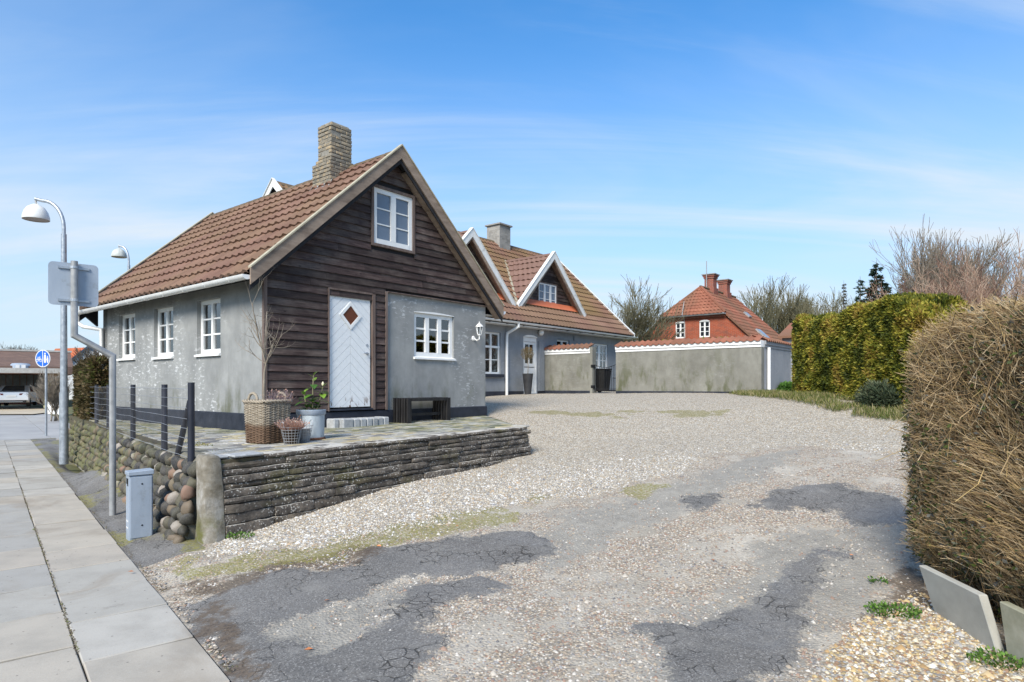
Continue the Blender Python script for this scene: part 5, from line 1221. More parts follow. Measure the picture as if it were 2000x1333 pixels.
# ------------------------------------------------------------------ terrace furniture
def build_terrace_things():
    # bench
    b = thing('bench', 'low black slatted wooden bench under the nine pane window', 'bench', L2W(2.57, -.46, TZ(2.8)), HRZ)
    Lb, Db, Hb = 1.13, .40, .46
    for x0 in (0, Lb - .11):
        for k in range(6):
            m = MB(); y = k * (Db - .04) / 5; m.box(x0 + (0 if k % 2 else .005), x0 + .10, y, y + .042, 0, Hb - (.0 if k % 2 else .005)); m.build('leg', 'bench_black', b, bevel=.003)
    for k in range(6):
        m = MB(); y = k * (Db - .04) / 5 + .002; m.box(.105, Lb - .115, y, y + .038, Hb - .06, Hb - .003); m.build('seat_slat', 'bench_black', b, bevel=.003)
    m = MB(); m.box(.1, Lb - .11, .17, .21, .12, .17); m.build('stretcher', 'bench_black', b)
    # block step at the door
    s = thing('door_step', 'doorstep of pale grey concrete blocks below the white herringbone door', 'step', L2W(1.12, -.36, TZ(1.5) - .03), HRZ)
    xs = [0, .115, .34, .475, .61, .74, .865, 1.0, 1.13]
    for i, (p, q) in enumerate(zip(xs, xs[1:])):
        m = MB(); off = .10 if i == 0 else (.0 if i < 6 else .02); m.box(p + .003, q - .003, off, .32, -.05, .175 + R.uniform(-.004, .004)); m.build('block', 'grey_block', s, bevel=.018)
    # wicker basket, square
    bx, by = -.83, -1.58; z0 = TZ(bx)
    k = thing('wicker_basket', 'large square weathered wicker basket planter at the cottage corner', 'basket', L2W(bx, by, z0), HRZ + .12)
    A, Hh = .215, .53; nst = 6
    per = []
    for i in range(4):
        a = (i * math.pi / 2); c_, s_ = math.cos(a), math.sin(a)
        for t in range(nst): u = -1 + 2 * t / nst; per.append((u * c_ - (-1) * s_ * 1.0, u * s_ + (-1) * c_ * 1.0))
    per = [(x, y) for x, y in per]
    def rr(p, sc): # rounded square
        x, y = p; l = (abs(x) ** 7 + abs(y) ** 7) ** (1 / 7); return (x / l * sc, y / l * sc)
    m = MB(); m.lathe([(.16, .01), (.19, Hh - .05)], 12); m.build('liner', 'soil', k)
    rows = 34; np_ = len(per)
    for r in range(rows):
        z = .015 + (Hh - .03) * r / (rows - 1); sc = A * (.90 + .10 * z / Hh); pts = []
        for i in range(np_ * 2 + 1):
            i2 = i % (np_ * 2); p = per[(i2 // 2) % np_]; q = per[(i2 // 2 + 1) % np_]; w = (p if i2 % 2 == 0 else ((p[0] + q[0]) / 2, (p[1] + q[1]) / 2))
            o = .008 * (1 if ((i2 // 2) + r) % 2 == 0 else -1) if i2 % 2 == 0 else .0; x, y = rr(w, sc + o); pts.append((x, y, z + R.uniform(-.002, .002)))
        m = MB(); m.tube(pts, .0075, 5, cap=False); m.build('weave_row', 'wicker', k, smooth=True)
    for p in per:
        x, y = rr(p, A * .90); X, Y = rr(p, A * 1.0); m = MB(); m.tube([(x, y, .0), (X, Y, Hh)], .008, 5); m.build('stake', 'wicker', k, smooth=True)
    for tw in (0, 1):
        pts = []
        for i in range(65):
            t = i / 64 * 4; e = int(t) % 4; u = -1 + 2 * (t - int(t)); c_, s_ = math.cos(e * math.pi / 2), math.sin(e * math.pi / 2); x, y = rr((u * c_ + s_, u * s_ - c_), A + .005 + .012 * math.sin(i * 1.6 + tw * math.pi)); pts.append((x, y, Hh + .005 + .014 * math.cos(i * 1.6 + tw * math.pi)))
        m = MB(); m.tube(pts, .013, 6, cap=False); m.build('rim', 'wicker', k, smooth=True)
    for sx in (-1, 1):
        pts = [(sx * A, .09 * math.cos(a), Hh + .01 + .10 * math.sin(a)) for a in [math.pi * i / 10 for i in range(11)]]
        m = MB(); m.tube(pts, .018, 7); m.build('handle', 'wicker', k, smooth=True)
    m = MB(); m.box(-.185, .185, -.185, .185, Hh - .07, Hh - .035); m.build('soil', 'soil', k)
    # bare climbing shrub in the basket
    wx, wy, _ = L2W(bx + .0, by + .08)
    sh = thing('bare_shrub', 'leafless young tree with forked twigs growing in the wicker basket', 'tree', (wx, wy, z0 + Hh - .05))
    S0, S1, r0, r1 = [], [], [], []
    def limb(p, d, L, r, lv, n=5):
        p = np.array(p, float); d = np.array(d, float)
        for i in range(n):
            d = unit(d + rs.randn(3) * (.10 if lv else .05) + np.array([0, 0, .06])); q = p + d * L / n; ra = r * (1 - .55 * i / n); rb = r * (1 - .55 * (i + 1) / n); S0.append(p); S1.append(q); r0.append(ra); r1.append(rb)
            if lv and lv < 4 and i >= 1 and R.random() < (.9 if lv < 3 else .6): limb(q, unit(d + rs.randn(3) * .75 + np.array([0, 0, .15])), L * R.uniform(.35, .6), rb * .62, lv + 1, 4)
            p = q
        return p, d
    p, d = limb((0, 0, -.02), (-.03, 0, 1), .56, .026, 0)
    for dv, L_, r_ in (((-.30, .0, 1), .80, .013), ((-.05, .1, 1), .72, .012), ((.55, -.1, .9), .42, .011), ((-.15, -.2, 1), .66, .010), ((-.75, .1, .6), .50, .006), ((.30, .2, 1), .45, .008)): limb(p, dv, L_, r_, 1, 7)
    seg_tubes('branches', S0, S1, r0, r1, 'twig_grey', sh, n=5)
    def heather(parent, name, c, rad, K, hmin, hmax, mat, lean=.3):
        a = rs.rand(K) * 6.283; r = rad * np.sqrt(rs.rand(K)); A_ = np.stack([c[0] + r * np.cos(a), c[1] + r * np.sin(a), np.full(K, c[2])], 1)
        dv = np.stack([np.cos(a) * r / rad * lean, np.sin(a) * r / rad * lean, np.ones(K)], 1) + rs.randn(K, 3) * .22; B_ = A_ + unit(dv) * (hmin + (hmax - hmin) * rs.rand(K, 1))
        o = seg_tubes(name, A_, B_, np.full(K, .0022), np.full(K, .0014), mat, parent); kk = K; T = B_; tag(make_leaves(parent, 'flower_heads', T, unit(dv), .022, np.array([[.34, .20, .16], [.26, .18, .18], [.42, .30, .24]]), .55, 'twigs'), kind='stuff'); tag(o, kind='stuff'); return o
    lv = thing('dry_lavender', 'withered lavender with grey seed heads at the back of the wicker basket', 'plant', L2W(bx + .08, by - .05, z0 + Hh - .04), HRZ)
    heather(lv, 'stems', (.04, -.02, 0), .13, 170, .06, .19, 'dry_lavender', .5)
    # zinc tub with evergreen
    tx, ty = -.24, -1.66; tz = TZ(tx)
    tb = thing('zinc_tub', 'rusting pale blue zinc tub between wicker basket and doorstep', 'tub', L2W(tx, ty, tz), HRZ)
    m = MB(); m.lathe([(.178, 0), (.182, .012), (.172, .014), (.178, .33), (.183, .335), (.180, .345), (.19, .40), (.178, .40), (.170, .36), (.168, .30)], 32); m.build('body', 'zinc', tb, smooth='auto')
    m = MB(); m.lathe([(.186, -.004), (.190, .006), (.186, .028), (.176, .03)], 32, cap0=False, cap1=False); m.build('base_ring', 'zinc_rust', tb, smooth='auto')
    m = MB(); m.lathe([(.181, .33), (.194, .345), (.197, .40), (.19, .405)], 32, cap0=False, cap1=False); m.build('rim', 'cabinet_grey', tb, smooth='auto')
    m = MB(); m.lathe([(.0, .36), (.172, .355)], 20, cap0=False, cap1=False); m.build('soil', 'soil', tb)
    m = MB(); m.tube([(-.19, -.05, .34), (-.225, -.06, .30), (-.215, -.05, .27), (-.185, -.05, .27)], .008, 6); m.build('handle', 'zinc_rust', tb)
    la = thing('laurel', 'young glossy green laurel growing in the zinc tub', 'plant', L2W(tx, ty, tz + .35), HRZ)
    stems = [[(.02, 0, 0), (.035, .01, .18), (.03, .0, .36), (.04, .0, .52)], [(.05, -.03, 0), (.11, -.04, .16), (.14, -.04, .28), (.16, -.04, .36)], [(-.03, .03, 0), (-.05, .05, .16), (-.08, .05, .28)]]
    for st in stems: m = MB(); m.tube(st, [.010] * (len(st) - 1) + [.006], 6); m.build('stem', 'bark_moss', la, smooth=True)
    spots = []
    for si, st in enumerate(stems):
        for i in range(11 if si == 0 else 8):
            t = .12 + .88 * i / (10 if si == 0 else 7); f = t * (len(st) - 1); k0 = min(int(f), len(st) - 2); q = np.array(st[k0]) * (1 - f + k0) + np.array(st[k0 + 1]) * (f - k0); a = i * 2.4 + si; top = t > .8
            spots.append((q, np.array([math.cos(a), math.sin(a), (1.1 if top else -.15 if t > .35 else .5)]), .10 if top else .165))
    for i in range(22): a = i * .9; spots.append((np.array([.06 * math.cos(a), .06 * math.sin(a), .01]), np.array([math.cos(a), math.sin(a), .55]), .14))
    gm = []
    for gi, colr in enumerate(((.045, .115, .022), (.075, .17, .025), (.16, .27, .035), (.10, .155, .075))):
        s_ = Sh('laurel_leaf_%d' % gi); s_.done(colr, .32, None, .5); MT['laurel%d' % gi] = s_.m
        vs = []; fs = []; n = 6
        for i in range(n + 1):
            t = i / n; w = .30 * math.sin(math.pi * (t ** .85)) ; sag = -.22 * t * t; vs += [(t, -w, sag + w * .25), (t, 0, sag), (t, w, sag + w * .25)]
        for i in range(n): fs += [(3 * i, 3 * i + 1, 3 * i + 4, 3 * i + 3), (3 * i + 1, 3 * i + 2, 3 * i + 5, 3 * i + 4)]
        mb = MB().add(vs, fs); gm.append(mb.mesh('leaf', 'laurel%d' % gi, smooth=True, recalc=False))
    for q, d, L_ in spots:
        rot = Vector(unit(d)).to_track_quat('X', 'Z').to_euler(); top = d[2] > .9
        inst('leaf', gm[2] if top else R.choice(gm), la, tuple(q), rot, (L_, L_, L_))
    m = MB(); m.lathe([(.0, 0), (.014, .01), (.018, .035), (.008, .06), (0, .065)], 8, (.16, -.04, .37), False, False); m.build('flower_bud', 'flower_bud', la, smooth=True)
    # two wire baskets with dry heather
    for nm, (px, py), sc, hl in (('wire_basket', (-.76, -2.02), 1.0, True), ('wire_basket', (-.54, -1.93), .95, False)):
        wz = TZ(px)
        wb = thing(nm, 'small wire basket with a dark pot of dry heather in front of the wicker basket' if hl else 'pale wire basket squeezed between heather basket and zinc tub', 'basket', L2W(px, py, wz), HRZ)
        rad = lambda z: (.085 + .045 * z / .21) * sc
        for zz in (0, .035, .07, .105, .14, .175, .21): m = MB(); m.tube([(rad(zz) * math.cos(a), rad(zz) * math.sin(a), zz + .003) for a in [2 * math.pi * i / 24 for i in range(25)]], .0032, 4, cap=False); m.build('hoop', 'wire', wb)
        for i in range(18): a = 2 * math.pi * i / 18; m = MB(); m.tube([(rad(0) * math.cos(a), rad(0) * math.sin(a), .003), (rad(.21) * math.cos(a), rad(.21) * math.sin(a), .213)], .0028, 4); m.build('rib', 'wire', wb)
        for sx in (-1, 1): m = MB(); m.tube([(sx * rad(.21), .045 * math.cos(a), .21 + .075 * math.sin(a)) for a in [math.pi * i / 8 for i in range(9)]], .0045, 5); m.build('handle', 'wire', wb)
        m = MB(); m.lathe([(.07 * sc, .008), (.10 * sc, .175), (.105 * sc, .18), (.09 * sc, .17)], 16); m.build('pot', 'soil' if hl else 'galv_dull', wb, smooth='auto')
        if hl:
            hp = thing('dry_heather', 'pinkish brown dry heather filling the small wire basket', 'plant', L2W(px, py, wz + .17), HRZ); heather(hp, 'stems', (0, 0, 0), .10, 420, .05, .15, 'dry_heather', .9)
    # wire fence on the boulder wall
    posts = [(-3.40, 6.68), (-4.24, 7.69), (-5.64, 9.38), (-7.25, 11.33), (-8.25, 12.52)]
    f = thing('wire_fence', 'wire mesh garden fence with round black posts on the boulder wall', 'fence')
    z0 = .86
    for i, (x, y) in enumerate(posts):
        m = MB(); m.tube([(x, y, z0 - .05), (x, y, z0 + .80 + (.02 if i == 0 else 0))], [.036, .034], 10); m.build('post', 'fence_post', f, smooth='auto')
    m = MB(); m.tube([(-3.42, 6.70, z0 + .62), (-3.80, 7.16, z0 + .0)], .032, 10); m.build('brace', 'fence_post', f, smooth='auto')
    wl = [(-3.40, 6.68)] + posts[1:] + [(-8.9, 13.3)]; off = np.array([-.03, -.03])
    for zi, zz in enumerate((.03, .13, .23, .335, .44, .545, .65, .755)):
        pts = []
        for (p, q) in zip(wl, wl[1:]):
            for t in (0, .33, .66): pts.append((p[0] + (q[0] - p[0]) * t + off[0], p[1] + (q[1] - p[1]) * t + off[1], z0 + zz + (-.012 * (zi in (3, 4)) if t else 0) + R.uniform(-.006, .006)))
        m = MB(); m.tube(pts, .0024, 4); m.build('wire', 'wire', f)
    A_, B_ = [], []
    for (p, q) in zip(wl[:4], wl[1:5]):
        L = math.hypot(q[0] - p[0], q[1] - p[1]); n = int(L / .055)
        for i in range(n):
            t = (i + .5) / n; x = p[0] + (q[0] - p[0]) * t + off[0]; y = p[1] + (q[1] - p[1]) * t + off[1]; lean = .03 * math.sin(t * 7 + p[0]); A_.append((x, y, z0 + .02)); B_.append((x + lean * .6, y - lean, z0 + .755))
    tag(seg_tubes('mesh_wire', A_, B_, np.full(len(A_), .0011), np.full(len(A_), .0011), 'wire_dark', f), kind='stuff')
build_terrace_things()

# ------------------------------------------------------------------ street furniture
def build_street():
    def lamp(label, x, y, z0, H, arm, head, hm, az, group):
        t = thing('street_lamp', label, 'street lamp', (x, y, z0), az, group)
        pts = [(0, 0, 0), (0, 0, H - .62)] + [(-arm * .75 * (1 - math.cos(a)) , 0, H - .62 + .58 * math.sin(a)) for a in [math.pi / 2 * i / 8 for i in range(1, 9)]] + [(-arm, 0, H)]
        m = MB(); m.tube([(0, 0, 0), (0, 0, 1.5)], [.085, .08], 16); m.tube([(0, 0, 1.48), (0, 0, H - .75)], [.068, .05], 16); m.build('pole', 'galvanised', t, smooth='auto')
        m = MB(); m.tube([(0, 0, H - .78)] + pts[1:], .036, 12); m.build('arm', 'galvanised', t, smooth='auto')
        r = head; c = (-arm + .01, 0, H - .44)
        m = MB(); m.lathe([(r * .985, .0), (r, .02), (r * .97, .08), (r * .86, .17), (r * .64, .255), (r * .35, .305), (.05, .325), (.0, .33)], 28, c, cap0=False, cap1=False); hd = m.build('lamp_head', hm, t, smooth=True)
        m = MB(); m.lathe([(.0, .018), (r * .8, .015), (r * .985, .002)], 28, c, False, False); m.build('diffuser', 'diffuser', hd, smooth=True)
        m = MB(); m.tube([(c[0], 0, c[2] + .325), (c[0], 0, H - .02)], .016, 8); m.tube([(c[0] + .05, 0, c[2] + .32), (c[0] - .03, 0, H - .05)], .008, 6); m.build('hanger', 'galv_dull', hd)
    p = S2W(1.27, 16.1)
    lamp('grey street lamp post with white dome head beside the square sign', -9.40, 13.22, 0, 5.57, .62, .245, 'lamp_white', SRZ - .75, 'street lamps')
    lamp('distant street lamp with dirty dome head rising behind the cottage roof', -14.35, 23.6, 0, 6.9, .42, .26, 'lamp_dirty', SRZ - .85, 'street lamps')
    # road sign seen from behind, on a cranked post
    t = thing('traffic_sign', 'back of a square grey road sign on a cranked galvanised post', 'road sign', (-5.05, 7.97, 0), SRZ)
    k = .40
    m = MB(); m.tube([(0, 0, 0), (0, 0, 2.02), (-k, 0, 2.26), (-k, 0, 3.17)], .0385, 14); m.build('post', 'galv_dull', t, smooth='auto')
    m = MB(); w, hh, r = .255, .262, .05; zc = 2.89
    poly = []
    for cx, cz, a0 in ((w - r, hh - r, 0), (-w + r, hh - r, 90), (-w + r, -hh + r, 180), (w - r, -hh + r, 270)):
        for q in range(5): a = math.radians(a0 + q * 22.5); poly.append((-k + cx + r * math.cos(a), zc + cz + r * math.sin(a)))
    m.prism(poly, .055, .060, lambda a, d, b: (a, d, b)); m.build('plate', 'sign_back', t)
    for zz in (zc + .20, zc - .20):
        m = MB(); m.box(-k - .16, -k + .16, .038, .054, zz - .014, zz + .014); m.build('bracket', 'galvanised', t)
        m = MB(); m.lathe([(.041, -.016), (.044, -.012), (.044, .012), (.041, .016)], 16, (-k, 0, zz), False, False); m.build('clamp', 'galvanised', t)
    # utility cabinet
    c = thing('utility_cabinet', 'small blue grey metal utility cabinet against the boulder wall', 'cabinet', (-4.035, 6.64, 0), SRZ + .02)
    # local x along n (towards the wall), y away along the street
    m = MB(); m.box(0, .225, 0, .165, -.05, .69); m.build('body', 'cabinet_grey', c, bevel=.006)
    m = MB(); m.box(-.010, .235, -.012, .175, .693, .735); m.v = [(x, y, z + .010 * (z > .7) * (x > .1)) for x, y, z in m.v]; m.build('lid', 'cabinet_grey', c, bevel=.006)
    m = MB(); m.box(.012, .213, -.008, -.0005, .03, .675); m.build('door', 'cabinet_grey', c, bevel=.003)
    for z in (.60, .16): m = MB(); m.tube([(.12, -.0085, z), (.12, -.011, z)], .009, 10); m.build('lock', 'dark_hole', c)
    for (y0, y1, z0, z1) in ((.04, .085, .58, .66), (.10, .13, .60, .66)): m = MB(); m.box(-.0025, -.0005, y0, y1, z0, z1); m.build('label_plate', 'dark_hole', c)
    for z in (.13, .20): m = MB(); m.box(-.004, -.0005, .04, .13, z, z + .014); m.build('vent_slot', 'plate_white', c)
    # shared path sign: cyclist left, pedestrians right
    t = thing('cycle_path_sign', 'round blue path sign with white cyclist and walkers on a slim pole', 'road sign', (-15.17, 20.52, 0), math.radians(-10))
    m = MB(); m.tube([(0, 0, 0), (0, 0, 2.78)], .034, 10); m.build('pole', 'galvanised', t, smooth='auto')
    # sign faces local -y ; axes a=x, b=z around centre
    R0 = .285; cx, cz = -.06, 2.52; tf = lambda a, d, b: (cx + a, -.05 - d, cz + b)
    circ = lambda r, n=36: [(r * math.cos(2 * math.pi * i / n), r * math.sin(2 * math.pi * i / n)) for i in range(n)]
    m = MB(); m.prism(circ(R0), 0, .012, tf); pl = m.build('plate', 'plate_white', t)
    m = MB(); m.prism(circ(R0 * .9), .012, .015, tf); m.build('blue_field', 'blue_sign', pl)
    m = MB(); m.prism([(-.012, -.28), (.012, -.28), (.012, .28), (-.012, .28)], .015, .018, tf); m.build('divider', 'plate_white', pl)
    m = MB()
    for wx_ in (-.205, -.075): 
        o, i_ = circ(.052, 14), circ(.036, 14)
        for q in range(14): m.prism([(o[q][0] + wx_, o[q][1] - .06), (o[(q + 1) % 14][0] + wx_, o[(q + 1) % 14][1] - .06), (i_[(q + 1) % 14][0] + wx_, i_[(q + 1) % 14][1] - .06), (i_[q][0] + wx_, i_[q][1] - .06)], .015, .018, tf)
    for (p, q) in (((-.205, -.06), (-.17, .03)), ((-.17, .02), (-.10, .03)), ((-.075, -.06), (-.105, .05)), ((-.145, -.06), (-.10, .02)), ((-.145, -.06), (-.175, .02)), ((-.12, .055), (-.085, .06)), ((-.19, .045), (-.155, .045))):
        dx, dz = q[0] - p[0], q[1] - p[1]; L = math.hypot(dx, dz); nx, nz = -dz / L * .008, dx / L * .008; m.prism([(p[0] + nx, p[1] + nz), (q[0] + nx, q[1] + nz), (q[0] - nx, q[1] - nz), (p[0] - nx, p[1] - nz)], .0155, .0185, tf)
    m.build('bicycle_symbol', 'plate_white', pl)
    m = MB()
    for (px, sc) in ((.09, 1.0), (.19, .68)):
        b0 = -.14; cc = circ(.030 * sc, 12); m.prism([(px + a, b0 + .30 * sc + b) for a, b in cc], .015, .018, tf)
        m.prism([(px - .035 * sc, b0 + .26 * sc), (px + .035 * sc, b0 + .26 * sc), (px + .05 * sc, b0 + .10 * sc), (px + .03 * sc, b0), (px - .03 * sc, b0), (px - .05 * sc, b0 + .10 * sc)], .015, .018, tf)
    m.prism([(.12, -.02), (.17, -.03), (.17, -.045), (.12, -.035)], .0155, .0185, tf)
    m.build('walkers_symbol', 'plate_white', pl)
    m = MB(); m.box(-.12, .02, -.05, .0, 2.72, 2.75); m.box(-.12, .02, -.05, .0, 2.38, 2.41); m.build('bracket', 'galvanised', t)
    # tilted concrete edging slabs in front of the twig hedge
    for i, (y0, y1, ml, lab, lean, zz) in enumerate(((3.84, 4.36, 'slab_concrete', 'clean concrete edging slab tilted against the brown twig hedge', .09, .36), (3.20, 3.78, 'slab_mossy', 'mossy concrete edging slab at the right edge under the twig hedge', .03, .33))):
        t = thing('edging_slab', lab, 'concrete slab', (2.965, y0, 0), 0)
        m = MB(); b = -.1; L = y1 - y0; rake = .10 if i == 0 else .02; m.hexa([(0, -.04, b), (.055, -.04, b), (0, L - .03, b), (.055, L - .03, b), (-lean, .04 + .0, zz), (-lean + .055, .04, zz), (-lean, L + rake, zz + .02), (-lean + .055, L + rake, zz + .02)]); m.build('slab', ml, t, bevel=.006)
build_street()

# ------------------------------------------------------------------ buildings further off
def build_far():
    # red brick house behind the garden wall
    h = houseframe('brick_house', 'red brick house with half hipped tile roof and two chimneys behind the garden wall', 'house')
    X0, X1, yc, hw_e, zeav = 33.0, 40.4, 6.88, 4.75, 2.6; zh, yh = 6.1, 2.0; zr = 7.98
    sl = (zr - zh) / yh; T = WEST(X0)
    wl = [(7.41, 8.06, 4.66, 5.66), (5.80, 6.47, 4.66, 5.66)]
    ye = (zr - zeav) / sl
    m = MB(); wall_open(m, T, yc - 2.2, yc + 2.2, 4.0, 5.70, .3, wl); tbox(m, T, yc - 4.1, yc + 4.1, -.3, 0, 1.3, 4.0)
    for s_ in (-1, 1): m.prism([(yc + s_ * 2.2, 4.0), (yc + s_ * ((zr - .12 - 4.0) / sl), 4.0), (yc + s_ * 2.2, zr - .12 - sl * 2.2)], -.3, 0, T)
    m.prism([(yc - 2.2, 5.7), (yc + 2.2, 5.7), (yc + 2.0, 6.05), (yc - 2.0, 6.05)], -.3, 0, T)
    m.build('brick_wall', 'brick_red', h)
    m = MB(); m.box(X0 + .3, X1, yc - 4.2, yc - 4.0, 1.3, 4.0); m.box(X0 + .3, X1, yc + 4.0, yc + 4.2, 1.3, 4.0); m.box(X1 - .2, X1, yc - 4, yc + 4, 1.3, 5.0); m.build('brick_wall', 'brick_red', h)
    m = MB(); tbox(m, T, yc - 2.0, yc + 2.0, 0, .05, 5.86, 5.93); m.build('brick_course', 'brick_red_old', h)
    for w in wl:
        window(h, T, *w, [1, 1], 3, rec=.04, fr=.07, bar=.035, mull=.10, glass='glass_dark', sill=False)
        m = MB(); a0, a1, _, z1 = w; c = (a0 + a1) / 2; m.prism([(a0, z1 - .03), (a1, z1 - .03), (a1, z1 + .0), (c + .18, z1 + .07), (c, z1 + .085), (c - .18, z1 + .07), (a0, z1)], -.06, .015, T); m.build('window_head', 'white_paint', h)
        m = MB(); tbox(m, T, a0 - .06, a1 + .06, -.05, .06, w[2] - .10, w[2] - .005); m.build('sill', 'brick_red_old', h)
    # south slope (towards the camera), courses of tiles
    xh = X0 + 1.25; XA = X0 - .15; XB = X1 + .2
    L = math.hypot(ye, zr - zeav); uy, uz = ye / L, (zr - zeav) / L; NC = 20; C_ = L / NC
    for s_ in (-1, 1):
        rp = roof_pt((XA, yc + s_ * ye, zeav), (0, -s_ * uy, uz), (1, 0, 0), (0, s_ * uz, uy))
        for r in range(NC):
            z = zeav + r * C_ * uz; w0 = 0 if z < zh else (z - zh) / (zr - zh) * (xh - XA); sk = 0 if z < zh - C_ * uz * .5 else uz / (zr - zh) * (xh - XA)
            tile_course(rp, w0, XB - XA, r * C_, .26, C_, .034, sk, 0).build('tile_course', 'tile_red', h, smooth='auto', recalc=False)
    m = MB(); m.prism([(yc - ye, zeav - .02), (yc, zr - .03), (yc + ye, zeav - .02), (yc, zr - .12)], xh, XB, lambda a, d, b: (d, a, b)); m.build('roof_deck', 'soffit_dark', h)
    # half hip
    Lh = math.hypot(xh - XA, zr - zh); ux, uz2 = (xh - XA) / Lh, (zr - zh) / Lh; nh = 9; Ch = Lh / nh; yw = yh + .12
    rp = roof_pt((XA - .08, yc - yw, zh - .03), (ux, 0, uz2), (0, 1, 0), (-uz2, 0, ux))
    for r in range(nh):
        f = r / nh; w0 = yw * f; w1 = 2 * yw - yw * f; sk = yw / Lh; tile_course(rp, w0, w1, r * Ch, .26, Ch, .034, sk, -sk).build('tile_course', 'tile_red', h, smooth='auto', recalc=False)
    m = MB()
    for s_ in (-1, 1): m.tube([(XA - .05, yc + s_ * yw, zh + .02), (xh, yc, zr + .06)], .085, 6)
    m.build('hip_ridge', 'tile_red', h, smooth='auto'); m = MB(); m.tube([(xh - .1, yc, zr + .05), (XB, yc, zr + .05)], .09, 6); m.build('ridge_cap', 'ridge_brown', h, smooth='auto')
    m = MB(); gutter(m, [(XA - .16, yc - yw - .05, zh - .05), (XA - .16, yc + yw + .05, zh - .05)], .08); m.build('gutter', 'galvanised', h, smooth='auto')
    for s_ in (-1, 1):
        m = MB(); m.prism([(yc + s_ * (yw + .02), zh - .02), (yc + s_ * ye, zeav + .0), (yc + s_ * ye, zeav - .16), (yc + s_ * (yw + .02), zh - .16)], XA - .03, XA + .02, lambda a, d, b: (d, a, b)); m.build('verge', 'tile_red', h)
    m = MB(); m.tube([(XA + .05, yc + .55, 7.0), (XA - .2, yc + .58, zh), (X0 - .02, yc + .58, 5.9), (X0 - .02, yc + .58, 4.3)], .022, 6); m.build('lightning_wire', 'galv_dull', h)
    # chimneys
    for (x, z1, mt) in ((35.6, 9.05, 'brick_red_old'), (38.1, 9.0, 'brick_red_old')):
        m = MB(); m.box(x, x + .62, yc - .3, yc + .3, 7.2, z1 - .30); m.box(x - .05, x + .67, yc - .35, yc + .35, z1 - .30, z1 - .17); m.box(x - .10, x + .72, yc - .40, yc + .40, z1 - .17, z1 - .06); m.box(x - .06, x + .74, yc - .36, yc + .36, 7.2, 8.12); ch = m.build('chimney', mt, h)
        m = MB(); m.box(x - .16, x + .78, yc - .46, yc + .46, z1 - .06, z1); m.build('chimney_cap', 'concrete_cap', ch)
    m = MB(); m.tube([(35.2, yc, 7.9), (35.2, yc, 9.85)], .03, 6); m.build('flag_pole', 'galv_dull', h)
    # roof lights on the slope
    rp = roof_pt((XA, yc - ye, zeav), (0, uy, uz), (1, 0, 0), (0, -uz, uy))
    for (w, l, ww, ll) in ((2.6, 2.5, .8, 1.2), (4.7, 5.2, .5, .5)):
        m = MB(); vs = [rp(w + a * ww, l + b * ll, c) for c in (.02, .14) for b in (0, 1) for a in (0, 1)]; m.hexa(vs); rl = m.build('roof_window', 'galv_dull', h)
        m = MB(); vs = [rp(w + .06 + a * (ww - .12), l + .08 + b * (ll - .16), c) for c in (.13, .15) for b in (0, 1) for a in (0, 1)]; m.hexa(vs); m.build('pane', 'glass_pale', rl)
    # yellow-green plants on top of the wall in front of the house
    for i, (y, x) in enumerate(((.05, 14.6), (-1.35, 14.6), (-1.75, 14.7))):
        t = houseframe('wall_plant', ('yellow green stonecrop tuft on the wall coping below the right brick house window', 'yellow green tuft on the wall coping, middle of three', 'small yellow green tuft on the coping nearest the wall corner')[i], 'plant')
        K = 260; P = np.array([x, y, 3.02]) + rs.randn(K, 3) * np.array([.05, .17 if i else .12, .04]); make_leaves(t, 'foliage', P, np.abs(rs.randn(K, 3)) * np.array([.3, .3, 1]) , .12, np.array([[.22, .22, .04], [.14, .17, .03], [.28, .25, .06]]))
    # ---- across the street on the left
    ang = math.atan2(.641, .767)
    c0 = at(18, 800, 42)
    cp = thing('carport', 'open brick carport with grey sheet back wall and old brown tiled roof behind', 'carport', (c0[0], c0[1], .2), math.radians(38))
    # local x right, y away
    m = MB(); m.box(2.05, 2.60, -.2, 2.2, 0, 2.25); m.build('brick_pier', 'brick_tan', cp)
    m = MB(); m.box(-9, -6.0, -.2, 2.2, 0, 2.25); m.build('brick_pier', 'brick_tan', cp)
    for k in range(20):
        x = -6.0 + k * .41; m = MB(); m.box(x + .02, x + .39, 6.2, 6.3, .9, 2.25); m.build('sheet', 'carport_sheet', cp)
    m = MB(); m.box(-6, 2.6, 6.3, 6.5, 0, 2.3); m.build('back_wall', 'brick_red_old', cp)
    m = MB(); m.box(-9.2, 2.9, -.5, 6.6, 2.38, 2.44); m.build('roof_sheet', 'fascia_grey', cp); m = MB(); m.box(-9.25, 2.95, -.55, -.45, 2.27, 2.60); m.build('fascia', 'fascia_grey', cp)
    m = MB(); m.box(-9.2, 2.85, -.44, -.38, 2.30, 2.37); m.build('beam', 'wood_trim', cp)
    m = MB(); m.prism([(6.7, 2.3), (6.7, 2.9), (11, 4.25), (15, 2.9), (15, 2.3)], -14, 3.9, lambda a, d, b: (d, a, b)); m.build('roof', 'roof_old', cp)
    m = MB(); m.box(-14, 4.0, 10.7, 11.3, 4.2, 4.34); m.build('ridge_cap', 'fascia_grey', cp)
    m = MB(); m.lathe([(.7, 0), (.7, .35), (.5, .52), (.0, .55)], 20, (.6, 7.2, 2.6)); m.build('eyebrow_dormer', 'cabinet_grey', cp)
    m = MB(); m.box(.3, .55, 6.48, 6.52, 2.7, 3.0); m.box(.65, .9, 6.48, 6.52, 2.7, 3.0); m.build('dormer_pane', 'plate_white', cp)
    # parked car seen from behind
    car = thing('parked_car', 'silver white saloon car parked in the carport seen from behind', 'car', (c0[0] - .1, c0[1] + .3, .2), math.radians(30))
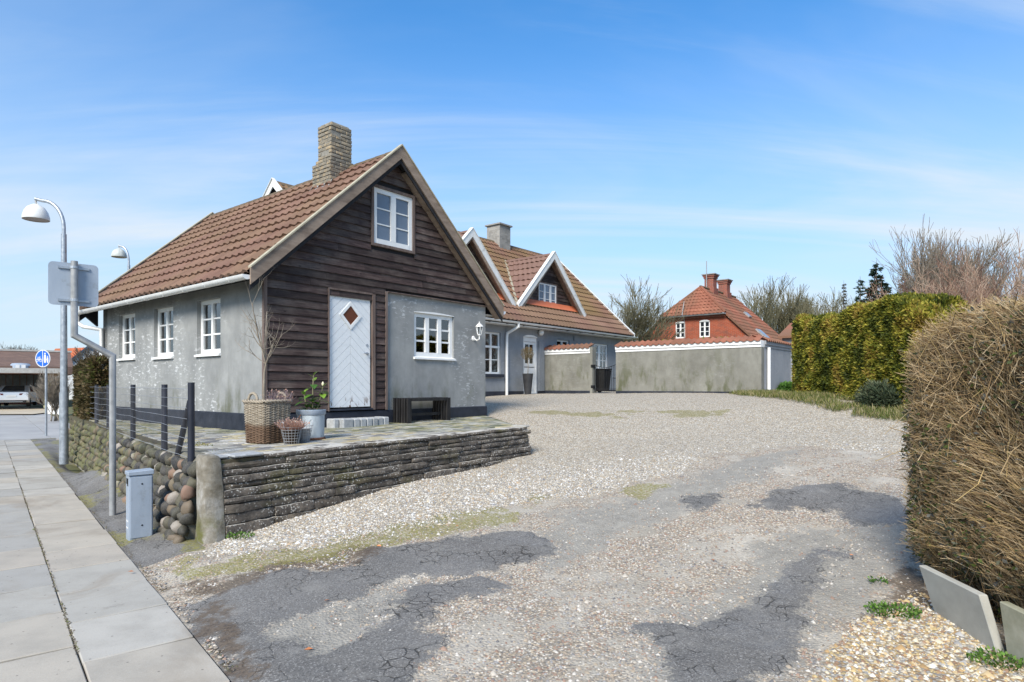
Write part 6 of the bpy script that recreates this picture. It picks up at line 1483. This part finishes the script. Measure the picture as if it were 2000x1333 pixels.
    prof = [(.35, .28), (.0, .45), (-.02, .72), (.03, .98), (.55, 1.02), (1.45, 1.42), (2.4, 1.45), (3.2, .98), (4.4, .82), (4.6, .55), (4.55, .28)]
    m = MB(); N_ = len(prof); W2 = .91; vs = []
    for sx in (-1, -.86, .86, 1):
        for (y, z) in prof:
            inn = .17 if z > 1.1 else 0; vs.append(((sx * W2 - (inn * (1 if sx > 0 else -1) * (1 if abs(sx) > .9 else .9))), y, z - (.05 if abs(sx) > .9 and .6 < z < 1.1 else 0)))
    fs = [tuple(range(N_ - 1, -1, -1)), tuple(3 * N_ + i for i in range(N_))] + [(k * N_ + i, k * N_ + (i + 1) % N_, (k + 1) * N_ + (i + 1) % N_, (k + 1) * N_ + i) for k in range(3) for i in range(N_)]
    m.add(vs, fs); m.build('body', 'car_paint', car, smooth='auto')
    m = MB(); m.hexa([(-.62, .63, 1.06), (.62, .63, 1.06), (-.62, .64, 1.07), (.62, .64, 1.07), (-.52, 1.38, 1.40), (.52, 1.38, 1.40), (-.52, 1.39, 1.41), (.52, 1.39, 1.41)]); m.v = [(x, y - .01, z + .012) for x, y, z in m.v]; m.build('rear_window', 'glass_dark', car)
    for s_ in (-1, 1):
        m = MB(); m.hexa([(s_ * .42, -.035, .80), (s_ * .90, .06, .78), (s_ * .42, .1, .80), (s_ * .90, .2, .78), (s_ * .45, -.03, .90), (s_ * .915, .08, .93), (s_ * .45, .1, .90), (s_ * .915, .22, .93)]); m.build('tail_light', 'tail_red', car)
        for yy in (.85, 3.6): m = MB(); m.tube([(s_ * .72, yy, .31), (s_ * .92, yy, .31)], .31, 20); m.build('wheel', 'rubber', car)
        m = MB(); m.box(s_ * .98 - .08, s_ * .98 + .08, 2.75, 2.85, .98, 1.10); m.build('mirror', 'rubber', car, bevel=.02)
        m = MB(); m.hexa([(s_ * .74, 1.1, 1.03), (s_ * .925, 1.1, 1.0), (s_ * .74, 2.9, 1.0), (s_ * .925, 2.9, .98), (s_ * .70, 1.55, 1.36), (s_ * .765, 1.55, 1.36), (s_ * .70, 2.4, 1.38), (s_ * .765, 2.4, 1.38)]); m.build('side_window', 'glass_dark', car)
    m = MB(); m.box(-.8, .8, .0, .2, .30, .46); m.build('lower_bumper', 'rubber', car); m = MB(); m.box(-.62, .62, -.012, .02, .33, .36); m.build('chrome_strip', 'chrome', car)
    m = MB(); m.box(-.26, .26, -.045, -.02, .68, .79); m.build('number_plate', 'plate_white', car)
    # trailer and bin beside the car
    tr = thing('trailer', 'small dark trailer beside the car in the carport', 'trailer', (c0[0] + 2.0, c0[1] + 1.9, .2), math.radians(34))
    m = MB(); m.box(-.5, .5, 0, 1.4, .35, .75); m.build('box', 'rubber', tr); m = MB(); m.tube([(-.62, .3, .25), (-.5, .3, .25)], .25, 14); m.build('wheel', 'rubber', tr); m = MB(); m.tube([(-.7, -.1, .05), (-.7, -.1, .7), (-1.1, -.1, .7)], .025, 6); m.build('frame', 'galvanised', tr)
    m = MB(); pav = [at(-80, 815, 40), at(88, 800, 38), at(72, 793, 46), at(-80, 797, 46)]; m.add([(x, y, .03) for x, y, _ in [(-42, 34, 0), (-27.0, 35.5, 0), (-30.5, 46, 0), (-48, 44, 0)]], [(0, 1, 2, 3)]); tag(m.build('driveway_paving', 'paving_buff'), kind='structure')
    # orange roofed house with white gable
    q = at(173, 700, 60)
    o = thing('white_house', 'small white gabled house with bright orange roof far down the street', 'house', (q[0], q[1], 0), math.radians(30))
    m = MB(); m.prism([(-1.7, 0), (1.7, 0), (1.7, 3.6), (0, 5.25), (-1.7, 3.6)], 0, 6, lambda a, d, b: (a, d, b)); m.build('wall', 'white_wall', o)
    for s_ in (-1, 1):
        m = MB(); m.prism([(0, 5.3), (s_ * 2.1, 3.25), (s_ * 2.1, 3.4), (0, 5.45)], -.15, 6.2, lambda a, d, b: (a, d, b)); m.build('roof', 'orange_roof', o)
        m = MB(); m.prism([(0, 5.2), (s_ * 2.1, 3.15), (s_ * 2.1, 3.42), (0, 5.47)], -.25, -.152, lambda a, d, b: (a, d, b)); m.build('rake_board', 'blue_trim', o)
    m = MB(); m.prism([(-2.1, 3.5), (-3.6, 3.3), (-2.9, 5.2), (0, 5.42)], 2.9, 6.0, lambda a, d, b: (a, d, b)); m.build('side_roof', 'orange_roof', o)
    m = MB(); m.box(-.75, .75, -.03, -.001, 3.0, 3.45); m.build('window', 'glass_dark', o)
    # slat fence and white picket gate beyond the street
    p0 = np.array(at(85, 0, 34)[:2]); p1 = np.array(at(114, 0, 33)[:2]); an = math.atan2(p1[1] - p0[1], p1[0] - p0[0]); L = float(np.hypot(*(p1 - p0)))
    f = thing('slat_fence', 'weathered yellowish horizontal slat fence beside the carport pier', 'fence', (p0[0], p0[1], .1), an)
    for k in range(8): m = MB(); m.box(0, L, 0, .03, .35 + k * .19, .35 + k * .19 + .13); m.build('slat', 'fence_yellow', f)
    for xx in (.05, L - .1): m = MB(); m.box(xx, xx + .08, .031, .11, 0, 1.9); m.build('post', 'fence_yellow', f)
    p0 = np.array(at(93, 0, 31)[:2]); p1 = np.array(at(120, 0, 30)[:2]); an = math.atan2(p1[1] - p0[1], p1[0] - p0[0]); L = float(np.hypot(*(p1 - p0)))
    f = thing('picket_gate', 'white board gate at the far side of the street behind the lamp post', 'gate', (p0[0], p0[1], .15), an)
    for k in range(6): m = MB(); x = k * L / 6; m.box(x, x + L / 6 - .02, 0, .03, .1, 1.0 - .05 * abs(k - 2.5)); m.build('picket', 'white_paint', f)
    for z in (.25, .8): m = MB(); m.box(0, L, .031, .07, z, z + .08); m.build('rail', 'white_paint', f)
build_far()

# ------------------------------------------------------------------ vegetation
def bare_tree(name, label, loc, H, spread, seed, mat, levels=5, r0=None, trunk=.28, up=.25, group=None, stems=1, dens=1.0, minr=.006, cap=9000):
    rr = np.random.RandomState(seed); t = thing(name, label, 'tree', loc, 0, group); S0, S1, A, B, lev = [], [], [], [], []
    r0 = r0 or H * .018
    stack = []
    for k in range(stems):
        d = unit(np.array([rr.randn() * .35 * (stems > 1) * spread, rr.randn() * .35 * (stems > 1) * spread, 1.0])); stack.append((np.array([rr.randn() * .1 * (stems > 1), rr.randn() * .1 * (stems > 1), -.1]), d, H * trunk * (1 if stems == 1 else 1.6), r0, 0))
    while stack and len(S0) < cap:
        p, d, L, r, lv = stack.pop(0); n = 4 if lv < levels - 1 else 3; rend = r * (.72 if lv == 0 else .45)
        for i in range(n):
            d = unit(d + rr.randn(3) * (.06 if lv == 0 else .13) + np.array([0, 0, up * .12])); q = p + d * L / n
            ra = r + (rend - r) * i / n; rb = r + (rend - r) * (i + 1) / n; S0.append(p); S1.append(q); A.append(max(ra, minr)); B.append(max(rb, minr)); lev.append(lv)
            p = q
            if lv < levels and (lv > 0 or i >= n - 2):
                kids = (1 if rr.rand() < .85 * dens else 0) + (1 if lv >= 2 and rr.rand() < .45 * dens else 0) + (1 if lv == 0 else 0)
                for _ in range(kids):
                    a = rr.rand() * 6.283; s = spread * (.55 + .55 * rr.rand()); perp = unit(np.cross(d, rr.randn(3))); nd = unit(d + perp * s + np.array([0, 0, up])); stack.append((p, nd, L * (.62 + .3 * rr.rand()) if lv else H * .27 * (.8 + .5 * rr.rand()), rb * .62, lv + 1))
        if lv < levels: stack.append((p, unit(d + rr.randn(3) * .12), L * .75 if lv else H * .28, rend * .95, lv + 1))
    lev = np.array(lev); S0, S1, A, B = np.array(S0), np.array(S1), np.array(A), np.array(B); first = [i for i in range(len(lev)) if lev[i] == 0]
    zt = S1[:, 2].max(); k = H / zt; S0 *= k; S1 *= k
    tr = lev == 0; idx = np.array(first)
    for k in range(stems): q = idx[4 * k:4 * k + 4]; m = MB(); m.tube([S0[q[0]]] + [S1[i] for i in q], [A[q[0]]] + [B[i] for i in q], 7); m.build('trunk', mat, t, smooth=True)
    seg_tubes('crown', S0[~tr], S1[~tr], A[~tr], B[~tr], mat, t, n=3)
    return t
def hedge_sprays(name, label, cat, sample, K, pal, size, core, noise_s, amp, group=None, wid=.5, droop=0.0, mat='foliage'):
    t = thing(name, label, cat)
    P, Nn = sample(K); nz = fbm(P * noise_s, 3, 3) - .5; P = P + Nn * (amp * 2 * nz)[:, None] - Nn * (rs.rand(len(P), 1) ** 2 * .10)
    D = Nn * .9 + rs.randn(len(P), 3) * .55 + np.array([0, 0, .25 - droop]); c = pal[np.clip((fbm(P * noise_s * .6 + 9, 5, 3) * 1.6 - .3) * len(pal) + rs.randn(len(P)) * 1.0, 0, len(pal) - 1).astype(int)] * (.75 + .5 * rs.rand(len(P), 1))
    Vs, Cs = [], []
    for k in range(3):      # every spray is a small fan of three blades
        d = unit(unit(D) + rs.randn(len(P), 3) * .38); s = unit(np.cross(d, rs.randn(len(P), 3))); sz = size * (.55 + .9 * rs.rand(len(P), 1))
        Vs.append(np.stack([P, P + d * sz * .55 + s * sz * wid * .5, P + d * sz, P + d * sz * .5 - s * sz * wid * .5], 1)); Cs.append(c)
    V = np.concatenate(Vs).reshape(-1, 3); C = np.repeat(np.concatenate(Cs), 4, 0); inst('foliage', np_mesh('foliage', V, np.arange(len(V)).reshape(-1, 4), mat, C), t)
    core(t); return t
def box_sampler(x0, x1, y0, y1, zb, zt, faces, rnd=.15):
    """points + normals on chosen faces of a box with rounded edges; zb, zt functions of (x,y)"""
    def f(K):
        ar = {'W': (y1 - y0) * 2, 'S': (x1 - x0) * 2, 'N': (x1 - x0) * 2, 'E': (y1 - y0) * 2, 'T': (x1 - x0) * (y1 - y0)}; tot = sum(ar[q] for q in faces); Ps, Ns = [], []
        for q in faces:
            k = int(K * ar[q] / tot); a = rs.rand(k); b = rs.rand(k); z = np.zeros(k)
            x = {'W': np.full(k, x0), 'E': np.full(k, x1)}.get(q, x0 + (x1 - x0) * a); y = {'S': np.full(k, y0), 'N': np.full(k, y1)}.get(q, y0 + (y1 - y0) * (a if q in 'WE' else b))
            lo, hi = zb(x, y), zt(x, y); z = hi if q == 'T' else lo + (hi - lo) * b
            n = np.tile({'W': (-1, 0, .1), 'E': (1, 0, .1), 'S': (0, -1, .1), 'N': (0, 1, .1), 'T': (0, 0, 1.)}[q], (k, 1)).astype(float); P = np.stack([x, y, z], 1)
            # round the upper edges and corners
            cx = np.clip(P[:, 0], x0 + rnd, x1 - rnd); cy = np.clip(P[:, 1], y0 + rnd, y1 - rnd); cz = np.minimum(P[:, 2], hi - rnd); C = np.stack([cx, cy, cz], 1); dv = P - C; l = np.linalg.norm(dv, axis=1, keepdims=True)
            P = C + np.where(l > 1e-6, dv / np.maximum(l, 1e-6) * np.minimum(l, rnd), 0); n = unit(n * .35 + np.where(l > 1e-6, dv / np.maximum(l, 1e-6), 0)); Ps.append(P); Ns.append(n)
        return np.concatenate(Ps), np.concatenate(Ns)
    return f
def veg():
    # --- golden conifer hedge
    zb = lambda x, y: gz(x, y) - .02
    top = lambda x, y: 3.20 + .10 * sstep(y, 12.6, 11.4) - .45 * sstep(y, 11.5, 11.0) + .06 * np.sin(y * 2.1) + .05 * np.sin(y * 5.3)
    pal = np.array([[.045, .058, .012], [.085, .105, .016], [.155, .165, .022], [.26, .245, .034], [.40, .35, .06], [.27, .19, .042]])
    def core(t):
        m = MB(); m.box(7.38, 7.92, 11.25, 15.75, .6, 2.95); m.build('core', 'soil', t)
    hedge_sprays('golden_hedge', 'tall clipped golden green conifer hedge at the edge of the gravel court', 'hedge', box_sampler(7.15, 8.15, 11.0, 16.0, zb, top, 'WNST', .12), 70000, pal, .092, core, 6.5, .10, wid=.34)
    # --- low dark shrub at its foot, ivy by the wall
    def blob(c, r, K):
        def f(_): d = unit(rs.randn(K, 3)); d[:, 2] = np.abs(d[:, 2]); return np.array(c) + d * np.array(r) * (.6 + .4 * rs.rand(K, 1)), d
        return f
    gx, gy = 7.0, 12.0
    hedge_sprays('grey_bush', 'loose grey green bush at the foot of the golden hedge', 'bush', blob((gx, gy, g1(gx, gy)), (.34, .6, .48), 2200), 0, np.array([[.045, .065, .035], [.08, .10, .055], [.13, .15, .09]]), .11, lambda t: None, 3, .05, wid=.18)
    p = L2W(15.9, -3.45, 1.40)
    hedge_sprays('ivy_clump', 'bright green leafy clump at the foot of the shaded garden wall', 'plant', blob(p, (.42, .62, .34), 1400), 0, np.array([[.04, .10, .015], [.07, .16, .025], [.10, .2, .04]]), .10, lambda t: None, 3, .05)
    # --- dark hedge at the far end of the boulder wall
    a0 = S2W(1.75, 13.4); hd = box_sampler(-.35, .35, -1.5, 1.5, lambda x, y: np.full_like(x, .80), lambda x, y: 2.16 + .04 * np.sin(y * 4), 'WSTEN', .12)
    def hs(K):
        P, Nn = hd(K); c, s = math.cos(SRZ), math.sin(SRZ); Rm = np.array([[c, s, 0], [-s, c, 0], [0, 0, 1]]); q = S2W(2.08, 17.5); return P @ Rm + np.array([q[0], q[1], 0]), Nn @ Rm
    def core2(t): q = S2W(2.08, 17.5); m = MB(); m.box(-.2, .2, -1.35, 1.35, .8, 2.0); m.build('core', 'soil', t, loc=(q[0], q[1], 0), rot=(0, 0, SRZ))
    hedge_sprays('brown_hedge', 'clipped brown green hedge behind the wire fence at the far wall end', 'hedge', hs, 9000, np.array([[.035, .032, .012], [.065, .052, .020], [.10, .075, .035], [.15, .11, .055], [.10, .105, .03]]), .10, core2, 5, .08, wid=.35)
    # --- near hedge: bare twigs and a few leaves
    t = thing('twig_hedge', 'dense clipped hedge of bare brown twigs on the right beside the driveway', 'hedge')
    zt = lambda x, y: 2.21 - .24 * sstep(y, 4.0, 5.0) + .04 * np.sin(y * 3.1) + .04 * np.sin(x * 5); zb2 = lambda x, y: gz(x, y) + .02
    smp = box_sampler(2.98, 4.7, .6, 4.95, zb2, zt, 'WNTS', .28)
    P, Nn = smp(62000); ph = P[:, 2]
    nz = fbm(P * 2.4, 3, 3) - .5 + .9 * (fbm(P * 7.0, 13, 2) - .5); P = P + Nn * (nz * .13)[:, None]; P[:, 0] += .22 * sstep(P[:, 2], .55, .1) * (P[:, 0] < 3.6)
    K = len(P); L = .14 + .32 * rs.rand(K, 1) ** 1.5; fl = np.stack([fbm(P * 1.8, 31 + q, 2) - .5 for q in range(3)], 1); D = unit(Nn * .6 + np.array([-.20, .36, .45]) + fl * 2.2 + rs.randn(K, 3) * .50); A0 = P - D * L * .72 - Nn * .05; mid = A0 + D * L * .5 + rs.randn(K, 3) * .012; D2 = unit(D + rs.randn(K, 3) * .22 + np.array([0, 0, .12])); B0 = mid + D2 * L * .5
    r = .0013 + .0015 * rs.rand(K) ** 1.5; cpal = np.array([[.50, .36, .20], [.37, .25, .13], [.20, .13, .07], [.60, .47, .30], [.30, .22, .13], [.43, .31, .14]])
    c = cpal[rs.randint(0, 6, K)] * (.7 + .5 * rs.rand(K, 1))
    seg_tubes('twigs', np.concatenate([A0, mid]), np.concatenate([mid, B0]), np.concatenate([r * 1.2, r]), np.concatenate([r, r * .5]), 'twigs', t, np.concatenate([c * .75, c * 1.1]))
    P2, N2 = smp(46000); nz = fbm(P2 * 2.4, 3, 3) - .5; P2 = P2 + N2 * (nz * .16 + .01)[:, None]; P2[:, 0] += .22 * sstep(P2[:, 2], .55, .1) * (P2[:, 0] < 3.6)
    keep = rs.rand(len(P2)) < np.clip(1.15 - .75 * P2[:, 2] / 2.0, .12, 1) * sstep(fbm(P2 * 1.6, 8, 3), .34, .55); P2, N2 = P2[keep], N2[keep]
    make_leaves(t, 'leaves', P2 - N2 * .06 * rs.rand(len(P2), 1), N2 + rs.randn(len(P2), 3) * .8, .034, np.array([[.035, .050, .020], [.060, .085, .025], [.10, .105, .075], [.05, .05, .035], [.085, .115, .03], [.13, .13, .12]]), .55)
    m = MB(); m.box(3.33, 4.5, .9, 4.62, .1, 1.78); m.v = [(x + (.12 if x < 3.5 and z < .5 else 0), y, z) for x, y, z in m.v]; m.build('core', 'soil', t, bevel=.15)  # dark box added inside the hedge to block light through the twigs
    # --- weeds and grass
    for i, (u, v, rr_, n_, lab) in enumerate(((1745, 1200, .13, 420, 'bright green weed rosette on the pebbles left of the concrete slabs'), (1965, 1300, .14, 420, 'green weed clump on the pebbles below the mossy edging slab'), (470, 1052, .10, 160, 'moss and weeds at the foot of the stacked wall by the pillar'), (1715, 1142, .05, 60, 'tiny weed on the asphalt edge below the twig hedge'))):
        x, y = survey(u, v); t = thing('weed', lab, 'weed', (x, y, g1(x, y)))
        a = rs.rand(n_) * 6.283; q = rr_ * np.sqrt(rs.rand(n_)); P = np.stack([q * np.cos(a) * 1.4, q * np.sin(a), .006 + .035 * rs.rand(n_)], 1); make_leaves(t, 'leaves', P, np.stack([np.cos(a), np.sin(a), .7 + rs.rand(n_)], 1), .022, np.array([[.07, .15, .025], [.11, .22, .035], [.16, .27, .06], [.05, .11, .02]]), .7)
    # grass verge along the golden hedge
    K = 15000; y = 10.5 + 7.4 * rs.rand(K); x = 7.2 - 1.15 * rs.rand(K) ** 1.3 * sstep(y, 9, 12.5) - .25 * np.sin(y * 1.3) * rs.rand(K); n1 = fbm(np.stack([x * 2.2, y * 2.2, 0 * x], 1), 4); keep = n1 > .40; x, y = x[keep], y[keep]; K = len(x)
    P = np.stack([x, y, gz(x, y) + .0], 1); D = np.stack([rs.randn(K) * .5, rs.randn(K) * .5, .55 + rs.rand(K)], 1)
    g = inst('grass', None) if False else None
    o = make_leaves(None, 'grass', P, D, .13, np.array([[.10, .13, .03], [.17, .18, .05], [.26, .23, .10], [.07, .10, .02], [.34, .29, .16]]), .09); tag(o, 'tufty green and straw grass verge along the golden hedge', 'grass', kind='stuff')
    K = 2600; a = 7.0 + 9.0 * rs.rand(K); n = 1.98 + .18 * rs.rand(K); p = np.outer(n, NV) + np.outer(a, AV); keep = fbm(np.stack([p[:, 0] * 2, p[:, 1] * 2, 0 * a], 1), 6) > .47; p = p[keep]; K = len(p)
    o = make_leaves(None, 'moss', np.stack([p[:, 0], p[:, 1], np.full(K, .87)], 1), np.stack([rs.randn(K) * .7, rs.randn(K) * .7, np.ones(K)], 1), .05, np.array([[.12, .16, .025], [.17, .19, .035], [.28, .22, .03]]), .25); tag(o, 'moss and short grass on top of the boulder wall', 'moss', kind='stuff')
    K = 1500; a = 6.3 + 4 * rs.rand(K); n = 1.07 + .1 * np.abs(rs.randn(K)); p = np.outer(n, NV) + np.outer(a, AV); keep = fbm(np.stack([p[:, 0] * 3, p[:, 1] * 3, 0 * a], 1), 16) > .5; p = p[keep]; K = len(p)
    # fallen leaves
    lm = MB(); lm.add([(0, 0, 0), (.5, .28, .10), (1, 0, .05), (.5, -.28, .12)], [(0, 1, 2, 3)]); lme = lm.mesh('fallen_leaf', 'leaf_litter', recalc=False)
    for (u, v, s, lab) in ((612, 1275, .055, 'large orange leaf on the asphalt near the bottom edge'), (745, 1073, .06, 'orange leaf at the upper rim of the big asphalt patch'), (890, 1033, .04, 'small leaf on the gravel strip above the asphalt'), (1390, 1098, .04, 'small leaf in the middle of the driveway'), (1660, 1090, .04, 'orange leaf on grey asphalt near the twig hedge'), (1620, 932, .05, 'leaf above the cracked asphalt patch on the right'), (262, 1122, .05, 'brown leaf on the sidewalk slabs below the cabinet'), (632, 1180, .045, 'reddish leaf on the left asphalt patch')):
        x, y = survey(u, v); tag(inst('fallen_leaf', lme, None, (x, y, g1(x, y) + .025), (R.uniform(-.2, .2), R.uniform(-.2, .2), R.uniform(0, 6)), (s, s, s)), lab, 'leaf', 'fallen leaves')
    # --- background trees
    q = at(1210, 700, 38); bare_tree('bare_tree', 'round crowned bare tree between the main house and the brick house', (q[0], q[1], 1.0), 7.4, .82, 3, 'bark_moss', 6, .17, .16, .26, 'bare trees', stems=2, minr=.012, dens=.92, cap=9000)
    labs = ['tall bare tree just right of the brick house roof', 'second bare tree from the brick house', 'third bare tree from the brick house', 'fourth bare tree, in the middle of the far row', 'bare tree left of the slim conifer in the far row', 'bare tree closest to the conifers above the golden hedge']
    for i, (u, top_, d) in enumerate(((1492, 542, 62), (1528, 556, 66), (1556, 560, 64), (1590, 556, 70), (1618, 552, 62), (1650, 575, 75))):
        q = at(u, top_, d); bare_tree('bare_tree', labs[i], (q[0], q[1], 1.0), q[2] - 1.0, .60, 20 + i, 'bark_moss', 5, .20, .24, .40, 'bare trees', dens=.66, minr=.020)
    for i, (u, top_, d, lab) in enumerate(((35, 668, 75, 'small bare tree above the carport roof'), (72, 672, 78, 'second small bare tree above the carport roof'), (190, 668, 58, 'bare tree just left of the cottage behind the orange roof'))):
        q = at(u, top_, d); bare_tree('bare_tree', lab, (q[0], q[1], .2), q[2] - .2, .7, 40 + i, 'bark', 5, .14, .2, .3, 'bare trees', minr=.016)
    q = at(108, 700, 29); bare_tree('bare_bush', 'tangled leafless bush behind the lamp post across the street', (q[0], q[1], .1), 2.3, .55, 61, 'twig_grey', 4, .04, .12, .4, stems=5, minr=.006)
    # thin trees above the twig hedge
    labs = ['slender bare tree at the left edge of the red twig thicket', 'bare tree rising behind the red twig thicket', 'bare tree at the right edge of the picture above the thicket', 'upright bare sapling in the middle of the thicket']
    for i, (u, top_, d) in enumerate(((1800, 425, 26), (1880, 440, 28), (1975, 470, 24), (1920, 455, 25))):
        q = at(u, top_, d); bare_tree('bare_tree', labs[i], (q[0], q[1], 1.2), q[2] - 1.2, .5, 70 + i, 'twig_grey', 5, .07, .3, .5, 'bare trees', stems=2, dens=.55, minr=.008)
    # reddish twig thicket
    t = thing('twig_thicket', 'large reddish brown thicket of fine bare twigs behind the hedges', 'shrub'); c0 = np.array(at(1925, 700, 22)); c0[2] = 1.2
    A0, A1, RA, RB, CC = [], [], [], [], []; cp = np.array([[.28, .16, .115], [.36, .235, .17], [.20, .115, .085], [.44, .32, .24], [.33, .21, .15]])
    for k in range(210):
        a = rs.rand() * 6.283; q = math.sqrt(rs.rand()); p = c0 + np.array([2.7 * q * math.cos(a), 1.6 * q * math.sin(a), 0]); d = unit(np.array([math.cos(a) * q * .45, math.sin(a) * q * .35, 1]) + rs.randn(3) * .12)
        L = (5.3 - 2.1 * q ** 2) * (.72 + .42 * rs.rand()); col = cp[rs.randint(0, 5)] * (.8 + .4 * rs.rand()); r = .018
        for i_ in range(9):
            d = unit(d + rs.randn(3) * .10); e = p + d * L / 9; A0.append(p); A1.append(e); RA.append(r); RB.append(r * .82); CC.append(col * .8); r *= .82
            n_ = 4 + 5 * (i_ >= 2) * (i_ <= 7)
            for _ in range(n_):
                f = p + (e - p) * rs.rand(); dd = unit(d + rs.randn(3) * .55 + np.array([0, 0, .15])); l_ = (.25 + .75 * rs.rand()) * (1.1 - .06 * i_); g_ = f + dd * l_ * .55; h_ = g_ + unit(dd + rs.randn(3) * .3 + np.array([0, 0, .2])) * l_ * .5
                A0 += [f, g_]; A1 += [g_, h_]; RA += [.0075, .006]; RB += [.006, .003]; CC += [col, col * 1.1]
                if rs.rand() < .8: w_ = g_ + unit(dd + rs.randn(3) * .7) * l_ * .4; A0.append(g_); A1.append(w_); RA.append(.005); RB.append(.003); CC.append(col * 1.1)
            p = e
    seg_tubes('twigs', A0, A1, RA, RB, 'twigs', t, np.array(CC))
    c1 = np.array(at(1850, 560, 30)); t = thing('copper_beech', 'dark copper brown twiggy tree crown behind the thicket', 'tree'); K = 9000; d = unit(rs.randn(K, 3)); A0 = np.array([c1[0], c1[1], 5.0]) + d * np.array([2.1, 1.8, 2.2]) * rs.rand(K, 1) ** .4; A1 = A0 + unit(d + rs.randn(K, 3) * .4 + np.array([0, 0, .3])) * (.3 + .4 * rs.rand(K, 1))
    seg_tubes('crown', A0, A1, np.full(K, .012), np.full(K, .006), 'twigs', t, np.array([.14, .075, .06]) * (.7 + .6 * rs.rand(K, 1)))
    m = MB(); m.tube([(c1[0], c1[1], .9), (c1[0], c1[1], 3), (c1[0] + .1, c1[1], 5.5)], [.2, .16, .07], 8); m.build('trunk', 'bark', t, smooth=True)
    # conifers
    def spruce(label, u, top_, d, w, seed, dens=1.0, pal=None):
        q = at(u, top_, d); H = q[2] - 1.0; t = thing('spruce_tree', label, 'tree', (q[0], q[1], 1.0), 0, 'dark conifers'); rr = np.random.RandomState(seed)
        m = MB(); m.tube([(0, 0, 0), (0, 0, H * .6), (0, 0, H)], [.16, .08, .01], 7); m.build('trunk', 'bark', t, smooth=True)
        P, D = [], []
        z = H * .12
        while z < H * .985:
            f = 1 - z / H; n = max(3, int((3 + 9 * f) * dens)); L0 = (.04 + w * f ** 1.05) * (.75 + .5 * rr.rand())
            for k in range(n):
                a = rr.rand() * 6.283; L = L0 * (.65 + .5 * rr.rand()); s = int(10 + 85 * L * dens)
                tt = rr.rand(s) ** .7; dr = -.25 * tt ** 1.6 + .10 * tt; base = np.stack([np.cos(a) * L * tt, np.sin(a) * L * tt, z + dr * L], 1) + rr.randn(s, 3) * .05
                P.append(base); D.append(np.stack([np.cos(a) + rr.randn(s) * .6, np.sin(a) + rr.randn(s) * .6, -.25 + rr.randn(s) * .3], 1))
            z += H * .028
        make_leaves(t, 'crown', np.concatenate(P), np.concatenate(D), .23, pal if pal is not None else np.array([[.020, .042, .028], [.032, .058, .036], [.048, .075, .048], [.015, .03, .02]]), .35)
    spruce('tall dark blue green spruce above the golden hedge', 1712, 508, 46, 2.9, 5, 1.2)
    spruce('slim open conifer left of the tall spruce', 1680, 540, 47, 1.2, 6, .40)
    spruce('dark conifer half hidden behind the bare saplings right of the tall spruce', 1768, 528, 44, 2.4, 7, .9)
    spruce('narrow withered conifer in the far row of bare trees', 1648, 548, 70, .8, 8, .5, np.array([[.07, .065, .055], [.10, .09, .075]]))
veg()
